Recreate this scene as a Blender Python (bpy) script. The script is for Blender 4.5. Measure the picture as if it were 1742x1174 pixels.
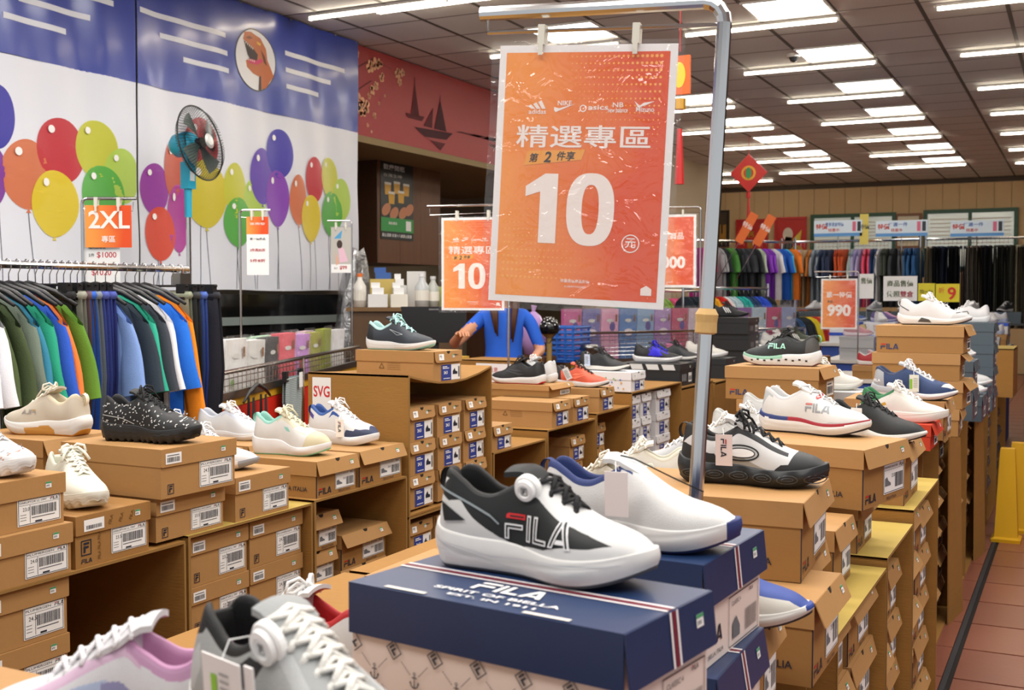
import bpy, math, random
import numpy as np
from mathutils import Vector, Matrix
R_ = math.radians; PI = math.pi
for o in list(bpy.data.objects): bpy.data.objects.remove(o)
SC = bpy.context.scene; COL = SC.collection
rnd = random.Random(7)
# ------------------------------------------------------------------ camera, world, exposure
CAM_A, CAM_P, CAM_F = R_(26.55), R_(2.48), 1940.0
CP = np.array([0, 0, 1.45])
cd = bpy.data.cameras.new('camera'); co = bpy.data.objects.new('camera', cd); COL.objects.link(co)
cd.sensor_width = 36; cd.lens = 36*CAM_F/1742; cd.clip_start = .05; cd.clip_end = 80
co.location = CP; co.rotation_euler = (PI/2-CAM_P, 0, CAM_A)
cd.dof.use_dof = True; cd.dof.focus_distance = 2.7; cd.dof.aperture_fstop = 9.5
SC.camera = co
w = bpy.data.worlds.new('world'); SC.world = w; w.use_nodes = True
w.node_tree.nodes['Background'].inputs[0].default_value = (.93, .965, 1, 1)
w.node_tree.nodes['Background'].inputs[1].default_value = .8      # daylight through the open shop front
SC.view_settings.view_transform = 'Standard'; SC.view_settings.look = 'None'
SC.view_settings.gamma = 1; SC.view_settings.use_curve_mapping = False
SC.view_settings.exposure = 0.0
TUBE_E, PANEL_E = 26, 11
# real ceiling luminaires over the near part of the shop, above and behind the photographer
def area(name, x, y, z, sx, sy, p, col=(1, .97, .92)):
    l = bpy.data.lights.new(name, 'AREA'); l.shape = 'RECTANGLE'; l.size = sx; l.size_y = sy; l.energy = p; l.color = col
    o = bpy.data.objects.new(name, l); COL.objects.link(o); o.location = (x, y, z); return o
for yy in (0.2, 2.1, 4.0, 5.9):
    for xx in (-3.85, -2.05, -.4, 1.4):
        area('ceiling_lamp_light', xx, yy, 3.6, 1.2, .6, 33)

def ray(px, py):
    F = np.array([-math.sin(CAM_A), math.cos(CAM_A), 0]); Rr = np.array([math.cos(CAM_A), math.sin(CAM_A), 0]); Z = np.array([0, 0, 1.])
    FW = F*math.cos(CAM_P)-Z*math.sin(CAM_P); UP = F*math.sin(CAM_P)+Z*math.cos(CAM_P)
    return Rr*(px-871)/CAM_F+FW+UP*(587-py)/CAM_F
def on(ax, px, py, v): d = ray(px, py); return CP+d*(v-CP[ax])/d[ax]
# ------------------------------------------------------------------ materials
def dim(h, k=.86): return ''.join('%02x' % int(int(h[i:i+2], 16)*(k if int(h[i:i+2], 16) > 150 else 1)) for i in (0, 2, 4))
def lin(h):
    c = [int(h[i:i+2], 16)/255 for i in (0, 2, 4)]
    return tuple(x/12.92 if x <= .04045 else ((x+.055)/1.055)**2.4 for x in c)+(1,)
MT = {}
def mat(hexc, rough=.6, metal=0, noise=0, nscale=30, bump=0, bscale=200, emit=0, coat=0, stretch=None, name=None):
    key = (hexc, rough, metal, noise, nscale, bump, bscale, emit, coat, stretch)
    if key in MT: return MT[key]
    m = bpy.data.materials.new(name or 'surface_'+hexc); m.use_nodes = True; nt = m.node_tree; b = nt.nodes['Principled BSDF']
    b.inputs['Base Color'].default_value = lin(hexc); b.inputs['Roughness'].default_value = rough; b.inputs['Metallic'].default_value = metal
    if coat: b.inputs['Coat Weight'].default_value = coat; b.inputs['Coat Roughness'].default_value = .12
    if emit: b.inputs['Emission Color'].default_value = lin(hexc); b.inputs['Emission Strength'].default_value = emit
    if noise or bump:
        tc = nt.nodes.new('ShaderNodeTexCoord'); src = tc.outputs['Object']
        if stretch:
            mp = nt.nodes.new('ShaderNodeMapping'); mp.inputs['Scale'].default_value = stretch; nt.links.new(src, mp.inputs[0]); src = mp.outputs[0]
    if noise:
        n = nt.nodes.new('ShaderNodeTexNoise'); n.inputs['Scale'].default_value = nscale; n.inputs['Detail'].default_value = 4
        nt.links.new(src, n.inputs['Vector'])
        mx = nt.nodes.new('ShaderNodeMix'); mx.data_type = 'RGBA'
        c = lin(hexc); mx.inputs[6].default_value = tuple(x*(1-noise) for x in c[:3])+(1,); mx.inputs[7].default_value = tuple(min(1, x*(1+noise)) for x in c[:3])+(1,)
        nt.links.new(n.outputs[0], mx.inputs[0]); nt.links.new(mx.outputs[2], b.inputs['Base Color'])
    if bump:
        n2 = nt.nodes.new('ShaderNodeTexNoise'); n2.inputs['Scale'].default_value = bscale; nt.links.new(src, n2.inputs['Vector'])
        bp = nt.nodes.new('ShaderNodeBump'); bp.inputs['Strength'].default_value = bump; bp.inputs['Distance'].default_value = .01
        nt.links.new(n2.outputs[0], bp.inputs['Height']); nt.links.new(bp.outputs[0], b.inputs['Normal'])
    MT[key] = m; return m
def film(name, alpha=.2, rough=.12, bump=.6, scale=14, tint='ffffff'):
    m = bpy.data.materials.new(name); m.use_nodes = True; nt = m.node_tree; nt.nodes.remove(nt.nodes['Principled BSDF'])
    out = nt.nodes['Material Output']; tr = nt.nodes.new('ShaderNodeBsdfTransparent'); g = nt.nodes.new('ShaderNodeBsdfGlossy'); d = nt.nodes.new('ShaderNodeBsdfDiffuse')
    g.inputs['Roughness'].default_value = rough; d.inputs[0].default_value = lin(tint); tr.inputs[0].default_value = (.97, .97, .97, 1)
    m1 = nt.nodes.new('ShaderNodeMixShader'); m2 = nt.nodes.new('ShaderNodeMixShader')
    m1.inputs[0].default_value = .35; nt.links.new(g.outputs[0], m1.inputs[1]); nt.links.new(d.outputs[0], m1.inputs[2])
    m2.inputs[0].default_value = alpha; nt.links.new(tr.outputs[0], m2.inputs[1]); nt.links.new(m1.outputs[0], m2.inputs[2]); nt.links.new(m2.outputs[0], out.inputs[0])
    tc = nt.nodes.new('ShaderNodeTexCoord'); n = nt.nodes.new('ShaderNodeTexNoise'); n.inputs['Scale'].default_value = scale; n.inputs['Detail'].default_value = 3; n.inputs['Distortion'].default_value = 1.2
    bp = nt.nodes.new('ShaderNodeBump'); bp.inputs['Strength'].default_value = bump; bp.inputs['Distance'].default_value = .02
    nt.links.new(tc.outputs['Object'], n.inputs['Vector']); nt.links.new(n.outputs[0], bp.inputs['Height'])
    nt.links.new(bp.outputs[0], g.inputs['Normal']); nt.links.new(bp.outputs[0], d.inputs['Normal'])
    return m
WHITE = mat('f4f4f2', .5); BLACK = mat('141416', .5); CHROME = mat('c9c9c9', .16, 1); STEEL = mat('9a9a98', .3, 1)
KRAFT = mat('ab804c', .7, noise=.07, nscale=9, bump=.06, bscale=60); KRAFT2 = mat('9b703a', .72, noise=.08, nscale=8, bump=.06, bscale=60)
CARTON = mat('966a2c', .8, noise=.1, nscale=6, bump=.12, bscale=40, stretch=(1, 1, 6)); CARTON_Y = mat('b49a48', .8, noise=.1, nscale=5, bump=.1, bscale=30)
CEDGE = mat('8f6a34', .9); INK = mat('1d2233', .6); RED = mat('c62026', .5); PAPER = mat('eeeeec', .6); NOTCH_SHADE = mat('21170d', .9)
PLASTIC_BLK = mat('1b1b1d', .4)
# ------------------------------------------------------------------ mesh builder
class M:
    def __init__(s): s.v = []; s.f = []; s.mi = []; s.ms = []
    def mid(s, m):
        if m not in s.ms: s.ms.append(m)
        return s.ms.index(m)
    def add(s, vs, fs, m, T=None):
        o = len(s.v); k = s.mid(m)
        if T is not None: vs = [tuple(T @ Vector(v)) for v in vs]
        s.v.extend(vs); s.f.extend([tuple(i+o for i in f) for f in fs]); s.mi.extend([k]*len(fs)); return s
    def box(s, a, b, m, T=None):
        x0, y0, z0 = a; x1, y1, z1 = b
        return s.add([(x0,y0,z0),(x1,y0,z0),(x1,y1,z0),(x0,y1,z0),(x0,y0,z1),(x1,y0,z1),(x1,y1,z1),(x0,y1,z1)],
                     [(0,3,2,1),(4,5,6,7),(0,1,5,4),(1,2,6,5),(2,3,7,6),(3,0,4,7)], m, T)
    def prism(s, pts, h, m, T=None):      # 2D outline in XY, from z=0 to z=h
        n = len(pts)
        return s.add([(x,y,0) for x,y in pts]+[(x,y,h) for x,y in pts], [tuple(range(n-1,-1,-1)), tuple(range(n,2*n))]+[(i,(i+1)%n,n+(i+1)%n,n+i) for i in range(n)], m, T)
    def tube(s, path, r, m, n=6, T=None, closed=False, flat=1):
        P = [Vector(p) for p in path]; vs = []; fs = []; k = len(P); up = None
        for i, p in enumerate(P):
            a = P[(i-1) % k] if closed or i > 0 else p; b = P[(i+1) % k] if closed or i < k-1 else p
            d = (b-a).normalized()
            if up is None: up = Vector((0,0,1)) if abs(d.z) < .9 else Vector((1,0,0))
            sx = d.cross(up)
            if sx.length < 1e-6: sx = d.orthogonal()
            sx.normalize(); up = sx.cross(d).normalized(); rr = r[i] if isinstance(r, (list, tuple)) else r
            for j in range(n):
                q = 2*PI*j/n; vs.append(tuple(p+sx*rr*math.cos(q)+up*rr*flat*math.sin(q)))
        for i in range(k if closed else k-1):
            for j in range(n):
                fs.append((i*n+j, i*n+(j+1)%n, ((i+1)%k)*n+(j+1)%n, ((i+1)%k)*n+j))
        if not closed: fs += [tuple(range(n-1,-1,-1)), tuple((k-1)*n+j for j in range(n))]
        return s.add(vs, fs, m, T)
    def cyl(s, c, r, h, m, n=20, T=None, r2=None):
        return s.lathe([(0,0),(r,0),(r if r2 is None else r2,h),(0,h)], m, n, Matrix.Translation(c) if T is None else T @ Matrix.Translation(c))
    def lathe(s, prof, m, n=20, T=None):
        vs = []; fs = []
        for r, z in prof:
            for j in range(n): vs.append((r*math.cos(2*PI*j/n), r*math.sin(2*PI*j/n), z))
        for i in range(len(prof)-1):
            for j in range(n): fs.append((i*n+j, i*n+(j+1)%n, (i+1)*n+(j+1)%n, (i+1)*n+j))
        return s.add(vs, fs, m, T)
    def grid(s, A, m, T=None, closev=False, mats=None, flip=False):   # A[i][j] -> xyz
        ni, nj = len(A), len(A[0]); vs = [tuple(map(float, p)) for row in A for p in row]; o = len(s.v)
        if T is not None: vs = [tuple(T @ Vector(v)) for v in vs]
        s.v.extend(vs)
        for i in range(ni-1):
            for j in range(nj if closev else nj-1):
                q = (o+i*nj+j, o+i*nj+(j+1)%nj, o+(i+1)*nj+(j+1)%nj, o+(i+1)*nj+j)
                s.f.append(q[::-1] if flip else q); s.mi.append(s.mid(mats(i, j) if mats else m))
        return s
    def mesh(s, name, smooth=False):
        me = bpy.data.meshes.new(name); me.from_pydata(s.v, [], s.f)
        for m in s.ms: me.materials.append(m)
        me.polygons.foreach_set('material_index', s.mi)
        if smooth: me.polygons.foreach_set('use_smooth', [True]*len(s.f)); 
        me.update(); return me
def part(parent, name, me, label=None, loc=None, rot=None, T=None, kind=None):
    if isinstance(me, M): me = me.mesh(name)
    o = bpy.data.objects.new(name, me); COL.objects.link(o)
    if parent is not None: o.parent = parent
    if loc is not None: o.location = loc
    if rot is not None: o.rotation_euler = rot
    if T is not None: o.matrix_local = T
    if label: o['label'] = label
    if kind: o['kind'] = kind
    return o
def tag(o, label, cat, group=None):
    o['label'] = label; o['category'] = cat
    if group: o['group'] = group
    return o
def thing(name, label, cat, loc=(0,0,0), rz=0, group=None, rot=None):
    o = bpy.data.objects.new(name, None); COL.objects.link(o); o.location = loc; o.rotation_euler = rot or (0,0,rz); o.empty_display_size = .1
    return tag(o, label, cat, group)
def dup(root, loc, rz, label, group=None):
    r = root.copy(); COL.objects.link(r); r.location = loc; r.rotation_euler = (0,0,rz); r['label'] = label
    if group: r['group'] = group
    for ch in list(root.children):
        c = ch.copy(); COL.objects.link(c); c.parent = r
        for g in ch.children:
            d = g.copy(); COL.objects.link(d); d.parent = c
    return r
def struct(name, me, loc=None):
    o = part(None, name, me, loc=loc); o['kind'] = 'structure'; return o
# ------------------------------------------------------------------ text and flat print
TX = {}
def textmesh(s, size=1, bold=0, shear=0):
    k = (s, bold, shear)
    if k not in TX:
        c = bpy.data.curves.new('t', 'FONT'); c.body = s; c.size = 1; c.offset = bold; c.shear = shear; c.resolution_u = 3; c.align_x = 'LEFT'
        o = bpy.data.objects.new('t', c); COL.objects.link(o); bpy.context.view_layer.update()
        me = o.evaluated_get(bpy.context.evaluated_depsgraph_get()).to_mesh()
        vs = [(v.co.x, v.co.y) for v in me.vertices]; fs = [tuple(p.vertices) for p in me.polygons]
        bpy.data.objects.remove(o); bpy.data.curves.remove(c)
        xs = [v[0] for v in vs] or [0]; ys = [v[1] for v in vs] or [0]
        TX[k] = (vs, fs, min(xs), max(xs), min(ys), max(ys))
    return TX[k]
class D(M):        # flat print in (u,v), stacked in thin layers
    st = .0004
    def rect(s, x0, y0, x1, y1, m, l=0): z = l*s.st; return s.add([(x0,y0,z),(x1,y0,z),(x1,y1,z),(x0,y1,z)], [(0,1,2,3)], m)
    def poly(s, pts, m, l=0): return s.add([(x,y,l*s.st) for x,y in pts], [tuple(range(len(pts)))], m)
    def frame(s, x0, y0, x1, y1, t, m, l=0):
        for a in ((x0,y0,x1,y0+t),(x0,y1-t,x1,y1),(x0,y0+t,x0+t,y1-t),(x1-t,y0+t,x1,y1-t)): s.rect(*a, m, l)
        return s
    def ell(s, cx, cy, rx, ry, m, l=0, n=24, rot=0):
        c, q = math.cos(rot), math.sin(rot)
        return s.poly([(cx+rx*math.cos(a)*c-ry*math.sin(a)*q, cy+rx*math.cos(a)*q+ry*math.sin(a)*c) for a in [2*PI*i/n for i in range(n)]], m, l)
    def ring(s, cx, cy, rx, ry, t, m, l=0, n=28):
        for i in range(n):
            a, b = 2*PI*i/n, 2*PI*(i+1)/n
            s.poly([(cx+rx*math.cos(a), cy+ry*math.sin(a)), (cx+rx*math.cos(b), cy+ry*math.sin(b)), (cx+(rx-t)*math.cos(b), cy+(ry-t)*math.sin(b)), (cx+(rx-t)*math.cos(a), cy+(ry-t)*math.sin(a))], m, l)
        return s
    def line(s, a, b, t, m, l=0):
        dx, dy = b[0]-a[0], b[1]-a[1]; n = math.hypot(dx, dy) or 1; nx, ny = -dy/n*t/2, dx/n*t/2
        return s.poly([(a[0]+nx,a[1]+ny),(a[0]-nx,a[1]-ny),(b[0]-nx,b[1]-ny),(b[0]+nx,b[1]+ny)], m, l)
    def text(s, t, x, y, h, m, l=1, bold=0, al='L', w=None, shear=0, rot=0):   # h = glyph height, w = total width
        vs, fs, x0, x1, y0, y1 = textmesh(t, 1, bold, shear)
        k = h/max(y1-y0, 1e-6); kx = w/(x1-x0) if w else k; W = (x1-x0)*kx
        ox = {'L': 0, 'C': -W/2, 'R': -W}[al]; c, q = math.cos(rot), math.sin(rot)
        P = [((a-x0)*kx+ox, (b-y0)*k) for a, b in vs]
        return s.add([(x+a*c-b*q, y+a*q+b*c, l*s.st) for a, b in P], fs, m)
    def bars(s, x0, y0, x1, y1, m, l=1, n=14):
        r = random.Random(n); x = x0
        while x < x1:
            wd = (x1-x0)/n*r.choice((.3,.5,.8)); s.rect(x, y0, min(x+wd, x1), y1, m, l); x += wd+(x1-x0)/n*.45
        return s
    def fila(s, x, y, h, m, mr, l=1, outline=False):   # the letters F I L A in the wide sporty cut, with the F's top bar in the second colour
        k = h; t = .2*k
        def P(pts, mm): s.poly([(x+a*k, y+b*k) for a, b in pts], mm, l)
        P([(.05,.8),(.95,.8),(.95,1),(.15,1),(.05,.93)], mr)
        P([(.0,0),(.2,0),(.2,.6),(0,.6)], m); P([(.2,.4),(.85,.4),(.85,.6),(.2,.6)], m)
        P([(1.05,0),(1.25,0),(1.25,1),(1.05,1)], m)
        P([(1.4,0),(2.1,0),(2.1,.2),(1.4,.2)], m); P([(1.4,.2),(1.6,.2),(1.6,1),(1.4,1)], m)
        P([(2.2,0),(2.42,0),(2.72,.75),(2.72,1),(2.58,1)], m); P([(2.72,1),(2.72,.75),(2.98,.0),(3.2,0),(2.86,1)], m); P([(2.52,.16),(2.93,.16),(2.86,.32),(2.58,.32)], m)
        return s
    def fbox(s, x, y, h, m, l=1):
        s.frame(x, y, x+h*.85, y+h, h*.07, m, l); s.rect(x+.2*h, y+.18*h, x+.36*h, y+.62*h, m, l); s.rect(x+.36*h, y+.46*h, x+.62*h, y+.6*h, m, l); s.rect(x+.2*h, y+.7*h, x+.66*h, y+.84*h, m, l); return s
def frameM(o, u, v):
    u = Vector(u); v = Vector(v); n = u.cross(v)
    return Matrix(((u.x,v.x,n.x,o[0]),(u.y,v.y,n.y,o[1]),(u.z,v.z,n.z,o[2]),(0,0,0,1)))
def END(x=.0008, y=0, z=0): return frameM((x,y,z), (0,1,0), (0,0,1))       # face looking +X
def SIDE(x=0, y=-.0008, z=0): return frameM((x,y,z), (1,0,0), (0,0,1))     # face looking -Y
def TOP(x=0, y=0, z=0): return frameM((x,y,z), (1,0,0), (0,1,0))
# ------------------------------------------------------------------ the setting
H = 3.65
floor_m = mat('7a4a38', .55, name='mortar')
flo = struct('floor', M().box((-9, -3, -.05), (9, 23.2, -.006), mat('1e1713', .9)))
TILE = mat('8c5443', .32, noise=.1, nscale=3, bump=.03, bscale=25); TILE2 = mat('855040', .34, noise=.12, nscale=3, bump=.03, bscale=25)
TS = .405; tm = [M().box((.007, .007, -.02), (TS-.007, TS-.007, 0), t).mesh('floor_tile') for t in (TILE, TILE2)]
XL = -.447; bulk = M(); cnt = 0
for i in range(-16, 22):
    for j in range(-6, 57):
        x, y = XL+i*TS+(.03 if i >= 0 else -.0), .11+j*TS
        if y+TS > 23.1: continue
        p = np.array([x+.2, y+.2, 0])-CP; d = p @ ray(871, 587); u = (p @ np.array([math.cos(CAM_A), math.sin(CAM_A), 0]))/max(d, .01)
        if d > 2 and .3 < u < .55 and -.5 < x < 3.2 and cnt < 260:
            part(flo, 'tile', tm[rnd.random() < .4], loc=(x, y, 0)); cnt += 1
        else: bulk.box((x+.004, y+.004, -.02), (x+TS-.004, y+TS-.004, 0), TILE)
part(flo, 'distant_tiles', bulk, kind='stuff')
struct('trim_1', M().box((XL-.0, -3, -.006), (XL+.02, 23, .0005), mat('2d2f33', .6)))
# ceiling: T-bar grid, lay-in boards
GRID = mat('5c5852', .7); BOARD = mat('d6d6d4', .9, noise=.04, nscale=40, bump=.15, bscale=300)
cei = struct('ceiling', M().box((-8.2, -3, H+.02), (9, 23.2, H+.1), mat('57514b', .9)))
g = M()
for k in range(-11, 19): x = -1.75+.6*k; g.box((x-.016, -3, H-.002), (x+.016, 23.1, H+.02), GRID)
for k in range(-6, 47): y = -2.85+.6*k-.03; g.box((-8.2, y-.008, H-.001), (9, y+.008, H+.02), GRID)
part(cei, 'grid_bars', g, kind='stuff')
bm_ = M().box((.014, .008, 0), (.586, .592, .012), BOARD).mesh('ceiling_board'); bulk = M(); cnt = 0
panels = [(-2.35, 8.52+1.8*k) for k in range(0, 7)]+[(-4.15, 8.52+1.8*k) for k in range(0, 7)]
def is_panel(x, y): return any(abs(x-a) < .1 and abs(y-b) < .35 for a, b in panels)
for i in range(-10, 18):
    for j in range(-6, 44):
        x, y = -1.75+.6*i, 5.55-.03+.6*(j-13)
        y += 0
        if x < -8 or y > 22.6 or is_panel(x, y): continue
        p = np.array([x+.3, y+.3, H])-CP; d = p @ ray(871, 587); u = (p @ np.array([math.cos(CAM_A), math.sin(CAM_A), 0]))/max(d, .01)
        if 7 < d < 15.2 and abs(u) < .5 and x > -5.8 and cnt < 296: part(cei, 'ceiling_board', bm_, loc=(x, y, H)); cnt += 1
        else: bulk.box((x+.014, y+.008, H), (x+.586, y+.592, H+.012), BOARD)
part(cei, 'distant_boards', bulk, kind='stuff')
# lit panels and tubes
EP = mat('fbfaf6', .5, emit=PANEL_E, name='panel_diffuser'); ET = mat('fff0d8', .5, emit=TUBE_E, name='tube_glow'); ALW = mat('d8d6d2', .4)
pf = M(); pf.box((0,0,-.012),(.6,.02,.004),ALW); pf.box((0,.58,-.012),(.6,.6,.004),ALW); pf.box((0,.02,-.012),(.02,.58,.004),ALW); pf.box((.58,.02,-.012),(.6,.58,.004),ALW)
pfm = pf.mesh('panel_frame'); pdm = M().box((.02,.02,-.008),(.58,.58,.003),EP).mesh('diffuser')
tbm = M().box((0,-.02,-.022),(1.25,.02,0),ALW).mesh('tube_housing'); ttm = M().tube([(.02,0,-.034),(1.23,0,-.034)], .014, ET, 8).mesh('tube'); tcm = M().box((-.006,-.02,-.05),(.01,.02,-.0),ALW).box((1.24,-.02,-.05),(1.256,.02,-.0),ALW).mesh('end_cap')
ordn = ['nearest', 'second', 'third', 'fourth', 'fifth', 'sixth', 'seventh', 'eighth', 'ninth', 'tenth', 'eleventh', 'twelfth', 'thirteenth']
def panel(x, y, lab):
    t = thing('ceiling_panel_light', lab, 'ceiling light', (x, y, H-.003), group='square lit ceiling panels'); part(t, 'panel_frame', pfm); part(t, 'diffuser', pdm)
def tube(x, y, lab):
    t = thing('tube_light', lab, 'tube light', (x, y, H-.003), group='tube lights in rows under the ceiling'); part(t, 'tube_housing', tbm); part(t, 'tube', ttm); part(t, 'end_caps', tcm)
for k in range(0, 7): panel(-2.35, 8.52+1.8*k, 'square lit ceiling panel, %s from the front in the row right of the big sign' % ordn[k])
for k in range(0, 7): panel(-4.15, 8.52+1.8*k, 'square lit ceiling panel, %s from the front in the row behind the big sign' % ordn[k])
for k in range(-1, 7):
    tube(-3.0, 9.23+1.84*k, 'thin tube light, %s in the row beside the right panels' % ordn[k+1])
    tube(-4.85, 9.27+1.84*k, 'thin tube light, %s in the row beside the left panels' % ordn[k+1])
    tube(-1.03, 9.23+1.87*k, 'thin tube light, %s in the rightmost row of the ceiling' % ordn[k+1])
for k, y in enumerate((7.36,)): tube(-5.45, y, 'thin tube light nearest the printed banner')
tube(-6.5, 20.0, 'thin tube light above the green exit sign, nearer one'); tube(-6.5, 21.5, 'thin tube light above the green exit sign, farther one')
# walls
WALL = mat('c9ab80', .8, noise=.03, nscale=3); WL2 = mat('a59a86', .8)
bw = struct('wall_back', M().box((-8.2, 23.05, 0), (9, 23.2, H+.02), mat('b99c72', .9)))
pm = M().box((.004, 0, 0), (.296, .03, 3.6), WALL).mesh('wall_panel')
for i in range(40): part(bw, 'wall_panel', pm, loc=(-8.1+.3*i, 23.02, 0))
struct('trim_2', M().box((-8.2, 22.98, H-.09), (9, 23.02, H-.002), mat('4a3b2c', .6)))
struct('wall_left', M().box((-5.95, -3, 0), (-5.75, 8.28, H+.02), WL2).box((-5.95, 14.0, 0), (-5.75, 19.3, H+.02), mat('b7a68a', .8)))
struct('wall_alcove', M().box((-8.2, 8.3, 0), (-8.0, 23.1, H+.02), mat('9a8c72', .8)).box((-8.2, 8.1, 0), (-5.95, 8.28, H+.02), WL2))
struct('wall_right', M().box((8.9, 6, 0), (9.1, 23.2, H+.02), WL2))
# red fascia with printed branches and junks over the counter alcove
FASC = mat('9c1c22', .55, noise=.12, nscale=1.5, name='red_print'); BUFF = mat('8f7a52', .7)
fa = thing('red_fascia', 'red fascia with pale blossom and a dark sailing boat over the counter', 'fascia', (-5.7, 8.32, 2.86))
part(fa, 'fascia_board', M().box((-.1, 0, 0), (0, 5.66, .78), FASC)); part(fa, 'soffit', M().box((-2.2, 0, -.06), (0, 5.66, -.001), BUFF))
d = D(); d.st = .001; BL = mat('dba37a', .6); BLc = mat('b5553a', .6); BR = mat('5c1f1d', .7); INKR = mat('5a1c22', .8); INK2 = mat('451a22', .8)
r = random.Random(3)
def blossom(x, y, s, l=2):
    for k in range(5): a = 2*PI*k/5+r.random(); d.ell(x+s*.55*math.cos(a), y+s*.55*math.sin(a), s*.5, s*.42, BL, l, 9, a)
    d.ell(x, y, s*.2, s*.2, BLc, l+1, 7)
d.line((0,.55),(.35,.72),.012,BR,1); d.line((0,.35),(.28,.5),.01,BR,1); d.line((.3,.7),(.6,.66),.006,BR,1)
for x, y, s in ((.04,.7,.05),(.03,.6,.03),(.26,.62,.06),(.35,.66,.06),(.45,.56,.045),(.42,.68,.045),(.36,.47,.04),(.3,.42,.045),(.72,.64,.05),(.8,.66,.04),(.75,.57,.04),(.1,.3,.07),(.2,.26,.06),(.14,.2,.05),(.06,.22,.05),(.24,.36,.03),(.33,.2,.03),(.22,.1,.02),(.4,.32,.018),(.5,.4,.015),(.28,.05,.015)): blossom(x, y, s)
d.poly([(1.0,.19),(1.75,.22),(1.62,.14),(1.2,.12)], INK2, 2); d.poly([(1.38,.22),(1.5,.52),(1.62,.22)], INK2, 2); d.poly([(1.18,.22),(1.36,.42),(1.34,.22)], INKR, 2)
d.poly([(.95,.3),(1.02,.6),(1.1,.3)], INKR, 2); d.poly([(.85,.3),(1.2,.31),(1.15,.26),(.9,.26)], INKR, 2); d.line((1.02,.3),(1.02,.66),.008,INK2,3); d.line((1.5,.2),(1.5,.56),.008,INK2,3)
d.poly([(1.3,.1),(1.5,-.0+.02),(1.6,.1)], INKR, 1); d.poly([(2.5,.2),(2.9,.24),(2.8,.14)], INKR, 1); d.poly([(2.7,.1),(2.85,.1),(2.8,.04)], INKR, 1)
for k in range(5): d.poly([(1.9+k*.3,.26+.01*k),(2.4+k*.4,.27+.012*k),(2.3+k*.4,.25),(1.8+k*.3,.245)], INKR, 1)
part(fa, 'painted_scene', d, T=END(.002, 0, 0))
# windows in the back wall
GREEN = mat('1f4f3a', .5); 
def glassy(name, c, e):
    m = mat(c, .15, emit=e, name=name); return m
for n, (x0, x1, z0, z1) in enumerate(((-4.78,-3.3,2.1,2.98),(-2.66,-1.15,2.0,3.0))):
    wn = struct('window_%d' % (n+1), M().box((x0,22.99,z0),(x1,23.01,z1), glassy('lit_pane', 'b9c0b8', .35)))
    f = M()
    for a in ((x0-.07,z0-.07,x1+.07,z0),(x0-.07,z1,x1+.07,z1+.07),(x0-.07,z0,x0,z1),(x1,z0,x1+.07,z1),((x0+x1)/2-.03,z0,(x0+x1)/2+.03,z1)): f.box((a[0],22.93,a[1]),(a[2],22.99,a[3]),GREEN)
    part(wn, 'window_frame', f)
    bl = M()
    for k in range(12): z = z0+.05+k*(z1-z0-.1)/12; bl.box((x0+.05,22.97,z),(x1-.05,22.985,z+.025),mat('e6e6dd', .5))
    part(wn, 'blind_slats', bl)
# exit sign, hanging decorations, wall pictures
ex = thing('exit_sign', 'green lit exit sign by the far corner, left of the back wall', 'sign', (-6.1, 20, 3.16))
part(ex, 'sign_case', M().box((-.02,-.2,0),(.02,.2,.17),mat('d6d6d0',.5))); dd = D().rect(-.19,.01,.19,.16,mat('17a05a',.5,emit=1.4),0).text('EXIT',-.05,.05,.07,mat('e8ffe8',.5,emit=1.5),1,.01)
part(ex, 'lit_face', dd, T=frameM((.021,0,0),(0,1,0),(0,0,1))); part(ex, 'lit_face', dd.mesh('lit_face'), T=frameM((0,-.205,0),(1,0,0),(0,0,1)))
RD = mat('b8201c', .5); GOLD = mat('c9973a', .35, .6)
def hanger_deco(x, y, z, lab, lozenge):
    t = thing('hanging_ornament', lab, 'ornament', (x, y, z))
    m = M(); m.tube([(0,0,H-z),(0,0,.0)], .003, RD, 5)
    part(t, 'cord', m)
    if lozenge:
        q = M(); q.prism([(0,-.26),(.26,0),(0,.26),(-.26,0)], .02, RD, frameM((0,.01,-.26),(1,0,0),(0,0,1)))
        part(t, 'knot_panel', q); q = D().ring(0,0,.1,.1,.03,GOLD,1); q.fbox(-.04,-.05,.1,mat('2f8a50',.5),1) if 0 else q.ell(0,0,.04,.08,mat('2f8a50',.5),1)
        part(t, 'gold_motif', q, T=frameM((0,-.0115,-.26),(1,0,0),(0,0,1)))
        part(t, 'tassel', M().tube([(0,0,-.52),(0,0,-.6)],.03,RD,6).tube([(0,0,-.6),(0,0,-1.0)],[.012,.03],RD,7))
    else:
        part(t, 'tassel', M().tube([(0,0,-.36),(0,0,-.62)],[.012,.022],RD,7))
        q = M(); q.box((-.05,-.01,-.2),(.05,.01,-.02),mat('d8601c',.5)); q.cyl((0,0,-.27),.03,.05,GOLD,10)
        part(t, 'knot_panel', q); part(t, 'gold_motif', D().ell(0,-.11,.03,.06,mat('e8c020',.4),1), T=frameM((0,-.0115,0),(1,0,0),(0,0,1)))
p = on(2, 1272, 290, 3.65); P2 = on(1, 1274, 262, 15.5); hanger_deco(P2[0], 15.5, P2[2], 'red lozenge good luck ornament with long tassel hanging from the ceiling', True)
P2 = on(1, 1157, 88, 5.2); hanger_deco(P2[0], 5.2, P2[2], 'red and gold tassel ornament hanging beside the big sign', False)
cm = M().cyl((0,0,-.03),.06,.03,ALW,16).lathe([(0,-.075),(.03,-.065),(.042,-.03)],mat('33363a',.2),16)
tag(part(None, 'smoke_detector', cm, loc=on(2, 1350, 92, H-.002)), 'small round white ceiling detector left of a lit panel', 'smoke detector')
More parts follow.
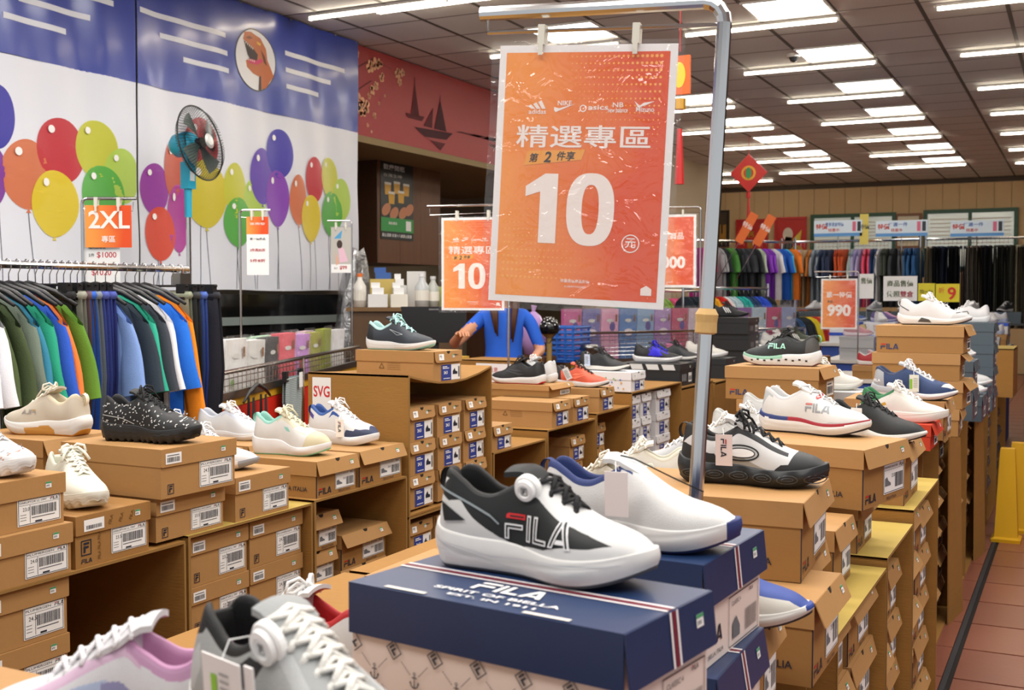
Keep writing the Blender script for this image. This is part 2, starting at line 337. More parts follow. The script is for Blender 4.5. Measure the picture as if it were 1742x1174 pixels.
def wallpic(name, lab, x0, x1, z0, z1, fr, fill, fn, y=22.98):
    t = thing(name, lab, 'picture', (x0, y, z0)); W, h = x1-x0, z1-z0
    m = M(); 
    for a in ((0,0,W,.05),(0,h-.05,W,h),(0,.05,.05,h-.05),(W-.05,.05,W,h-.05)): m.box((a[0],-.03,a[1]),(a[2],0,a[3]),fr)
    part(t, 'frame', m); q = D(); q.st = .002; q.rect(.04,.04,W-.04,h-.04,fill,0); fn(q, W, h); part(t, 'printed_sheet', q, T=SIDE(0,-.004,0))
RED2 = mat('c01f1a', .5)
def pic_city(q, W, h):
    for k in range(9): q.rect(.06+k*(W-.12)/9,.1,.06+(k+.8)*(W-.12)/9,.1+(h-.2)*(.3+.4*abs(math.sin(k*2.1))),mat('c08a34',.5),1)
def pic_red(q, W, h):
    q.text('福', W*.45, h*.62, .14, GOLD, 1, .03, 'C'); q.text('春', W*.45, h*.4, .14, GOLD, 1, .03, 'C')
def pic_lady(q, W, h):
    q.ell(W*.42,h*.66,.1,.14,mat('d8d0c0',.5),1); q.poly([(W*.2,h*.25),(W*.6,h*.3),(W*.55,h*.6),(W*.35,h*.62)],mat('22201e',.5),1); q.ell(W*.7,h*.28,.14,.17,GOLD,2); q.poly([(W*.55,h*.55),(W*.85,h*.75),(W*.8,h*.5)],mat('d8c040',.5),2)
wallpic('framed_picture', 'dark framed city picture by the far left corner', -6.95, -6.5, 2.45, 3.2, mat('2a2018',.5), mat('4a3a2a',.6), pic_city)
wallpic('red_poster', 'red new year poster, left of the pair on the back wall', -6.36, -5.7, 2.0, 3.0, RED2, RED2, pic_red)
wallpic('red_poster', 'red poster of a dark robed figure with gold vase on the back wall', -5.57, -4.93, 2.0, 3.02, RED2, RED2, pic_lady)
wallpic('framed_mirror', 'wooden framed notice between the two back windows', -3.25, -2.76, 2.35, 3.02, mat('7a4a22',.5), mat('d8cdb0',.4), lambda q, W, h: q.rect(.1,.1,W-.1,h-.2,mat('c9bda0',.5),1))
# ------------------------------------------------------------------ sneakers
def cr(xs, ys):      # smooth curve through points
    xs = np.array(xs, float); ys = np.array(ys, float); m = np.gradient(ys, xs)
    def f(t):
        t = np.clip(t, xs[0], xs[-1]); i = np.clip(np.searchsorted(xs, t, 'right')-1, 0, len(xs)-2); h = xs[i+1]-xs[i]; u = (t-xs[i])/h
        return (2*u**3-3*u**2+1)*ys[i]+(u**3-2*u**2+u)*h*m[i]+(-2*u**3+3*u**2)*ys[i+1]+(u**3-u**2)*h*m[i+1]
    return f
def sst(t, a, b): u = np.clip((t-a)/(b-a), 0, 1); return u*u*(3-2*u)
def inpoly(x, y, P):
    c = False; n = len(P); j = n-1
    for i in range(n):
        if (P[i][1] > y) != (P[j][1] > y) and x < (P[j][0]-P[i][0])*(y-P[i][1])/(P[j][1]-P[i][1])+P[i][0]: c = not c
        j = i
    return c
class Shoe:
    def __init__(s, **k):
        s.L = .29; s.W = .104; s.hh = .034; s.hf = .024; s.bulge = .05; s.res = 72; s.ns = 22; s.high = 1.0; s.toeh = 1.0; s.lug = 0; s.chunk = 0; s.holes = 0; s.rocker = 1.0
        s.up = 'f2f2f0'; s.toe = None; s.heel = None; s.eye = None; s.lin = 'd8d8d6'; s.sole = 'f0f0ee'; s.out = '3a3a3c'; s.lace = 'f2f2f0'; s.tongue = None; s.mud = None
        s.patches = []; s.spatch = []; s.print_ = None; s.laces = 6; s.tab = None; s.tagc = None; s.mesh_ = True; s.dial = None; s.side = -1; s.bow = True; s.bump = .25; s.tpx = 0; s.ptab = False; s.tup = 1; s.op = 0; s.plate = None; s.t0 = .60; s.slope = 0
        s.__dict__.update(k)
    def shape(s):
        L, W = s.L, s.W; nt, ns = s.res, s.ns
        u = np.linspace(0, 1, nt); t = .55*u+.45*(.5-.5*np.cos(PI*u)); t[0] = 0; t[-1] = 1
        base = cr([0,.12,.3,.45,.7,.85,1], [.70,.74,.68,.68,1.0,.93,.8])(t)
        endh = np.sqrt(np.clip(1-(1-np.clip(t/.1,0,1))**2, 0, 1)); endt = np.sqrt(np.clip(1-np.clip((t-.76)/.24,0,1)**2.2, 0, 1))
        w = W/2*base*endh*endt; c = cr([0,.4,.7,1], [0,.0,.004,-.004])(t)*s.side
        zb = .010*(1-sst(t,0,.09))*s.rocker+.022*s.rocker*np.clip((t-.68)/.32,0,1)**2
        zt = cr([0,.05,.2,.4,.6,.85,1], [s.hh+.013,s.hh+.007,s.hh-.001,s.hh-.003,s.hf+.001,s.hf+.004,s.hf+.013])(t)
        hz = cr([0,.30,.38,.45,.55,.65,.75,.86,.94,1], np.array([.1,.108,.112,.104,.090,.073,.060,.052,.044,.03]))(t-s.op*np.exp(-((t-.42)/.16)**2))*(1+(s.high-1)*(1-t)); hz = hz*(1+(s.toeh-1)*sst(t,.5,.9))+(s.hh-.034)
        hz = np.where(t > .86, zt+(hz-zt)*np.sqrt(np.clip(1-((t-.86)/.14)**2.4, 0, 1)), hz)
        to = t/(1+s.op/.42)
        rz = cr([0,.03,.07,.13,.2,.27,.34,.42], np.array([.088,.1,.101,.092,.08,.078,.088,.1]))(to)*s.high+(s.hh-.034)
        rw = .029*np.sqrt(np.clip(1-(1-np.clip(t/.12,0,1))**2,0,1))*cr([0,.12,.25,.42], [1,1,1,.78])(to)
        return t, w, c, zb, zt, hz, rz, rw
    def build(s):
        t, w, c, zb, zt, hz, rz, rw = s.shape(); L, nt, ns = s.L, s.res, s.ns
        half = np.linspace(0, 1, ns+1); th1 = R_(62)
        G = np.zeros((nt, 2*ns+1, 3)); wu = w*.972; z0 = zt-.006
        wt = sst(t, .37+s.op, .45+s.op)   # 0 open, 1 closed
        for i in range(nt):
            Y = np.zeros(ns+1); Zv = np.zeros(ns+1)
            for j, sv in enumerate(half):
                th = sv/.62*th1 if sv <= .62 else th1+(sv-.62)/.38*(PI/2-th1)
                pc = .62 if t[i] < .8 else .62+.2*(t[i]-.8)/.2
                yc = wu[i]*max(math.cos(th),0)**pc; zc = z0[i]+(hz[i]-z0[i])*math.sin(th)**.9
                if sv >= .999: yc = 0; zc = hz[i]
                if sv <= .62:
                    q = sv/.62; yo = wu[i]+(rw[i]-wu[i])*q**1.5+.003*math.sin(PI*q)*min(1, t[i]/.05); zo = z0[i]+(rz[i]-z0[i])*q
                elif sv <= .74:
                    q = (sv-.62)/.12; yo = rw[i]-.008*min(1, t[i]/.03)*q; zo = rz[i]+.0035*math.sin(PI*q*.9)
                else:
                    q = (sv-.74)/.26; inr = max(rw[i]-.008*min(1, t[i]/.03), 0); dz = (rz[i]-(z0[i]+.008))*sst(t[i], .015, .05)
                    yo = inr*(1-.15*q) if q < .6 else inr*.91*(1-(q-.6)/.4); zo = rz[i]-dz*sst(q, 0, .6)
                Y[j] = max(0, yo*(1-wt[i])+yc*wt[i]); Zv[j] = zo*(1-wt[i])+zc*wt[i]
            x = t[i]*L
            for j in range(ns+1):
                lean = 0
                G[i, j] = (x, c[i]-Y[j], Zv[j]); G[i, 2*ns-j] = (x, c[i]+Y[j], Zv[j])
        # heel curve: the back leans in a little towards the collar
        hx = .010*np.clip((G[:,:,2]-.03)/.07,0,1)*(1-np.clip(G[:,:,0]/(.25*L),0,1)); G[:,:,0] += hx
        s.G = G; s.t = t; s.hzv = hz
        def regf(tc, sv):
            for mk, P in s.patches:
                if inpoly(tc, sv, P): return mk
            if tc < .41+s.op and sv > .56: return s.lin
            if s.eye and .36 < tc < .76 and .5 < sv < .7: return s.eye
            if .4 < tc < .74 and sv >= .7: return s.tongue or s.up
            if s.toe and tc > .8+.1*sv*0-.06*(1-sv)**2: return s.toe
            if s.heel and tc < .17-.05*sv: return s.heel
            if s.mud and sv < .16+.1*sst(tc,.75,.9): return s.mud
            return s.up
        def MM(c):
            if not isinstance(c, str): return c
            return mat(dim(c), .6, bump=s.bump*.45, bscale=900, noise=.03, nscale=60)
        cache = {}
        def mk_(k):
            if k not in cache: cache[k] = MM(k)
            return cache[k]
        def regxy(tc, sc):      # continuous version of region()
            sv = min(sc, 2-sc)
            return regf(tc, sv)
        up = M(); o = 0; nj = 2*ns+1; up.v = [tuple(map(float, p)) for row in G for p in row]; R = 5 if s.res > 100 else (4 if s.res > 60 else 1)
        for i in range(nt-1):
            for j in range(2*ns):
                cs = [regf(t[a], min(b, 2*ns-b)/ns) for a in (i, i+1) for b in (j, j+1)]+[regf((t[i]+t[i+1])/2, min(j+.5, 2*ns-j-.5)/ns)]
                if R == 1 or all(c_ == cs[0] for c_ in cs):
                    up.f.append((i*nj+j, i*nj+j+1, (i+1)*nj+j+1, (i+1)*nj+j)); up.mi.append(up.mid(mk_(cs[-1]))); continue
                b0 = len(up.v); P00, P01, P10, P11 = G[i,j], G[i,j+1], G[i+1,j], G[i+1,j+1]
                for a in range(R+1):
                    for b in range(R+1):
                        fa, fb = a/R, b/R; up.v.append(tuple((P00*(1-fa)*(1-fb)+P01*(1-fa)*fb+P10*fa*(1-fb)+P11*fa*fb).tolist()))
                for a in range(R):
                    for b in range(R):
                        jj = j+(b+.5)/R; c_ = regf(t[i]+(t[i+1]-t[i])*(a+.5)/R, min(jj, 2*ns-jj)/ns)
                        q = b0+a*(R+1)+b; up.f.append((q, q+1, q+R+2, q+R+1)); up.mi.append(up.mid(mk_(c_)))
        parts = [('upper', up.mesh('upper', True), None)]
        # midsole
        K = 12; S = np.zeros((nt, 2*K+2, 3)); ph = 0
        for i in range(nt):
            gr = 0
            if s.chunk: gr = s.chunk*(.5+.5*math.sin(t[i]*2*PI*s.lobes if hasattr(s, 'lobes') else t[i]*44))
            zbt = zb[i]+(s.lug*(1 if (int(t[i]*26) % 2) else 0))
            for k in range(K):
                q = k/(K-1); b = 1+.6*s.bulge*math.sin(PI*min(1,q*1.05))+gr*math.sin(PI*q)-.022*math.exp(-((q-.42-.25*math.sin(t[i]*5))/.07)**2)*(t[i]<.93)*(0 if s.chunk else 1)
                if getattr(s, 'rib', 0): b -= s.rib*(1 if k % 3 == 1 else 0)
                tip = .004*math.sin(PI*q)*(1 if t[i] > .9 else 0)
                y = w[i]*b*(1-.1*q**3); z = zt[i]+(zbt+.004-zt[i])*q
                xx = t[i]*L+(.012*math.sin(PI*q)*(1-sst(t[i],0,.06)) *-1)*(s.bulge*5) + (s.bulge*.03*math.sin(PI*q))*sst(t[i],.93,1)
                S[i, k] = (xx, c[i]-y, z); S[i, 2*K+1-k] = (xx, c[i]+y, z)
            S[i, K] = (t[i]*L, c[i]-w[i]*.82, zbt); S[i, K+1] = (t[i]*L, c[i]+w[i]*.82, zbt)
        def sreg(i, j):
            tc = t[i]; q = min(j, 2*K+1-j)/(K)
            for mk, P in s.spatch:
                if inpoly(tc, q, P): return MM(mk)
            if j >= K-1 and j <= K+1: return OUTM
            return SOLM
        OUTM = mat(s.out, .6); SOLM = mat(dim(s.sole,.9), .5, noise=.02, nscale=50)
        so = M().grid(S, None, mats=sreg, closev=True, flip=True)
        parts.append(('midsole', so.mesh('midsole', True), None)); s.S = S
        # tongue
        def top(tt): return float(np.interp(tt, t, hz))
        if s.laces or s.dial or s.ptab is not None:
            A = []
            for a in np.linspace(0, 1, 9):
                tt = s.t0+(.35-s.t0)*a+s.op*.6; zc = top(tt)-.004+.007*sst(a,0,.35)+.009*sst(a,.6,1)*s.tup; row = []
                for b in np.linspace(-1, 1, 9): row.append((tt*L-.006*sst(a,.7,1), b*(.019+.006*a), zc-.006*b*b))
                A.append(row)
            A2 = [[(x, y, z-.006) for x, y, z in r_] for r_ in A]
            PL = MM(s.plate or s.tongue or s.up); tm_ = M().grid(A, PL).grid(A2, MM(s.lin), flip=True)
            tm_.grid([A[-1], A2[-1]], PL); tm_.grid([[r_[0] for r_ in A], [r_[0] for r_ in A2]], PL); tm_.grid([[r_[-1] for r_ in A], [r_[-1] for r_ in A2]], PL)
            parts.append(('tongue', tm_.mesh('tongue', True), None))
        if s.laces:
            lm = M(); LC = mat(s.lace, .8, bump=.4, bscale=600); n = s.laces; r_ = getattr(s, 'lr', .0026)
            ts = np.linspace(*getattr(s, 'lt', (.70, .40)), n); pts = []
            for i, tt in enumerate(ts):
                h = top(tt)+.0035; e = .014+.007*i/max(n-1,1); x = tt*L
                pts.append((x, e, h))
                lm.tube([(x+.0, -e-.005, h-.009), (x-.001, -e, h-.003), (x-.003, 0, h+.004), (x-.001, e, h-.003), (x, e+.005, h-.009)], r_, LC, 6, flat=.7)
            for i in range(n-1):
                (x0, e0, h0), (x1, e1, h1) = pts[i], pts[i+1]
                for q in (-1, 1): lm.tube([(x0, -q*e0, h0-.004), ((x0+x1)/2, 0, (h0+h1)/2+.0055+.001*q), (x1, q*e1, h1-.003)], r_, LC, 6, flat=.7)
            if s.bow:
                x, e, h = pts[-1]; h += .006
                for q in (-1, 1):
                    lm.tube([(x,0,h),(x+.006,q*.012,h+.012),(x+.014,q*.026,h+.008),(x+.016,q*.030,h-.006),(x+.010,q*.02,h-.008),(x+.003,q*.006,h+.001)], r_, LC, 6)
                    lm.tube([(x,0,h),(x+.01,q*.012,h+.004),(x+.022,q*.024,h-.008),(x+.03,q*.034,h-.026)], r_, LC, 6)
                lm.tube([(x-.004,-.004,h-.002),(x,0,h+.005),(x+.004,.004,h-.002)], r_*1.4, LC, 6)
            parts.append(('laces', lm.mesh('laces', True), None))
        if s.tab:
            z = float(rz[0])+.004; tb = M(); A = []
            for a in np.linspace(-.35*PI, .95*PI, 10): A.append([(.004-.010*math.cos(a)+.004, y, z-.004+.016*math.sin(a)) for y in (-.007, .007)])
            tb.grid(A, mat(s.tab, .7)); tb.grid([[(x+.0025, y, zz) for x, y, zz in r_] for r_ in A], mat(s.tab, .7), flip=True)
            parts.append(('pull_tab', tb.mesh('pull_tab', True), None))
        return parts
    def ysurf(s, x, z, side):      # outer side surface at a length and height
        xs = x/s.L; i = int(np.clip(np.searchsorted(s.t, xs), 1, s.res-2)); js = range(0, s.ns+1) if side < 0 else range(2*s.ns, s.ns-1, -1)
        best = None; pz = None
        def at(i):
            pz = py = None; P = s.G[i]
            if z < P[js[0]][2]: return P[js[0]][1]
            for j in js:
                zz, yy = P[j][2], P[j][1]
                if pz is not None and pz <= z <= zz: return py+(yy-py)*(z-pz)/max(zz-pz, 1e-6)
                if pz is not None and zz < pz: break
                pz, py = zz, yy
            return py
        a, b = at(i-1), at(i); f = (xs-s.t[i-1])/(s.t[i]-s.t[i-1]); return a+(b-a)*f
    def ssurf(s, x, z, side):
        i = int(np.clip(np.searchsorted(s.t, x/s.L), 1, s.res-1)); P = s.S[i]; js = range(0, 12) if side < 0 else range(25, 13, -1); py = P[js[0]][1]; pz = P[js[0]][2]
        for j in js:
            zz, yy = P[j][2], P[j][1]
            if zz <= z <= pz: return py+(yy-py)*(z-pz)/min(zz-pz, -1e-6)
            pz, py = zz, yy
        return py
def cut(me_v, me_f, maxl=.008):
    import bmesh
    return me_v, me_f
def wrap(sh, d, side, surf='u', off=.0012):      # lay a flat print onto the shoe's side; u runs heel to toe
    import bmesh
    me = d.mesh('print'); bm = bmesh.new(); bm.from_mesh(me); bmesh.ops.triangulate(bm, faces=bm.faces[:])
    for _ in range(3):
        es = [e for e in bm.edges if e.calc_length() > .009]
        if not es: break
        bmesh.ops.subdivide_edges(bm, edges=es, cuts=1, use_grid_fill=False); bmesh.ops.triangulate(bm, faces=[f for f in bm.faces if len(f.verts) > 3])
    f = sh.ysurf if surf == 'u' else sh.ssurf
    for v in bm.verts:
        l = v.co.z; x, z = v.co.x, v.co.y; v.co = (x, f(x, z, side)+side*(off+l), z)
    bm.to_mesh(me); bm.free(); return me
SH = {}
def register(name, sh, prints=()):
    ps = sh.build()
    for nm, fn, surf in prints:
        d = D(); fn(d); ps.append((nm, wrap(sh, d, sh.side, surf), None))
    if sh.dial:
        x, z, r_ = sh.dial; m = M(); y = sh.ysurf(x, z, sh.side)+sh.side*.002
        m.lathe([(r_*1.3,-.004),(r_*1.3,.002),(r_*1.2,.004),(r_,.004),(r_*.95,.009),(r_*.6,.010),(r_*.5,.008),(0,.008)], WHITE, 28, frameM((x,y+.0*sh.side,z),(1,0,.0),(0,-.25,.97)) if sh.side < 0 else frameM((x,y,z),(-1,0,0),(0,.25,.97)))
        ps.append(('dial', m.mesh('dial'), 'round white lacing dial'))
        q = D(); q.fbox(-.004,-.005,.009,INK,1); ps.append(('dial_mark', q.mesh('dial_mark'), None)); q.ms[0]
        T = frameM((x,y,z),(1,0,.0),(0,-.25,.97)) @ Matrix.Translation((0,0,.0085)); ps[-1][1].transform(T)
    SH[name] = (sh, ps)
SHN = {}
def shoe(style, lab, x, y, z, yaw=0, cat='shoe', group=None, pitch=0, tag_=None, sc=1.0, name='sneaker', center=True):
    sh, ps = SH[style]; yw = R_(yaw)
    ox, oy = (math.cos(yw)*sh.L/2*sc, math.sin(yw)*sh.L/2*sc) if center else (0, 0)
    t = thing(name, lab, cat, (x-ox, y-oy, z+.0005), yw, group); t.scale = (sc,)*3
    if pitch: t.rotation_euler = (0, R_(pitch), yw)
    for nm, me, lb in ps: part(t, nm, me, lb)
    if tag_:
        tx, tz, text, tc = tag_[:4]; y0 = sh.side*(.056); q = M(); q.box((-.016,-.0006,-.06),(.016,.0006,0),mat(tc,.5)) if len(tag_) < 6 else q.box((-.028,-.0008,-.11),(.028,.0008,0),mat(tc,.5)).box((.03,.002,-.10),(.042,.004,0),mat(tc,.5)); tilt = tag_[4] if len(tag_) > 4 else 0
        o = part(t, 'hang_tag', q, loc=(tx, y0, tz), rot=(R_(-4*sh.side), R_(tilt), 0))
        d = D()
        if text == 'FILA': 
            d.fila(0, 0, .011, INK, RED, 1); M4 = frameM((-.0055 if 0 else .006,-.001,-.008),(0,0,-1),(1,0,0)); M4 = frameM((-.006,-.001,-.008),(0,0,-1),(1,0,0))
            part(o, 'lettering', d, T=M4)
        elif text == 'green': d.rect(-.015,-.05,-.006,-.015,mat('8ac43a',.5),1); [d.rect(-.002,-.012-.006*k,.012,-.014-.006*k,mat('9a9a9a',.5),1) for k in range(6)]; part(o, 'lettering', d, T=SIDE(0,-.001,0))
        elif text == 'lines': [d.rect(-.012,-.012-.007*k,.006+.004*(k%2),-.0145-.007*k,mat('8d8d90',.5),1) for k in range(6)]; part(o, 'lettering', d, T=SIDE(0,-.001,0))
        st = M().tube([(tx,y0,tz-.004),(tx-.004,y0*.8,tz+.012),(tx-.006,y0*.4,sh.hh+.062)],.0007,WHITE,4); part(t, 'tag_string', st)
    return t
# ------------------------------------------------------------------ sneaker styles
def stripes(col, x0=.105, dx=.018, n=3, w_=.009, zt=.078, lean=.03):
    def f(d):
        for k in range(n): x = x0+k*dx; d.poly([(x+lean,.034),(x+lean+w_,.034),(x+w_,zt-.004*k),(x,zt-.004*k)], mat(col,.5))
    return f
def wave(col, x0=.09, h=.02, z=.05):
    def f(d):
        d.poly([(x0,z-.004),(x0+.03,z-.012),(x0+.1,z+.014),(x0+.03,z+.002)], mat(col,.5)); d.poly([(x0+.012,z+.006),(x0+.04,z+.006),(x0+.085,z+.018),(x0+.03,z+.016)], mat(col,.5))
    return f
def fila_print(x, z, h, c, c2, flip=False):
    def f(d):
        if flip:
            q = D().fila(0,0,h,mat(c,.5),mat(c2,.5),0); q.v = [(-a+x, b+z, l) for a, b, l in q.v]; q.f = [f_[::-1] for f_ in q.f]
            off = len(d.v); d.v += q.v; d.f += [tuple(i+off for i in f_) for f_ in q.f]; d.mi += [d.mid(q.ms[k]) for k in q.mi]
        else: d.fila(x, z, h, mat(c,.5), mat(c2,.5), 0)
    return f
W_ = 'f3f3f1'
HERO = 132
TOEC = [(.70,.0),(.78,.22),(.86,.62),(.9,1.01),(1.01,1.01),(1.01,0)]
def inner(d, x, z, h):      # dark cores that leave the letters as outlines
    k = mat(DK,.5); u = .055
    for pts in ([(.22,.87),(.88,.87),(.88,.93),(.22,.93)],[(.06,.06),(.14,.06),(.14,.54),(.06,.54)],[(.14,.46),(.8,.46),(.8,.54),(.14,.54)],[(1.11,.06),(1.19,.06),(1.19,.94),(1.11,.94)],[(1.46,.06),(2.04,.06),(2.04,.14),(1.46,.14)],[(1.46,.14),(1.54,.14),(1.54,.94),(1.46,.94)],[(2.29,.06),(2.38,.06),(2.68,.84),(2.66,.94),(2.62,.94)],[(2.76,.94),(2.76,.84),(3.02,.06),(3.1,.06),(2.82,.94)]):
        d.poly([(x+a*h, z+b*h) for a, b in pts], k, 2)
# 1 black and white dial shoe
DK = '15191b'
register('hero_black', Shoe(L=.275, W=.102, res=HERO, ns=34, hh=.042, hf=.032, up=W_, lin='0c0d0e', sole='f6f5f2', out='55565a', eye=None, tongue='ededeb', plate=DK, t0=.47, laces=4, lace='141518', bow=False, lr=.0032, lt=(.68,.53), tab='0c0d0e', bulge=.08, tup=0, op=.06, dial=(.134,.100,.0125), bump=.1,
    patches=[('f0f0ee', [(.06,.30),(.16,.44),(.36,.10),(.1,.10)]), (DK, [(.36,.55),(.50,.62),(.50,1.01),(.36,1.01)]), (DK, [(.0,.40),(.10,.62),(.45,.66),(.50,.54),(.58,.52),(.66,.52),(.72,.56),(.78,.54),(.88,.38),(.80,.26),(.70,.2),(.60,.08),(.45,.02),(.36,.10),(.22,.30)])]),
    [('brand_lettering', lambda d: (d.fila(.108,.043,.029,mat('e9e9ea',.4),mat('d0262b',.4),1), inner(d,.108,.043,.029)) and None, 'u'),
     ('heel_window', lambda d: (d.poly([(.022,.078),(.056,.058),(.027,.055)],mat(DK,.5),1)), 'u'),
     ('edge_piping', lambda d: (d.line((.016,.094),(.088,.066),.0025,mat('8d979b',.4),1), d.line((.088,.066),(.1,.058),.002,mat('8d979b',.4),1)), 'u'),
     ('sole_lines', lambda d: (d.line((.008,.034),(.09,.020),.0016,mat('c9c9cc',.5),1), d.line((.09,.020),(.17,.026),.0016,mat('c9c9cc',.5),1), d.line((.17,.026),(.262,.030),.0014,mat('c9c9cc',.5),1), d.line((.012,.024),(.1,.012),.0014,mat('d2d2d4',.5),1)), 's'),
     ])
# 2 white with navy collar
register('hero_white', Shoe(L=.278, W=.104, res=110, ns=30, hh=.04, hf=.032, up='f4f4f2', lin='22356f', sole='f5f5f3', out='2b3566', tongue='f4f4f2', laces=0, tab='22356f', bulge=.07, tup=.3, op=.03, bump=.5,
    patches=[('26346e', [(.955,.0),(.97,.9),(1.01,.9),(1.01,0)]), ('22356f', [(.28,.57),(.5,.60),(.5,.66),(.28,.66)])], spatch=[('26346e', [(.95,-.1),(.95,1.1),(1.1,1.1),(1.1,-.1)])]),
    [('cable', lambda d: d.line((.12,.122),(.23,.077),.002,mat('16181c',.4),1), 'u')])
register('grey_mesh', Shoe(L=.3, W=.11, res=110, ns=30, hh=.04, hf=.03, up='b9bcbb', lin='0a0a0b', sole='e8e7e2', out='6b6e70', eye='c9cbcb', tongue='aeb1b1', toe='c4c6c6', bow=False, dial=(.128,.103,.016), laces=7, lace='e9e7e0', bulge=.1, bump=.6, high=1.05,
    patches=[('0d0e10', [(0,.34),(.1,.5),(.12,.63),(.0,.63)]), ('141517', [(.2,.40),(.34,.52),(.42,.40),(.36,.28),(.24,.28)]), ('151618', [(.44,.2),(.52,.34),(.56,.18),(.5,.08)]), ('9da09f', [(.05,.05),(.3,.12),(.55,.0),(.05,0)]), ('d9dada', [(.02,.1),(.1,.44),(.13,.3),(.1,.08)])], lr=.0038))
register('pink_white', Shoe(L=.26, W=.098, res=90, up='ececf0', lin='d99fc8', sole='efeff2', out='e7a9cf', eye='e6c3dc', tongue='f0eff2', lace='f0eef0', bow=False, hh=.038,
    patches=[('d5a5cb', [(0,.5),(.2,.5),(.42,.55),(.42,.63),(0,.63)]), ('9d9cc9', [(.3,.15),(.5,.25),(.5,.34),(.33,.24)]), ('bfd0ef', [(.5,.2),(.62,.3),(.6,.42),(.48,.35)]), ('e9c3dc', [(.75,.1),(.8,.5),(.84,.5),(.82,.1)]), ('c0c2c4', [(.3,.0),(.6,.02),(.5,.12),(.35,.1)])]))
register('white_red', Shoe(up=W_, lin='c81e22', laces=5, eye='e8e8ea', patches=[('c81e22', [(0,.45),(.06,.45),(.06,.62),(0,.62)])]))
register('white_navy_gold', Shoe(up='f1efe8', heel='1f2c4f', lin='1f2c4f', laces=5))
register('slip_navy', Shoe(up='e9e6da', lin='24408e', toe=None, eye='24408e', tongue='24408e', laces=0, sole='f1efe8', out='2a2c30', bulge=.1, spatch=[('24408e',[(.97,-.1),(.97,.5),(1.1,.5),(1.1,-.1)])], patches=[('24408e', [(.3,.45),(.7,.5),(.9,.5),(.965,.25),(1.01,.2),(1.01,1.01),(.3,1.01)])]))
# chunky black and white
register('chunky_bw', Shoe(L=.285, W=.108, res=110, ns=30, hh=.043, hf=.034, up='efefee', lin='1a1b1c', sole='1f2224', out='151617', heel='1c1e20', toe='1f2123', eye='1e2022', tongue='d9d8d6', lace='131415', laces=6, bulge=.06, chunk=.16, lobes=6, bump=.15, tab='1c1e20',
    patches=[('f3f3f2', [(.02,.3),(.1,.5),(.3,.4),(.26,.28)]), ('222426', [(0,0),(.06,.3),(.26,.30),(.32,.02),(.3,0)]), ('b9b1a4', [(.26,.0),(.34,.18),(.62,.05),(.66,.0)]), ('1f2123', [(.66,.0),(.72,.2),(.84,.3),(.93,.5),(1.01,.5),(1.01,0)])], spatch=[('2c2f31', [(.0,.35),(.0,.55),(1,.55),(1,.35)])]),
    [('oval_window', lambda d: (d.ring(.125,.062,.038,.016,.003,mat('17181a',.4),1), d.ring(.127,.062,.028,.010,.002,mat('17181a',.4),1), d.ell(.127,.062,.026,.008,mat('f5f5f4',.4),1)), 'u'),
     ('sole_rings', lambda d: [(d.ring(.03+.047*k,.019,.019,.009,.0022,mat('4a4e50',.4),1,20), d.ring(.03+.047*k,.019,.011,.004,.0015,mat('4a4e50',.4),1,14)) for k in range(6)], 's')])
register('white_fila', Shoe(L=.29, W=.106, res=110, ns=30, hh=.044, hf=.032, up='f2f2f0', lin='e4e4e4', sole='f6f6f4', out='2b2d3c', toe=None, laces=4, lace='dcdcdc', bulge=.1, bump=.3, bow=False, heel='c8cdd0',
    patches=[('f2f2f0',[(.0,.0),(.2,.1),(.2,.5),(.1,.5)]),('e0e0df',[(.66,.0),(.72,.12),(.92,.1),(.92,0)])],
    spatch=[('27376f',[(0,-.1),(.30,-.1),(.30,.22),(.1,.16),(0,.2)]),('b01e2c',[(.30,-.1),(1.0,-.1),(1.0,.12),(.6,.24),(.30,.22)])]),
    [('brand_lettering', fila_print(.135,.058,.022,'8f9499','c9736f'), 'u'), ('red_toggle', lambda d: d.ell(.166,.098,.006,.007,mat('c4161c',.3),4), 'u')])
register('black_run', Shoe(up='17191a', lin='101112', sole='f2efe8', out='1b1c1e', lace='2a2c2e', tongue='1b1d1e', hh=.04, bulge=.1, bump=.5))
register('white_green', Shoe(up='f4f2ea', lin='1f6a3c', heel='1f6a3c', sole='f4f1e8', out='eceade', lace='f2f0ea', laces=5, hf=.032, hh=.036, bulge=.03, eye='e9e6da', patches=[('d8902a',[(.2,.2),(.34,.25),(.32,.36),(.19,.3)]),('1f6a3c',[(0,.2),(.15,.3),(.3,.6),(0,.6)])]))
register('navy_run', Shoe(up='1d3560', lin='1b2c50', sole='f0efed', out='23262c', heel='b9bdc1', lace='f0f0f0', toe=None, eye='1f3a68', tongue='c3c6c9', hh=.044, bulge=.12, bump=.4, spatch=[('c3c6ca',[(0,-.1),(.35,-.1),(.3,.4),(0,.5)])], patches=[('20242c',[(.96,0),(.97,1),(1.01,1),(1.01,0)]), ('e9e9e8',[(.84,.4),(.9,1.01),(.97,1.01),(.95,.4)])]), [('heel_lettering', lambda d: d.text('FILA',.01,.06,.010,WHITE,1,.02), 'u')])
register('black_mint', Shoe(L=.3, up='1b1f20', lin='141617', sole='f2f3f2', out='7a4b52', lace='16181a', eye='2a2e30', tongue='15181a', toe='202526', heel='4c4a48', hh=.048, hf=.036, bulge=.1, side=1, spatch=[('8fdcc0',[(.45,-.1),(1.0,-.1),(1.0,.4),(.45,.35)])], tab='8fdcc0'),
    [('brand_lettering', fila_print(.19,.066,.02,'a9e8cf','a9e8cf',True), 'u'), ('sole_windows', lambda d: [d.rect(.04+.026*k,.018+.004*(k%2),.049+.026*k,.024+.004*(k%2),mat('15181a',.5),1) for k in range(9)], 's')])
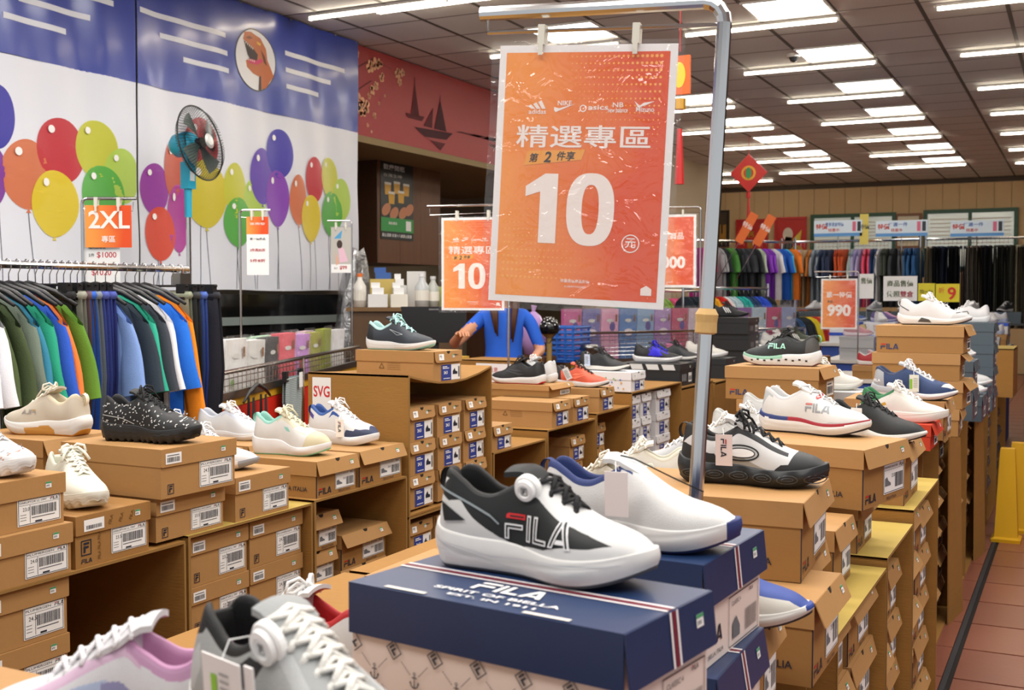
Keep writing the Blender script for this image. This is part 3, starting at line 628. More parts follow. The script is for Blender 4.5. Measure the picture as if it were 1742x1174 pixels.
register('white_top', Shoe(up='f3f3f2', lin='f2f2f1', sole='f6f6f5', out='2a2b2c', lace='f5f5f4', toe='dededc', hh=.036, bulge=.08, bump=.5, tab='f0f0ef', tongue='f4f4f3', laces=5), [('heel_curve', lambda d: d.line((.012,.08),(.05,.058),.003,BLACK,1), 'u'), ('toe_ring', lambda d: (d.line((.235,.05),(.272,.056),.003,BLACK,1), d.line((.272,.056),(.277,.045),.003,BLACK,1)), 'u'), ('shank', lambda d: d.poly([(.085,.012),(.1,.03),(.13,.022),(.14,.01)],mat('4a4a48',.4),1), 's')])
def flecks(d):
    r = random.Random(4)
    for _ in range(150):
        x = r.uniform(.02,.275); z = r.uniform(.04,.1)
        if z < .105-.22*max(0, x-.13): a = r.uniform(0, PI); d.line((x,z),(x+.0045*math.cos(a),z+.0045*math.sin(a)),.0022,mat('c9c9c6',.5),1)
register('black_chunky', Shoe(L=.285, up='17181a', lin='121315', sole='1c1e21', out='17181a', lace='1a1b1d', tongue='17181a', eye='191a1c', hh=.048, hf=.036, bulge=.07, lug=.006, bump=.1, rib=.02, toe='1b1c1e'), [('fleck_print', flecks, 'u'), ('piping', lambda d: (d.line((.02,.07),(.08,.062),.0015,mat('c9c9c6',.5),1), d.line((.08,.062),(.115,.048),.0015,mat('c9c9c6',.5),1)), 'u')])
def fl2(d):
    r = random.Random(5)
    for _ in range(70):
        x = r.uniform(.02,.27); z = r.uniform(.04,.09)
        if z < .1-.22*max(0, x-.13): d.rect(x,z,x+.003,z+.004,mat(r.choice(('8a8a90','b98a7a','7d8594')),.5),1)
register('white_chunky_print', Shoe(L=.285, up='f3f3f2', lin='eeeeee', sole='f4f4f3', out='e9e9e8', lace='d5d7da', hh=.045, hf=.036, lug=.006, rib=.02, bulge=.06), [('graphic_print', fl2, 'u')])
register('cream_chunky', Shoe(L=.285, up='efeedd', lin='ecebd8', sole='eceadb', out='e6e4d2', lace='f0eedf', hh=.045, hf=.036, lug=.006, rib=.02, bulge=.06, eye='f0efdf', lr=.0034))
register('cream_beige', Shoe(L=.275, up='e2d6c2', lin='f0e3c4', sole='f5f3ee', out='e8a23a', lace='e9dfca', eye='ddd0bb', hh=.044, hf=.034, bulge=.12, side=1, rocker=1.5, tab='eadfc6', spatch=[('e9ae4a',[(.3,.6),(.35,.35),(.6,.5),(.62,1.1),(.3,1.1)])]), [('metal_emblem', lambda d: d.fila(.14,.058,.012,mat('a8a29a',.3,.6),mat('d8a860',.3,.6),1), 'u')])
register('black_white_side', Shoe(up='ececea', lin='17181a', sole='eeeeec', out='18191b', heel='1a1b1d', lace='f4f4f2', eye='1b1c1e', tongue='202124', patches=[('1b1c1e',[(.35,.1),(.6,.28),(.7,.1),(.6,0),(.4,.02)])]))
register('grey_pink_toe', Shoe(up='e9e7e8', lin='dcdcdc', sole='eadfda', out='9b9da0', lace='f0f0f0', toe='e6e5e6', spatch=[('8d9094',[(.85,-.1),(.85,1.1),(1.1,1.1),(1.1,-.1)])]))
register('mint_cream', Shoe(L=.265, up='f2f1ee', lin='a5e3d3', sole='f6f6f6', out='8fd9bd', lace='ece6c9', eye='ece5c8', toe='e9ddb8', tongue='efe8cc', high=1.08, hf=.03, hh=.052, chunk=.05, lobes=3, tab='9fe0cf', patches=[('86dfd0',[(.46,.34),(.52,.4),(.56,.32),(.5,.28)]),('f3f3f2',[(.6,.5),(.8,.6),(.8,1.01),(.7,1.01)])]))
register('white_navy_side', Shoe(L=.268, up='f2f2f3', lin='2a4fa8', sole='f3f3f4', out='e3e3e6', lace='f3f3f2', toe='3a4260', eye='f0f0f1', tongue='eeeef0', high=1.08, hf=.03, hh=.050, chunk=.05, lobes=3, tab='22387e', patches=[('2f3754',[(.62,.0),(.66,.25),(.84,.3),(.9,.2),(1.01,.2),(1.01,0)]),('f0f0f2',[(.72,.4),(.84,.36),(.93,.5),(.9,1.01),(.7,1.01)]),('2448a8',[(.36,.4),(.5,.42),(.52,.5),(.4,.52)]),('4a3f8c',[(.0,.38),(.13,.32),(.13,.44),(.0,.5)])]))
register('white_blue_far', Shoe(up='f0f2f6', lin='e4e8f2', sole='f3f3f5', out='dadada', lace='f4f4f4', eye='dfe6f6'))
register('dark_mint', Shoe(L=.285, up='2c333c', lin='bfe9e6', sole='f3f5f5', out='8fd0d4', lace='bdeeea', eye='2a3038', tongue='262c34', toe='2b3038', heel='1d2126', hh=.034, hf=.024, tab=None, bulge=.04, laces=5), [('runner_mark', lambda d: (d.line((.115,.075),(.15,.055),.0015,mat('b8bfc4',.4),1), d.line((.15,.055),(.178,.058),.0015,mat('b8bfc4',.4),1), d.line((.115,.075),(.14,.068),.0015,mat('b8bfc4',.4),1), d.line((.14,.068),(.178,.058),.0015,mat('b8bfc4',.4),1)), 'u')])
register('black_red', Shoe(L=.285, up='1c1e20', lin='141516', sole='f1f1f1', out='c81f28', lace='202224', hh=.034, hf=.024, side=1), [('runner_mark', wave('35393d'), 'u')])
register('white_plain', Shoe(L=.285, up='f0f0f0', lin='e6e6e6', sole='f2f2f2', out='d9d9d9', lace='e8e8e8', hh=.032, hf=.024, side=1))
register('coral', Shoe(L=.285, up='f0583c', lin='2a2424', heel='1f2022', sole='f0f0f0', out='202022', lace='1a1718', toe='e0583f', hh=.032, hf=.024), [('runner_mark', wave('f57a5a'), 'u')])
register('black_low', Shoe(L=.285, up='232528', lin='191b1d', sole='eeece4', out='1b1c1e', lace='222426', hh=.028, hf=.022))
register('blue_black', Shoe(L=.3, up='17181c', lin='101114', sole='f0f0f2', out='d5d5da', lace='2018c8', eye='2a1fd0', tongue='191a1e', hh=.034, hf=.028, bulge=.1), [('stripes', stripes('2a22c8'), 'u'), ('blue_panel', lambda d: d.poly([(.1,.04),(.2,.042),(.17,.075),(.13,.09)],mat('2b22cc',.5),0), 'u')])
register('offwhite_stripes', Shoe(L=.3, up='e6e2da', lin='e2ddd4', sole='f0eff0', out='dad3ca', lace='ebe7e0', hh=.036, hf=.03, bulge=.1), [('stripes', stripes('d3c9c1'), 'u')])
register('black_stripes', Shoe(L=.3, up='17181a', lin='111213', sole='1b1c1e', out='141516', lace='17181a', hh=.026, hf=.022, bulge=.03), [('stripes', stripes('f2f2f2'), 'u')])
register('white_stripes', Shoe(L=.3, up='e6e6e3', lin='d8d8d4', sole='eeece6', out='d8d6d0', lace='ecebe8', hh=.034, hf=.028, bulge=.08), [('stripes', stripes('1c2e2a'), 'u')])
register('olive_stripes', Shoe(L=.3, up='3a4232', lin='2c3226', sole='d8d5c8', out='c9c5b8', lace='3c4434', hh=.034, hf=.028, bulge=.08), [('stripes', stripes('e9e9e4'), 'u')])
register('beige_mesh', Shoe(up='dcd5c2', lin='e8e2cf', sole='e9e4d6', out='d8d2c0', lace='ece7d8', eye='e6dfcd', toe='e1dac7', hh=.04, hf=.032, bulge=.08, bump=.7, patches=[('8a8576',[(.06,.14),(.18,.2),(.16,.38),(.07,.32)])]))
register('grey_pink', Shoe(up='c9cacc', lin='e8c8d0', sole='e9e9ea', out='c9a8b0', lace='dedede', bump=.6))
register('white_grey', Shoe(up='dedfdd', lin='d0cfcc', sole='f0f0ee', out='b8b8b5', lace='e9e9e6', hh=.04, bulge=.1))
register('cream_slip', Shoe(up='f0efe6', lin='e6e0cc', sole='f2f0e8', out='d9d2b8', lace='f2efe4', eye='eeeadc', laces=5, bulge=.05))
FARC = [('ececee','d8d8da'),('2a2c30','e8e8e8'),('d886a8','f4e8ee'),('3450a8','e8ecf4'),('8d9096','f0f0f0'),('b88a5a','e8dcc8'),('c83038','f0f0f0'),('4a9a90','e8f0ee'),('e8a8c8','ffffff'),('20366a','e8e8ee'),('f0f0f2','b8c4e8'),('6a58a8','e8e4f4')]
for k, (a, b) in enumerate(FARC): register('far_%d' % k, Shoe(L=.27, W=.095, up=a, lin='3a3a3e' if k % 2 else b, sole=b, out=a, lace=b, res=26, ns=10, laces=3, bow=False, bump=0))
# ------------------------------------------------------------------ shoeboxes
FACE = {}
def label_big(d, x, y, w, h, size, name='DISRUPTOR LL MULTI GRAPHIC', pic=False, bg=PAPER):
    d.rect(x, y, x+w, y+h, bg, 1); d.frame(x+w*.02, y+h*.03, x+w*.98, y+h*.97, w*.012, INK, 2)
    d.fila(x+w*.76, y+h*.80, h*.11, INK, RED, 2); d.text(name, x+w*.05, y+h*.82, h*.07, INK, 2, w=w*.62)
    d.rect(x+w*.04, y+h*.76, x+w*.96, y+h*.77, INK, 2)
    if pic:
        d.poly([(x+w*.06,y+h*.25),(x+w*.34,y+h*.25),(x+w*.34,y+h*.33),(x+w*.22,y+h*.42),(x+w*.16,y+h*.55),(x+w*.06,y+h*.5)], mat('6a6e74',.6), 2); d.bars(x+w*.55, y+h*.15, x+w*.94, y+h*.62, INK, 2, 15)
        d.text(size, x+w*.38, y+h*.5, h*.12, INK, 2)
    else:
        d.text(size, x+w*.12, y+h*.54, h*.13, INK, 2); d.bars(x+w*.32, y+h*.34, x+w*.9, y+h*.68, INK, 2, 24)
        d.rect(x+w*.28, y+h*.08, x+w*.29, y+h*.74, INK, 2)
        for k in range(3): d.rect(x+w*.06, y+h*(.2+.1*k), x+w*.2, y+h*(.215+.1*k), INK, 2)
        d.rect(x+w*.4, y+h*.07, x+w*.56, y+h*.13, INK, 2); d.rect(x+w*.32, y+h*.24, x+w*.86, y+h*.27, mat('55585e',.6), 2)
def price(d, x, y, s=.016):
    d.rect(x, y, x+s, y+s*.85, PAPER, 1); d.rect(x, y+s*.6, x+s, y+s*.85, mat('4a9a6a',.5), 2); d.text('890', x+s*.1, y+s*.15, s*.3, mat('5a5a60',.5), 2)
ST = {}
def style(n, **k): k.setdefault('flare', 0); k.setdefault('lh', .045); ST[n] = k
style('fila_a', c=KRAFT, lid=KRAFT); style('fila_b', c=KRAFT2, lid=KRAFT, flare=.012, notch=1); style('fila_p', c=KRAFT2, lid=KRAFT2)
style('mizuno', c=KRAFT, lid=KRAFT, flare=.004, notch=1, lh=.04, flap=1); style('white', c=mat('e2e2e4',.5), lid=mat('e6e6e8',.5), flare=.003, notch=1, lh=.04, flap=1)
style('plain', c=KRAFT2, lid=KRAFT, flare=.02); NAVY = mat('1a3158', .4, noise=.05, nscale=10); style('navy', c=mat('e8d8cf',.55), lid=NAVY, lh=.056, flare=.006)
BK = mat('232629', .45); style('black', c=BK, lid=BK, lh=.04); SL = mat('46535c', .5); style('slate', c=SL, lid=SL, lh=.05, flare=.008); style('red', c=mat('b8331c',.5), lid=mat('c0391e',.5), flare=.01)
style('blue', c=mat('e9ebee',.5), lid=mat('2b55c8',.5), lh=.03); style('grey', c=mat('bcbec0',.5), lid=mat('b2b5b8',.5), lh=.03)
BM = {}
def boxparts(stn, L, W, Hh, v):
    key = (stn, round(L,3), round(W,3), round(Hh,3), v)
    if key in BM: return BM[key]
    S = ST[stn]; r = random.Random(hash((stn, v)) % 99 if 0 else len(stn)*7+v); lh = min(S['lh'], Hh*.45); fl = S['flare']*(1+.6*(v % 3)); out = []
    b = M().box((-L+.003,.003,0),(-.003,W-.003,Hh-.003),S['c'])
    b.box((-.0035,.002,0),(-.0022,.006,Hh-lh),INK if stn=='fila_b' else S['c'])
    out.append(('body', b.mesh('body'), 0))
    l = M(); l.box((-L,0,Hh-.002),(0,W,Hh),S['lid']); y0, y1 = 0, W
    l.box((-L,0,Hh-lh),(0,.002,Hh-.002),S['lid']); l.box((-L,W-.002,Hh-lh),(0,W,Hh-.002),S['lid']); l.box((-L,.002,Hh-lh),(-L+.002,W-.002,Hh-.002),S['lid'])
    # front flap of the lid, flaring outwards, its lower corners rounded
    rr = .012 if S.get('flap') else .003; i0 = .006 if S.get('flap') else 0
    P = [(i0,0),(W-i0,0),(W-i0,-lh+rr)]+[(W-i0-rr+rr*math.cos(a),-lh+rr-rr*math.sin(a)) for a in (PI/6,PI/3,PI/2)]+[(i0+rr-rr*math.cos(a),-lh+rr-rr*math.sin(a)) for a in (PI/2,PI/3,PI/6)]+[(i0,-lh+rr)]
    if S.get('notch'):
        q = [(W/2+.013*math.cos(a), -.011*math.sin(a)) for a in (0,PI/5,2*PI/5,3*PI/5,4*PI/5,PI)]
        P = [(i0,0)]+[p for p in q[::-1]]+P[1:]
    ang = math.atan2(fl, lh); T = frameM((0,0,Hh-.0005),(0,1,0),(-math.sin(ang)*-1*-1 if 0 else -math.sin(ang),0,math.cos(ang)))
    l.prism(P, .002, S['lid'], T)
    if S.get('notch'): l.add([tuple(T @ Vector(p)) for p in ((W/2-.012,0,.0008),(W/2+.012,0,.0008),(W/2+.008,-.009,.0008),(W/2-.008,-.009,.0008))], [(0,1,2,3)], NOTCH_SHADE)  # dark patch in the finger notch, painting in the shade of the hole
    out.append(('lid', l.mesh('lid'), 0))
    def F(u0=0, v0=0): return frameM(tuple(T @ Vector((u0, v0, .0026))), (0,1,0), (-math.sin(ang),0,math.cos(ang)))
    sizes = ['23.0','23.5','24.0','24.5','25.0','25.5','26.0','27.0']; sz = sizes[v % 8]; lowh = Hh-lh
    E_ = END(-.0022); side = SIDE(-L,.0026-.001)
    if stn == 'fila_a':
        d = D(); label_big(d, W*.5, lowh*.14, W*.45, lowh*.86, sz, r.choice(('DISRUPTOR LL MULTI GRAPHIC','PLUMERGEN','DISRUPTOR LL 1997'))); out.append(('size_label', d, E_)); d = D(); d.fbox(W*.09, lowh*.12, .025, INK, 1); out.append(('logo_print', d, E_))
        d = D(); d.rect(W*.05,-lh*.85,W*.25,-lh*.25,PAPER,1); d.bars(W*.07,-lh*.75,W*.23,-lh*.48,INK,2,12); d.rect(W*.07,-lh*.4,W*.22,-lh*.36,INK,2); price(d, W*.78, -lh*.62); out.append(('price_sticker', d, F()))
    elif stn in ('fila_b','fila_p'):
        d = D(); label_big(d, W*.47, lowh*.2, W*.48, lowh*.78, sz, 'WMNS RACER' if stn == 'fila_b' else 'DISRUPTOR LL 1997', stn == 'fila_b')
        out.append(('size_label', d, E_)); d = D()
        if stn == 'fila_b': d.fila(W*.07, lowh*.12, .020, INK, RED, 1); d.text('BIELLA ITALIA', W*.55, lowh*.05, .007, INK, 1)
        else:
            d.fbox(W*.08, lowh*.35, .036, INK, 1); d.fila(W*.08, lowh*.12, .010, INK, INK, 1)
            for k in range(3): d.text('FILA', W*(.33+.0*k), lowh*(.15+.3*k), .008, mat('7a5426',.7), 1, .02, rot=PI/2)
        out.append(('logo_print', d, E_)); d = D(); price(d, W*.78, -lh*.6)
        if stn == 'fila_p':
            d.rect(W*.1,-lh*.85,W*.36,-lh*.25,PAPER,1); d.bars(W*.13,-lh*.75,W*.33,-lh*.55,INK,2,12)
            for k in range(3): d.text('FILA', W*(.45+.14*k), -lh*.75, .009, mat('7a5426',.7), 1, .02, rot=1.2)
        out.append(('price_sticker', d, F()))
        d = D()
        if stn == 'fila_b': d.text('BIELLA ITALIA', L*.55, lowh*.28, .013, INK, 1, .01); out.append(('side_lettering', d, side))
    elif stn in ('mizuno','white'):
        d = D(); BLU = mat('2a3f8f',.5); x, y, w_, h = W*.28, lowh*.08, W*.66, lowh*.78
        d.rect(x,y,x+w_,y+h,PAPER,1); d.rect(x,y,x+w_*.52,y+h,BLU,2); d.text('24.5', x+w_*.12, y+h*.4, h*.2, WHITE, 3, .03); d.rect(x+w_*.06,y+h*.75,x+w_*.4,y+h*.8,WHITE,3); d.rect(x+w_*.06,y+h*.85,x+w_*.3,y+h*.9,WHITE,3); d.rect(x+w_*.1,y+h*.1,x+w_*.45,y+h*.14,WHITE,3)
        d.poly([(x+w_*.6,y+h*.35),(x+w_*.85,y+h*.35),(x+w_*.85,y+h*.5),(x+w_*.75,y+h*.55),(x+w_*.7,y+h*.75),(x+w_*.6,y+h*.55)], INK, 3); d.bars(x+w_*.9,y+h*.15,x+w_*.97,y+h*.85,INK,3,5)
        out.append(('size_label', d, E_)); d = D(); d.rect(W*.15,-lh*.8,W*.32,-lh*.25,WHITE,1); d.text('MJ', W*.18,-lh*.65, lh*.3, INK, 2); d.text('Mizuno', W*.70,-lh*.45, .006, INK, 2, .02); price(d, W*.62, -lh*.62, .013); out.append(('price_sticker', d, F()))
        d = D()
        if stn == 'mizuno':
            for k in range(3):
                a = PI/2+2*PI*k/3; d.line((L*.34+.012*math.cos(a),lowh*.75+.012*math.sin(a)),(L*.34+.012*math.cos(a+2.1),lowh*.75+.012*math.sin(a+2.1)),.0022,mat('6b4a22',.7),1)
            for k in range(4): d.rect(L*.41,lowh*(.62+.1*k),L*.58,lowh*(.635+.1*k),mat('7a5628',.7),1)
            out.append(('side_lettering', d, side))
        else:
            d.text('mizuno', L*.05, Hh*.8, .008, mat('8a8f9a',.5), 1); pal = ['d8a23a','c8583a','6aa84a','4a78c8']
            for k in range(16): d.ell(r.uniform(.03,L-.03), r.uniform(.015,Hh-.03), .003+.003*r.random(), .003+.002*r.random(), mat(pal[k%4],.5), 1, 8)
            d.ring(L*.42,Hh*.45,.03,.03,.002,mat(pal[0],.5),1); d.ring(L*.42,Hh*.45,.024,.024,.002,mat(pal[1],.5),1); d.ell(L*.5,Hh*.15,.009,.009,mat(pal[1],.5),1); d.ring(L*.62,Hh*.3,.007,.007,.002,mat(pal[0],.5),1)
            out.append(('doodle_print', d, SIDE(-L,-.001)))
    elif stn == 'navy':
        bg = mat('e6c9bd',.5); d = D(); d.frame(W*.44, lowh*.04, W*.95, lowh*.86, .0012, INK, 1); d.text('CLASSIC 4', W*.48, lowh*.7, .006, INK, 2); d.fila(W*.78, lowh*.76, .005, INK, RED, 2); d.bars(W*.72, lowh*.15, W*.92, lowh*.5, mat('7a7470',.6), 2, 12); d.poly([(W*.5,lowh*.15),(W*.62,lowh*.15),(W*.62,lowh*.3),(W*.56,lowh*.5),(W*.5,lowh*.4)],mat('6a6e74',.6),2)
        out.append(('size_label', d, E_)); d = D(); d.fila(W*.05, lowh*.3, .022, INK, RED, 1); d.text('EST. BIELLA, ITALIA', W*.05, lowh*.1, .007, INK, 1, w=.075); out.append(('logo_print', d, E_))
        WS = mat('efe9ea',.5); RS = mat('7c1f33',.5); d = D(); yy = W*.46
        for a, c in ((0,WS),(.0045,NAVY),(.0065,RS),(.0125,NAVY),(.0145,WS)): d.rect(yy+a, -lh, yy+a+(.004 if c is WS else .006), 0, c, 1) if c is not NAVY else None
        price(d, W*.76, -lh*.52); out.append(('lid_stripes', d, F()))
        d = D()
        for a, c, w_ in ((0,WS,.004),(.0065,RS,.006),(.0145,WS,.004)): d.rect(-L, yy+a, -.0, yy+a+w_, c, 1)
        d.fila(-L*.5-.045, W*.27, .028, WHITE, WHITE, 2); d.text('SPIRIT OF BIELLA', -L*.5-.08, W*.17, .009, WHITE, 2, .02, w=.16); d.text('EST. IN 1911', -L*.5-.05, W*.09, .007, WHITE, 2, .02, w=.11)
        d.rect(-L*.86,.003,-L*.70,.010,mat('d9d5cc',.7),2); d.rect(-L*.34,.003,-L*.18,.010,mat('d9d5cc',.7),2)
        out.append(('lid_print', d, TOP(0,0,Hh+.0004)))
        d = D(); ik = mat('33353f',.6); n = 0
        def anchor(x, y, s):
            d.ring(x,y+s*.85,s*.16,s*.16,s*.07,ik,1,10); d.rect(x-s*.05,y-s*.5,x+s*.05,y+s*.7,ik,1); d.rect(x-s*.3,y+s*.42,x+s*.3,y+s*.52,ik,1)
            for k in range(8):
                a, b_ = PI*(1+k/8), PI*(1+(k+1)/8); d.poly([(x+s*.5*math.cos(a),y-.05*s+s*.5*math.sin(a)),(x+s*.5*math.cos(b_),y-.05*s+s*.5*math.sin(b_)),(x+s*.38*math.cos(b_),y-.05*s+s*.38*math.sin(b_)),(x+s*.38*math.cos(a),y-.05*s+s*.38*math.sin(a))][::1], ik, 1)
            for q in (-1,1): d.poly([(x+q*s*.6,y-.1*s),(x+q*s*.32,y-.1*s),(x+q*s*.46,y+.16*s)][::q], ik, 1)
        px = .056
        for row in range(2):
            yF = lowh-.010-.056*row; yA = yF-.030
            for k in range(-1, 8):
                xF = .008+px*k; xA = xF+px/2; anchor(xA, yA, .0115); T0 = len(d.v); d.fbox(-.007,-.008,.017,ik,1)
                d.v[T0:] = [((vx*.8-vy*.6)+xF, (vx*.6+vy*.8)+yF, vz) for vx, vy, vz in d.v[T0:]]
                for q in (-1, 1):
                    for n_ in range(6):
                        f0 = .36+n_*.075; X0, Y0 = xF+q*px/2*f0, yF-.028*f0; d.line((X0,Y0),(X0+q*.0016,Y0-.0016),.0008,ik,1)
                        X0, Y0 = xA+q*px/2*f0, yA-.026*f0; d.line((X0,Y0),(X0+q*.0016,Y0-.0016),.0008,ik,1)
        keep = [i for i, f in enumerate(d.f) if all(.002 < d.v[k][0] < L-.008 and .002 < d.v[k][1] < lowh+.01 for k in f)]
        d.f = [d.f[i] for i in keep]; d.mi = [d.mi[i] for i in keep]
        out.append(('anchor_print', d, side))
    elif stn == 'black':
        d = D()
        for k in range(3): d.rect(W*.2+k*.03, lowh*.3, W*.2+k*.03+.018, lowh*.75, mat('8e9296',.5), 1)
        d.rect(W*.66,lowh*.2,W*.9,lowh*.8,PAPER,1); d.bars(W*.68,lowh*.3,W*.88,lowh*.6,INK,2,9); out.append(('size_label', d, E_))
        d = D(); price(d, W*.7, -lh*.7); out.append(('price_sticker', d, F()))
        d = D()
        for k in range(3): x = L*.18+k*L*.26; d.poly([(x,Hh-.004),(x+L*.2,Hh-.004),(x+L*.23,Hh-lh*.9),(x+L*.04,Hh-lh*.9)], mat('d2d4d4',.5), 1)
        out.append(('stripe_print', d, SIDE(-L,-.001))) if v % 2 else None
    elif stn in ('slate','red','blue','grey','plain'):
        d = D(); d.rect(W*.5,lowh*.15,W*.92,lowh*.85,PAPER,1); d.bars(W*.54,lowh*.25,W*.88,lowh*.6,INK,2,12); d.rect(W*.54,lowh*.68,W*.8,lowh*.74,INK,2); out.append(('size_label', d, E_))
        if stn != 'blue': d = D(); price(d, W*.75, -lh*.6); out.append(('price_sticker', d, F()))
        if stn == 'plain': d = D(); d.fila(.02, lowh*.2, .022, mat('27345f',.5), RED, 1); out.append(('side_lettering', d, side)) if v == 3 else None
    out = [(n, (m.mesh(n) if isinstance(m, M) else m), t) for n, m, t in out]
    BM[key] = out; return out
def sbox(stn, lab, x, y, z, W=.21, Hh=.12, L=.33, yaw=0, v=0, group=None, mirror=False):
    t = thing('shoebox', lab, 'shoebox', (x, y, z), R_(yaw), group)
    for n, me, T in boxparts(stn, L, W, Hh, v):
        o = part(t, n, me)
        if T: o.matrix_local = T
    return t
# ------------------------------------------------------------------ open cartons laid on their side as shelves
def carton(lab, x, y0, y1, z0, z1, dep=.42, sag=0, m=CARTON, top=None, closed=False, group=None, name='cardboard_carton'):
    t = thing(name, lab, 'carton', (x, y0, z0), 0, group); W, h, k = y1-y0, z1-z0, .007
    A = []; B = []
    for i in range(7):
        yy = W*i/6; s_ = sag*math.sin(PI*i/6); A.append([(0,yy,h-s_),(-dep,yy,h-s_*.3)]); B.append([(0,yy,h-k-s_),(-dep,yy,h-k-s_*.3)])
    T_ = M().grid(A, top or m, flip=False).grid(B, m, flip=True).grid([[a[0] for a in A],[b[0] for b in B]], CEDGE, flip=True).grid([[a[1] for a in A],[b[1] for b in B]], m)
    part(t, 'top_panel', T_)
    part(t, 'side_panel', M().box((-dep,0,0),(0,k,h-k-.001),m)); part(t, 'side_panel', M().box((-dep,W-k,0),(0,W,h-k-.001),m))
    part(t, 'bottom_panel', M().box((-dep,k,0),(0,W-k,k),m)); part(t, 'back_panel', M().box((-dep,k,k),(-dep+k,W-k,h-k-.02),m))
    if closed: part(t, 'front_flap', M().box((-k,k,k),(0,W/2-.002,h-k-.012),m)); part(t, 'front_flap', M().box((-k,W/2+.002,k),(0,W-k,h-k-.012),m))
    part(t, 'cut_edge', M().box((.0002,-.001,0),(.0012,k+.001,h-k),CEDGE)); part(t, 'cut_edge', M().box((.0002,W-k,0),(.0012,W,h-k),CEDGE))
    return t
ORD = ['top','second from top','third from top','fourth from top','fifth from top','sixth from top','seventh from top']
def short(l):
    return l
def fill(where, x, cols, ztops, hh, sty, L=.33, zmin=.02, jit=.012):     # columns of boxes inside a carton
    for ci, (ya, yb) in enumerate(cols):
        z = ztops[ci] if isinstance(ztops, (list, tuple)) else ztops; n = 0
        cn = '' if len(cols) == 1 else ['left column of the ','right column of the '][ci]  if len(cols) == 2 else ['left','middle','right'][ci]+' column of the '
        zs = []
        while z-hh >= zmin-.001: zs.append(z-hh); z -= hh
        # the last one stands on the carton's floor
        off = 0
        for k, zz in enumerate(zs):
            sb = sbox(sty, '%s shoebox, %s, %s%s' % (SNAME[sty], ORD[min(k,6)].replace(' from top',''), cn.replace(' column of the',' column,'), where), x-abs(rnd.gauss(0,jit)), ya+.002, zz, yb-ya-.004, hh-.001, L, 0, rnd.randrange(4), group='shoeboxes filed inside the cartons')
SNAME = {'fila_a':'brown','fila_b':'tan notched-lid','fila_p':'printed brown','mizuno':'kraft flap-front','white':'white flap-front','plain':'plain brown','black':'black','slate':'slate grey','blue':'blue lidded','red':'red','navy':'navy lidded','grey':'grey'}
FX = -2.05
CY = CARTON_Y
carton('open carton at far left with a dark half-empty inside', FX, 1.40, 2.225, .0, .82, .8)
fill('half-empty carton at far left', FX-.01, [(1.61,1.86)], [.81], .13, 'fila_a', jit=.003)
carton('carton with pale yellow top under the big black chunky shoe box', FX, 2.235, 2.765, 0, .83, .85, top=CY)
fill('carton under the black chunky shoe', FX-.02, [(2.26,2.50),(2.505,2.75)], [.815,.815], .132, 'fila_a', jit=.003)
carton('carton under the mint and navy sided white sneakers', FX, 2.775, 3.30, 0, .835, .8)
fill('carton below the mint collared sneaker', FX-.06, [(2.79,2.985),(3.0,3.27)], [.77,.68], .115, 'fila_b')
cf = carton('tall carton shelf with sagging top and taped side', FX, 3.312, 3.925, .69, 1.178, .42, sag=.04)
tp = D().rect(.02,.02,.10,.47,mat('e4e2de',.4),1).rect(.035,.14,.095,.30,mat('c8924e',.7),2).rect(.025,.19,.045,.33,mat('b3262c',.5),2)
tp.text('CAUTION', .031, .20, .011, WHITE, 3, .02, w=None) if 0 else tp.text('CAUTION', .041, .20, .012, WHITE, 3, .02, rot=PI/2, w=.11); tp.text('SVG', .025, .40, .04, mat('c8262c',.5), 2, .02, w=.07); tp.text('LUGGAGE SORT', .033, .345, .005, mat('c8262c',.5), 2, rot=0)
part(cf, 'printed_tape', tp, T=frameM((-.42,-.001,0),(1,0,0),(0,0,1)))
fill('tall shelf carton', FX-.012, [(3.33,3.515),(3.53,3.71),(3.73,3.905)], 1.06, .118, 'mizuno', zmin=.695, jit=.003)
carton('lower carton below the tall shelf carton', FX, 3.312, 3.925, 0, .688, .42)
fill('lower carton below the tall shelf', FX-.02, [(3.34,3.515),(3.53,3.71),(3.73,3.905)], .655, .118, 'mizuno')
carton('carton step right of the tall shelf, holding one small box', FX, 3.94, 4.43, 0, .835, .7)
carton('carton step under the long kraft boxes', FX, 4.445, 4.99, 0, .87, .8)
fill('carton step under the long kraft boxes', FX-.03, [(4.75,4.93)], .8, .115, 'mizuno')
carton('carton step under the coral running shoe', FX, 5.0, 5.46, 0, .89, .8)
fill('carton step under the coral shoe', FX-.05, [(5.1,5.28)], .82, .115, 'mizuno')
carton('carton of white boxes at the end of the row', FX, 5.47, 6.28, 0, .955, .7)
fill('white box carton at the row end', FX-.02, [(5.50,5.66),(5.67,5.83),(5.9,6.14)], [.93,.93,.93], .125, 'white', jit=.003)
for k, (ya, yb, zt) in enumerate(((6.36,7.0,.915),(7.05,7.75,.90),(7.8,8.9,.92))):
    carton(['closed carton under the black box with the blue shoe','closed carton under the off-white striped shoe','closed carton under the tall black box stack'][k], -2.08, ya, yb, 0, zt, .7, closed=True)
def at(px, py, z): p = on(2, px, py, z); return p[0], p[1]
B = sbox
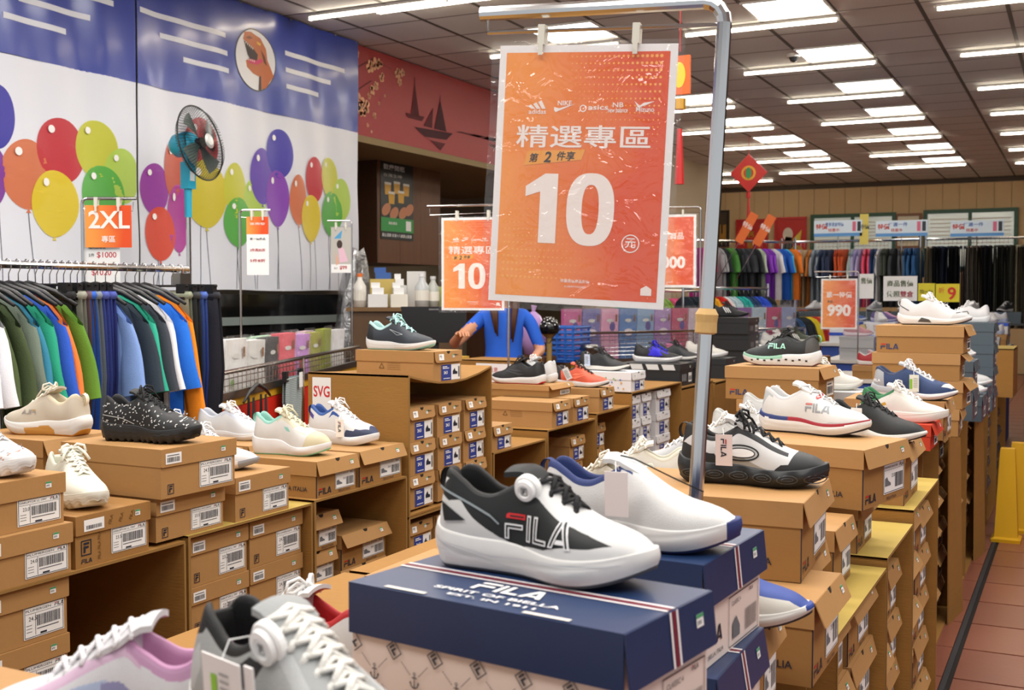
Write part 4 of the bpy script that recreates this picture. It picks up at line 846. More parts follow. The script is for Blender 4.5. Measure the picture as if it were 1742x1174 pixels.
# --- left row, boxes standing on the cartons
B('fila_a','brown shoebox at far left edge, lower of two', -2.05, 1.60, .8205, .26, .114, v=2); B('fila_a','brown shoebox at far left edge under the white printed shoe', -2.065, 1.595, .935, .26, .114, v=0)
B('fila_p','printed brown shoebox under the cream chunky sneaker', -2.055, 1.872, .8205, .235, .122, v=1)
B('fila_a','brown shoebox supporting the black chunky shoe box', -2.06, 2.132, .8305, .255, .113, v=1); B('fila_a','large brown shoebox under the black chunky shoe', -2.03, 2.12, .944, .275, .125, .35, v=3, yaw=-1)
B('plain','plain brown box behind the big one, lower', -2.45, 2.12, .8305, .25, .118); B('plain','plain brown box under the cream shoe with amber sole', -2.44, 2.12, .9495, .25, .118)
B('fila_a','brown shoebox under the grey-toed sneaker', -2.055, 2.425, .8305, .24, .122, v=1)
B('fila_b','tan shoebox under the mint collared sneaker', -2.06, 2.80, .8355, .215, .112, v=0, yaw=0); B('fila_b','creased tan shoebox under the navy sided sneaker', -2.06, 3.03, .8355, .26, .114, v=4)
for k, y in enumerate((2.42, 2.70, 2.98)): B('plain', 'plain brown box standing in the rear row, %s of three' % ['nearest','middle','farthest'][k], -2.47, y, .8355, .25, .114)
shoe('white_chunky_print','white chunky shoe with tiny coloured print at the left edge', -2.20, 1.755, 1.049, -2)
shoe('cream_chunky','cream chunky sneaker on the printed brown box', -2.19, 2.0, .9425, -24)
shoe('black_chunky','black chunky sneaker with silver flecks on a big box', -2.17, 2.235, 1.069, 9)
shoe('cream_beige','beige sneaker with amber sole insert behind the black one', -2.56, 2.24, 1.0675, 187)
shoe('grey_pink_toe','white sneaker with grey toe tip beside the black chunky shoe', -2.24, 2.54, .9525, 14)
shoe('black_white_side','black and white sneaker with white laces in the rear row', -2.60, 2.80, .9495, 8)
shoe('mint_cream','white and cream sneaker with mint collar', -2.235, 2.91, .9475, 9, tag_=None)
shoe('white_navy_side','white sneaker with navy toe and purple heel patch', -2.23, 3.185, .9495, 2, tag_=(.155,.088,'FILA','f0eee8'))
shoe('white_blue_far','pale blue white sneaker behind the navy sided one', -2.64, 3.12, .9495, 12)
shoe('white_plain','white sneaker lying behind the cream and mint one', -2.62, 2.56, .9495, 160)
B('mizuno','long kraft shoebox on the tall carton, under the dark mint shoe', -2.055, 3.49, 1.1385, .19, .112, .345, yaw=-3, v=0)
shoe('dark_mint','dark grey running shoe with mint laces on the tallest carton', -2.245, 3.575, 1.2505, 0)
B('mizuno','small kraft shoebox right of the tall carton', -2.06, 3.95, .8355, .175, .1, v=1); shoe('dark_mint','dark shoe toe peeping out beside the tall carton', -2.32, 4.03, .936, 5)
B('mizuno','long kraft shoebox, left of the pair behind the sign pole', -2.06, 4.515, .8705, .19, .112, .35, v=2); B('mizuno','kraft shoebox, right of the pair below the coral shoe', -2.06, 4.745, .8705, .19, .112, .35, v=0)
B('mizuno','kraft shoebox under the coral running shoe', -2.06, 5.06, .8905, .19, .112, .35, v=1)
B('plain','low kraft box across the pair, under the black and red shoe', -2.17, 4.72, .9835, .26, .055, .34)
B('white','white shoebox with coloured doodles under the low black shoe', -2.06, 5.49, .9555, .21, .1, .33)
shoe('coral','coral running shoe with black laces and heel', -2.19, 5.15, 1.003, 0, tag_=(.075,.092,'lines','d8d8d6',-25))
shoe('black_red','black running shoe with red sole tip, toe to the left', -2.36, 4.785, 1.039, 178); shoe('white_plain','white running shoe behind the black and red one', -2.36, 4.92, 1.039, 176)
shoe('black_low','low black shoe with blue tag on the doodled box', -2.25, 5.59, 1.056, -4, tag_=(.07,.085,'lines','c8d8f0'))
B('black','black shoebox with pale stripes under the blue and black shoe', -2.1, 6.40, .9155, .26, .132, .38, v=1); shoe('blue_black','black running shoe with bright blue stripes', -2.29, 6.55, 1.048, 2)
B('black','black shoebox behind the striped one', -2.1, 6.7, .9155, .26, .132, .38, v=0); shoe('black_low','dark shoe half hidden behind the blue striped one', -2.25, 6.83, 1.048, 3)
B('black','black shoebox under the off-white striped shoe', -2.1, 7.35, .9005, .28, .132, .38, v=0); shoe('offwhite_stripes','off-white running shoe with pale stripes behind the sign pole', -2.27, 7.48, 1.033, -3)
for k in range(3): B('black','black shoebox, %s of the black stack of three' % ['bottom','middle','top'][k], -2.2, 8.35-.02*k, .9205+.122*k, .3, .121, .38, v=0)
shoe('black_stripes','black shoe with three white stripes on the black box stack', -2.4, 8.5, 1.287, 0)
B('white','white shoebox under the white striped sneaker', -2.06, 8.95, .9205, .3, .13); B('grey','grey shoebox under the olive shoe', -1.98, 9.35, .9305, .3, .13)
carton('closed carton carrying the grey box', -1.95, 9.3, 10.1, 0, .93, .8, closed=True)
shoe('white_stripes','white sneaker with three dark stripes', -2.15, 9.07, 1.051, -3); shoe('olive_stripes','olive sneaker with three white stripes', -2.1, 9.5, 1.061, -2)
# --- right island: cartons whose boxes face the tiled aisle
segs = [(.45,1.62,'foreground carton under the navy boxes',.80,'fila_b',(.83,.83)),(1.63,2.16,'nearest aisle carton',.80,'fila_b',(.60,.62)),(2.17,2.77,'yellow-topped aisle carton',.81,'fila_b',(.79,.79)),(2.785,3.235,'second aisle carton',.83,'fila_b',(.70,.74)),
        (3.25,3.85,'third aisle carton',.865,'fila_b',(.83,.80)),(3.86,4.40,'fourth aisle carton',.945,'red',(.52,.5)),(4.41,4.93,'fifth aisle carton',.88,'slate',(.86,.86)),(4.94,5.60,'sixth aisle carton',.885,'plain',(.86,.84)),
        (5.61,6.25,'seventh aisle carton',.86,'plain',(.84,.84)),(6.26,6.95,'eighth aisle carton',.80,'plain',(.78,.76)),(6.96,7.7,'ninth aisle carton',.78,'slate',(.76,.76)),(7.71,8.6,'tenth aisle carton',.76,'slate',(.74,.74)),(8.61,9.6,'last aisle carton',.74,'slate',(.72,.72))]
for i, (ya, yb, nm, zt, sty, zz) in enumerate(segs):
    cx_ = -.43 if i == 0 else (-.455 if i == 1 else (-.40 if i < 5 else -.515))
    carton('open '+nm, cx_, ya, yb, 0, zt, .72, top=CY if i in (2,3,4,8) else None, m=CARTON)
    mid = (ya+yb)/2
    if i == 0: continue
    if sty == 'red': fill(nm, cx_-.06, [(ya+.02, mid-.005),(mid+.005, yb-.02)], [.52,.40], .135, 'red', zmin=.26)
    elif i == 6: fill(nm, cx_-.05, [(ya+.02, mid-.005)], [.86], .135, sty, zmin=.58); fill('foot of the '+nm, cx_-.02, [(ya+.02, mid-.005)], [.144], .135, sty, zmin=.007)
    elif i == 5: pass
    else: fill(nm, cx_-(.028 if i < 5 else .04), [(ya+.02, mid-.005),(mid+.005, yb-.02)], zz, .135, sty, jit=.008)
for k, y in enumerate((5.25, 6.6)):
    t = thing('cardboard_flap', ['tall loose cardboard sheet leaning on the aisle cartons','farther loose cardboard sheet leaning on the aisle cartons'][k], 'cardboard', (-.505, y+.05, 0)); part(t, 'sheet', M().add([(0,0,0),(.035,.28,0),(.012,.28,.80),(-.008,0,.83),(.006,0,0),(.041,.28,0),(.018,.28,.80),(-.002,0,.83)],[(0,1,2,3),(7,6,5,4),(0,4,5,1),(1,5,6,2),(2,6,7,3),(3,7,4,0)],CARTON))
yb_ = M(); yb_.lathe([(.0,0),(.11,0),(.115,.02),(.09,.03),(.06,.5),(.055,.55),(.04,.55),(0,.54)], mat('d9a514',.4), 4, Matrix.Rotation(PI/4,4,'Z'))
tag(part(None, 'floor_bollard', yb_, loc=(-.375, 7.3, 0)), 'yellow plastic floor stand beside the aisle cartons', 'floor stand')
tag(part(None, 'floor_bollard', yb_.mesh('floor_bollard'), loc=(-.33, 7.62, 0)), 'yellow plastic floor stand just behind the first one', 'floor stand')
# boxes on the island, aisle side
B('navy','navy lidded shoebox with anchor print under the black and white dial shoe', -.376, .985, .995, .192, .14, .345, yaw=-8, v=0)
B('navy','navy shoebox beneath the foreground anchor print box', -.372, .99, .854, .190, .14, .345, yaw=-8, v=1)
B('navy','navy lidded shoebox under the white dial shoe', -.42, 1.375, .972, .25, .14, .36, yaw=-3, v=0); B('navy','navy shoebox under the second navy box', -.40, 1.37, .831, .25, .14, .36, yaw=1, v=1)
B('fila_b','tan shoebox on the aisle corner below the navy shoe', -.42, 1.632, .8005, .18, .148, v=0, yaw=2); B('fila_b','tan shoebox with flat lid beside the navy toe shoe', -.385, 1.885, .8005, .23, .143, v=1, yaw=0)
B('fila_b','tan shoebox filling the gap under the chunky shoe box', -.47, 2.18, .8105, .22, .133, v=0)
B('fila_b','large tan shoebox under the chunky black and white sneaker', -.43, 2.0, .945, .30, .142, .37, v=0, yaw=3)
B('fila_b','tan shoebox with raised lid behind the chunky shoe box', -.46, 2.45, .8105, .21, .14, v=3)
B('fila_b','tan shoebox supporting the white sneaker box', -.47, 2.795, .8305, .22, .125, v=0, yaw=0); B('fila_b','long tan shoebox under the white sneaker with red line', -.44, 2.68, .956, .28, .14, .36, v=0, yaw=-12)
B('fila_b','tan shoebox under the black running shoe', -.43, 3.30, .8655, .30, .165, v=1); B('red','red shoebox behind the black running shoe', -.43, 3.9, .9455, .22, .085, v=1)
B('fila_b','tan shoebox under the navy running shoe', -.42, 4.2, .9455, .26, .135, .34, v=0, yaw=0)
for k in range(4): B('fila_b' if k < 1 else 'plain','tan shoebox, %s of the tall stack under the white laced shoe' % ['bottom','second','third','top'][k], -.42+.012*(k%2)-.01, 4.86+.0, .8855+.111*k, .28, .110, .34, yaw=(2,-2,1,-1)[k], v=k)
B('slate','slate shoebox, lower one behind the tall tan stack', -.45, 5.75, .8605, .28, .14, .34); B('slate','slate shoebox, upper one behind the tall tan stack', -.45, 5.74, 1.001, .28, .14, .34)
B('slate','slate shoebox on the eighth carton', -.45, 6.3, .8005, .3, .13, .34); B('slate','second slate shoebox on the eighth carton', -.45, 6.63, .8005, .3, .15, .34)
for k in range(4): B('slate','slate shoebox, %s of the far slate stack' % ['bottom','second','third','top'][k], -.45, 7.1, .7805+.128*k, .3, .127, .36)
shoe('white_plain','white sneaker on the far slate stack, right of the white laced shoe', -.62, 7.2, 1.292, -172); shoe('white_grey','grey white shoe toe on the slate boxes', -.6, 5.9, 1.141, 0); shoe('white_plain','white shoe on the slate box by the aisle, nearer', -.58, 6.45, .931, 0); shoe('white_grey','white shoe on the slate box by the aisle, farther', -.58, 6.78, .951, 0)
# inner side of the island
for k, (ya, yb, zt) in enumerate(((.5,1.3,.80),(1.32,2.2,.80),(2.22,3.1,.80),(3.12,3.95,.82),(3.97,4.9,.82),(4.95,6.0,.82))):
    carton(['first','second','third','fourth','fifth','sixth'][k]+' closed carton along the inner side of the island', -1.19, ya, yb, 0, zt, .35, closed=True)
B('plain','large plain tan box under the black and mint shoe, lettered side to the camera', -.865, 4.27, 1.055, .26, .125, .36, v=3, yaw=-2); B('plain','tan box under the lettered one', -.865, 4.27, .9315, .26, .122, .31, v=0); B('plain','lowest tan box under the lettered one', -.865, 4.27, .8205, .26, .110, .31) 
shoe('black_mint','black running shoe with mint midsole, toe to the left', -1.035, 4.4, 1.1805, 178)
for k, (x, y) in enumerate(((-.80,2.32),(-.80,2.62),(-.80,2.92),(-.80,3.25))):
    B('fila_b','tan box in the inner row under the beige shoes, %s' % ORD[k].replace('top','near end').replace(' from near end',' along'), x, y, .8355 if k > 2 else .831, .27, .125, .34, v=k)
x, y = at(1280, 822, 1.0875); shoe('chunky_bw','chunky black and white sneaker with bubbled black sole', x+.0, y+.0, 1.0875, 4, tag_=(.098,.098,'FILA','efe0de'))
x, y = at(1385, 737, 1.0965); shoe('white_fila','white sneaker with grey lettering and red and navy midsole line', x, y, 1.0965, -12)
shoe('black_run','black running shoe with white sole beside the white lettered one', -.53, 3.42, 1.031, -12, tag_=(.11,.095,'lines','f0f0f0'))
shoe('white_green','white shoe with green heel behind the black runner', -.56, 3.78, 1.031, -8) if 0 else shoe('white_green','white shoe with green heel behind the black runner', -.53, 4.0, 1.031, -8)
shoe('navy_run','navy running shoe with white sole and lime tag', -.53, 4.27, 1.081, -4, tag_=(.155,.09,'green','e6ecd8'))
shoe('white_top','white laced shoe with pull tab on top of the tall tan stack', -.545, 5.0, 1.3295, -4)
shoe('white_grey','grey white sneaker in the row behind the white lettered shoe', -.70, 2.5, 1.088, 10) if 0 else None
shoe('white_grey','pale grey sneaker behind the white lettered one', -.62, 3.05, 1.0965, -8) if 0 else None
shoe('beige_mesh','beige mesh shoe with grille heel, toe to the left', -.99, 2.42, .957, 185); shoe('cream_slip','cream sneaker beside the beige mesh shoe', -1.02, 2.74, .957, 200); shoe('grey_pink','grey shoe with pink lining behind the beige ones', -.98, 3.04, .957, 190); shoe('white_grey','white and grey shoe left of the white lettered one', -.98, 3.36, .961, 190)
shoe('slip_navy','white shoe with navy overlay, toe between the stacks', -.50, 1.715, .9495, 3)
shoe('slip_navy','navy shoe with white lettered heel behind the navy boxes', -.68, 1.80, .9495, 178) if 0 else None
B('fila_b','tan box behind the navy boxes', -.83, 1.72, .8005, .25, .14, v=1); shoe('white_navy_gold','navy heeled shoe seen between navy box and chunky shoe box', -.85, 1.9, .941, 200)
# grey and white pile in front of the stack
B('grey','grey shoebox among the pale sneakers', -.80, 3.85, .8655, .26, .13, .33); B('plain','tan box right of the grey box', -.80, 3.55, .8205 if 0 else .8655, .26, .1, .33)
B('grey','second grey shoebox among the pale sneakers', -.78, 4.62, .8855 if 0 else .947, .22, .12, .3)
shoe('white_grey','pale mesh sneaker, left of the group before the tall stack', -.93, 3.98, .996, 8); shoe('cream_slip','cream sneaker with lime tag before the tall stack', -.92, 4.72, 1.068, 30, tag_=(.1,.09,'green','e8e0d8')); shoe('white_grey','pale sneaker heel beside the cream one', -.95, 3.68, .9665, 10)
shoe('slip_navy','navy topped shoe behind the lettered tan box', -.75, 5.2, 1.04 if 0 else .8855, 5)
# foreground pile, lower left
B('fila_b','tan shoebox under the grey mesh sneaker', -.40, .62, .8405 if 0 else .8005, .22, .13, yaw=-5); B('fila_b','upper tan shoebox under the grey mesh sneaker', -.40, .62, .931, .22, .13, .34, yaw=-8)
B('fila_b','tan shoebox under the pink trimmed sneaker', -.76, .62, .8005, .26, .11, .33, yaw=0); B('fila_b','upper tan shoebox under the pink trimmed sneaker', -.76, .62, .911, .26, .12, .33, yaw=0)
B('fila_b','tan shoebox under the red heeled white shoe', -.84, 1.16, .8005, .24, .125, .33)
shoe('grey_mesh','grey mesh sneaker with black lining and round tag panel in the foreground', -.56, .755, 1.0615, -17, tag_=(.10,.092,'green','e6e3e2',0,1))
shoe('pink_white','white sneaker with pink collar in the lower left foreground', -.795, .765, 1.0315, 206)
shoe('white_red','white sneaker with red heel lining behind the grey mesh one', -.985, 1.28, .9265, 178); shoe('white_navy_gold','white and navy shoe heel left of the navy box', -.93, 1.12, 1.0415, 165) if 0 else None
x, y = at(925, 976, 1.1355); shoe('hero_black','white and black sneaker with round dial and big lettering', x, y, 1.1355, -6)
x, y = at(1085, 925, 1.1125); shoe('hero_white','white sneaker with navy collar and blank tag', x, y, 1.1125, 4, tag_=(.125,.105,'','efe6e4'))
# ------------------------------------------------------------------ sign stands
FILM = film('clear_sleeve', .085, .08, .8, 16)
OR = 'e8702c'
def orange(name='orange_print', a='f79a42', b='e04f18'):
    m = bpy.data.materials.new(name); m.use_nodes = True; nt = m.node_tree; bs = nt.nodes['Principled BSDF']; bs.inputs['Roughness'].default_value = .35
    tc = nt.nodes.new('ShaderNodeTexCoord'); n = nt.nodes.new('ShaderNodeTexNoise'); n.inputs['Scale'].default_value = 5; cr_ = nt.nodes.new('ShaderNodeValToRGB')
    cr_.color_ramp.elements[0].color = lin(a); cr_.color_ramp.elements[1].color = lin(b); cr_.color_ramp.elements[0].position = .3; cr_.color_ramp.elements[1].position = .7
    nt.links.new(tc.outputs['Object'], n.inputs['Vector']); sx_ = nt.nodes.new('ShaderNodeSeparateXYZ'); nt.links.new(tc.outputs['Generated'], sx_.inputs[0]); ad = nt.nodes.new('ShaderNodeMath'); ad.operation = 'MULTIPLY_ADD'; ad.inputs[1].default_value = .6; nt.links.new(sx_.outputs[0], ad.inputs[0]); nm_ = nt.nodes.new('ShaderNodeMath'); nm_.operation = 'MULTIPLY'; nm_.inputs[1].default_value = .5; nt.links.new(n.outputs[0], nm_.inputs[0]); nt.links.new(nm_.outputs[0], ad.inputs[2]); nt.links.new(ad.outputs[0], cr_.inputs[0]); nt.links.new(cr_.outputs[0], bs.inputs['Base Color']); return m
ORM = orange(); DOT = mat('f8ad4e', .4); YT = mat('f0a23c', .4); WH2 = mat('f6ece6', .45); INK3 = mat('33261f', .5)
def ten_print(W, h):
    d = D(); d.st = .0003; d.rect(0,0,W,h,mat('f1efee',.35),0); b = W*.04; d.rect(b,b*.9,W-b,h-b,ORM,1)
    for i in range(22):
        for j in range(16):
            x, y = W*.42+i*W*.026, h*.955-j*W*.038; r_ = W*.011*(1-j/17)*(.35+.65*i/22)
            if x < W*.94: d.ell(x, y, r_, r_, DOT, 2, 6)
            x, y = W*.08+i*W*.026, h*.10+j*W*.038; r_ = W*.009*(1-j/17)*(1-i/24); d.ell(x, y, r_, r_, DOT, 2, 6)
    def logo(t, x, y, w_): d.text(t, W*x, h*y, W*.026, WH2, 3, .015, 'C', W*w_)
    for k in range(3): x = W*(.20+.03*k); d.poly([(x,h*.755),(x+W*.022,h*.755),(x-W*.014+W*.01,h*(.772+.008*k)),(x-W*.014-W*.008,h*(.765+.008*k))], WH2, 3)
    logo('adidas', .235, .735, .10); d.poly([(W*.33,h*.75),(W*.34,h*.742),(W*.45,h*.775),(W*.36,h*.757),(W*.33,h*.762)], WH2, 3); logo('NIKE', .39, .768, .08); logo('asics', .58, .752, .11); d.ring(W*.495,h*.757,W*.02,W*.02,W*.006,WH2,3,12); logo('NB', .69, .762, .06); logo('new balance', .69, .742, .11)
    logo('Mizuno', .84, .745, .10); d.poly([(W*.78,h*.785),(W*.81,h*.768),(W*.83,h*.779),(W*.89,h*.785),(W*.85,h*.772),(W*.8,h*.76)], WH2, 3)
    d.text('精選專區', W*.5, h*.605, h*.088, WH2, 3, .010, 'C', W*.76)
    d.poly([(W*.17,h*.535),(W*.50,h*.56),(W*.52,h*.60),(W*.19,h*.592)], YT, 3); d.text('第', W*.20, h*.548, h*.035, INK3, 4, .02, shear=.2); d.text('2', W*.285, h*.548, h*.042, INK3, 4, .03, shear=.2); d.text('件享', W*.36, h*.556, h*.036, INK3, 4, .02, shear=.2)
    d.poly([(W*.275,h*.235),(W*.375,h*.235),(W*.375,h*.505),(W*.30,h*.505),(W*.19,h*.455),(W*.19,h*.415),(W*.275,h*.435)], WH2, 3)
    n = 40; ox, oy = W*.565, h*.37
    for i in range(n):
        q = []
        for a, k in ((i,0),(i+1,0),(i+1,1),(i,1)):
            a = 2*PI*a/n; ca, sa = math.cos(a), math.sin(a); e = lambda v, p_: math.copysign(abs(v)**p_, v); q.append((ox+(W*.135 if not k else W*.048)*e(ca,.8), oy+(h*.14 if not k else h*.095)*e(sa,.8)))
        d.poly(q, WH2, 3)
    d.ring(W*.80, h*.245, W*.05, W*.05, W*.006, WH2, 3); d.text('元', W*.80, h*.228, h*.038, WH2, 3, .015, 'C')
    d.text('依最高價商品計價', W*.5, h*.085, h*.014, WH2, 3, .01, 'C'); d.text('本活動限門市商品適用', W*.5, h*.066, h*.008, WH2, 3, 0, 'C')
    d.poly([(W*.87,h*.05),(W*.93,h*.05),(W*.93,h*.075),(W*.90,h*.088),(W*.87,h*.075)], WH2, 3)
    return d
def text_print(W, h, rows, bg=None, border=True, dots=True, seed=0):
    d = D(); d.st = .0006; d.rect(0,0,W,h,PAPER,0)
    if bg: b = W*.045 if border else 0; d.rect(b,b,W-b,h-b,bg,1)
    for t_, x, y, hh, m_, bold in rows: d.text(t_, W*x, h*y, h*hh, m_, 3, bold, 'C')
    return d
def sleeve(W, h, amp=.003, seed=1):
    r = random.Random(seed); ph = [r.uniform(0, 6) for _ in range(4)]; A = []
    for i in range(22):
        row = []
        for j in range(26):
            x, z = -.012+(W+.024)*i/21, -.012+(h+.018)*j/25
            row.append((x, -.0075-amp*(math.sin(9*x/W+ph[0]+3*z/h)*math.sin(7*z/h+ph[1])+.5*math.sin(17*x/W+11*z/h+ph[2])), z))
        A.append(row)
    return M().grid(A, FILM)
def signstand(lab, base, top, arm, yaw, tilt=0, r_=.0125, sheet=None, sx=None, sw=.3, sh_=.43, drop=.065, side=-1, foot=False, cat='sign stand', sleeve_=True, clips=(.25,.75), slab='printed paper sheet', wrap=None, armdrop=.045):
    t = thing('sign_stand', lab, cat, base, yaw); t.rotation_euler = (0, R_(tilt), R_(yaw)); h = top-base[2]; c = .035 if r_ > .01 else .02; m = M()
    path = [(0,0,0),(0,0,h-c)]+[(side*c*(1-math.cos(a)),0,h-c+c*math.sin(a)) for a in (PI/8,PI/4,3*PI/8,PI/2)]+[(side*arm,0,h-.012 if r_ > .01 else h)]
    part(t, 'pole', M().tube(path, r_, CHROME, 12)); rr = r_*.28
    part(t, 'hook_bar', M().tube([(side*(arm-.012),0,h-.012),(side*(arm-.014),0,h-armdrop),(side*.0,0,h-armdrop+.008)], max(rr, .0018), CHROME, 6))
    if foot: part(t, 'base_plate', M().box((-.09,-.09,0),(.09,.09,.006),STEEL))
    if wrap: part(t, 'tape_wrap', M().lathe([(r_+.001,wrap[0]),(r_+.006,wrap[0]+.003),(r_+.0055,wrap[0]+.02),(r_+.007,wrap[1]-.01),(r_+.001,wrap[1])], mat('c9a366',.6,noise=.15,nscale=60), 16))
    x0 = sx if sx is not None else (side*arm*.5-sw/2)
    o = part(t, 'poster', M().box((0,0,0),(sw,.0012,sh_),PAPER), slab, loc=(x0, -.003, h-drop-sh_))
    part(o, 'printed_face', sheet, T=SIDE(0,-.0006,0))
    if sleeve_: part(o, 'plastic_sleeve', sleeve(sw, sh_).mesh('plastic_sleeve', True))
    for cfrac in clips:
        q = M(); q.box((-.006,-.012,-.012),(.006,.012,.022),mat('d8d6c8',.3)); q.box((-.004,-.012,-.03),(.004,-.009,-.012),mat('d8d6c8',.3)); q.box((-.004,.004,-.03),(.004,.007,-.012),mat('d8d6c8',.3))
        part(t, 'clip', q, loc=(x0+sw*cfrac, 0, h-drop+.012))
    return t
sw, sh_ = .312, .444
signstand('big orange poster reading 10 in a clear sleeve on a leaning chrome stand', (-.5926, 1.845, .8015), 1.935, .425, 9, 3.0, .0125, ten_print(sw, sh_), sx=-.385, sw=sw, sh_=sh_, drop=.068, foot=False, clips=(.24,.77), wrap=(.585,.628))
def place_stand(px, py0, ytop, X, **k):
    pass
# second one, behind
p = on(0, 865, 690, -2.53)
sp = on(0, 865, 348, -2.53)
signstand('orange poster reading 10 on a thin stand behind the left row', (p[0], p[1], .8905), sp[2], .42, 12, 0, .006, ten_print(.325,.46), sx=-.345, sw=.325, sh_=.46, drop=.06)
def pole_at(px, ytop, ybase, X):
    a = on(0, px, ytop, X); b = on(0, px, ybase, X); return a, b
W1, W2 = WH2, mat('8a2a22', .5)
# 3000 sign
a, b = pole_at(1192, 352, 545, -2.35); rows = [('鞋類商品', .5, .66, .095, WH2, .02), ('3000', .5, .26, .17, WH2, .04), ('2雙', .3, .48, .05, INK3, .02), ('詳洽店內', .5, .06, .02, WH2, 0)]
signstand('orange poster reading 3000 beyond the main pole', (a[0], a[1], .9205), a[2], .42, 12, 0, .007, text_print(.36, .50, rows, ORM), sx=-.39, sw=.36, sh_=.5, drop=.05)
# 990
a = on(1, 1461, 462, 9.8); rows = [('單一特價', .5, .62, .12, WH2, .02), ('990', .5, .25, .24, WH2, .045), ('最低', .25, .52, .05, INK3, .02)]
signstand('orange poster reading 990 on a stand among the far shoes', (a[0], a[1], .76), a[2], .36, 10, 0, .006, text_print(.29, .42, rows, ORM), sx=-.3, sw=.28, sh_=.42, drop=.06, foot=True)
# 2XL, discount and small poster stands over the clothes rack
a = on(0, 139, 340, -3.3); rr = [('2XL', .52, .45, .42, WH2, .02), ('專區', .5, .12, .16, WH2, .01)]
t = signstand('orange 2XL card with a price sheet behind it on a chrome frame', (a[0], a[1], 1.2 if 0 else .0), a[2]+.005, .2, 28, 0, .006, text_print(.17, .155, rr, ORM, False), sx=.012, sw=.165, sh_=.15, drop=.03, side=1, foot=True, sleeve_=False)
d = D().rect(0,0,.135,.30,PAPER,0); d.text('福利品專區', .02, .16, .012, INK, 1, .01); d.text('5件', .02, .13, .014, INK, 1, .01); d.text('$1000', .05, .125, .024, mat('c02030',.5), 1, .01); d.text('$1020', .03, .06, .024, mat('c02030',.5), 1, .01)
o = part(t, 'price_sheet', d, T=SIDE(.0,.006,a[2]-.34)) ; 
a = on(0, 408, 358, -3.9); rr = [('宜而爽', .5, .86, .05, WH2, .01), ('單一價商品', .5, .60, .05, INK, .01), ('3件再85折', .5, .40, .07, mat('b02a34',.5), .015), ('5件8折', .5, .22, .07, mat('b02a34',.5), .015)]
d = text_print(.115, .30, [], None); d.rect(0,.21,.115,.30,ORM,1); 
for q in rr: d.text(q[0], .0575, .30*q[2], .30*q[3]*.8, q[4], 3, q[5], 'C', .115*.7)
signstand('white and orange card reading 3 for 85 and 5 for 8 on a thin stand', (a[0], a[1], 0), a[2]+.002, .16, 24, 0, .006, d, sx=.035, sw=.115, sh_=.30, drop=.035, side=1, foot=True, sleeve_=False)
a = on(0, 598, 376, -4.6); d = D(); d.rect(0,0,.14,.32,mat('b9b6ae',.5),0); d.ell(.06,.2,.02,.03,mat('3a2a24',.5),1,14); d.poly([(.05,.19),(.09,.17),(.12,.08),(.06,.07)],mat('e0b8c8',.5),1); d.poly([(.02,.24),(.08,.30),(.07,.24)],mat('4a9ac8',.5),1); d.poly([(.03,.15),(.06,.07),(.035,.05)],mat('d8a890',.5),1); d.rect(0,0,.14,.06,PAPER,1); d.text('$99', .06, .02, .03, mat('b02a34',.5), 2, .03); d.text('單件', .02, .025, .012, INK, 2)
signstand('poster of a reclining woman in a pale dress priced 99 on a thin stand', (a[0], a[1], 0), a[2]+.002, .17, 24, 0, .006, d, sx=-.145, sw=.14, sh_=.32, drop=.045, foot=True, sleeve_=False)
# ------------------------------------------------------------------ banner of balloons
BX = -5.64
def wav(y, z): return .010*math.sin(y*7+.8*math.sin(z*2))+.006*math.sin(y*17+z*3+1)+.004*math.sin(z*9+y*4)*max(0, 2.9-z)
def drape(d, fn, maxl):
    import bmesh
    me = d.mesh('p'); bm = bmesh.new(); bm.from_mesh(me); bmesh.ops.triangulate(bm, faces=bm.faces[:])
    for _ in range(5):
        es = [e for e in bm.edges if e.calc_length() > maxl]
        if not es: break
        bmesh.ops.subdivide_edges(bm, edges=es, cuts=1); bmesh.ops.triangulate(bm, faces=[f for f in bm.faces if len(f.verts) > 3])
    for v in bm.verts: v.co = fn(v.co.x, v.co.y, v.co.z)
    for f in bm.faces: f.smooth = True
    bm.to_mesh(me); bm.free(); return me
VB = mat('2a3f9c', .28, noise=.06, nscale=4, coat=.2); VW = mat('dcdfe8', .35, noise=.02, nscale=5); BARC = mat('d9dce4', .4)
def banner(lab, y0, y1):
    t = thing('printed_banner', lab, 'banner', (BX, y0, 1.49)); n = int((y1-y0)/.045); A = []
    for i in range(n+1):
        y = y0+(y1-y0)*i/n; A.append([(wav(y, z), y-y0, z-1.49) for z in [1.49+.004*math.sin(y*5)+(2.86-1.49)*k/20 for k in range(21)]])
    part(t, 'white_field', M().grid(A, VW, flip=True).mesh('white_field', True)); A = []
    for i in range(n+1):
        y = y0+(y1-y0)*i/n; A.append([(wav(y, z), y-y0, z-1.49) for z in [2.86+(3.635-2.86)*k/12 for k in range(13)]])
    part(t, 'blue_field', M().grid(A, VB, flip=True).mesh('blue_field', True))
    e = M()
    k = y0+.15
    while k < y1: e.add([(.012+.008*math.cos(a),k-y0+.008*math.sin(a),2.13) for a in (0,2,4)]+[(.012+.008*math.cos(a),k-y0+.008*math.sin(a),2.145) for a in (0,2,4)],[(0,1,2),(3,4,5),(0,1,4,3),(1,2,5,4),(2,0,3,5)],STEEL); k += .3
    part(t, 'eyelets', e, kind='stuff')
    return t
ba = banner('left half of the blue and white balloon banner', 1.2, 5.70); bb = banner('right half of the banner with balloons and a roaring dinosaur head disc', 5.715, 8.29)
def onb(px, py): q = on(0, px, py, BX); return q[1], q[2]
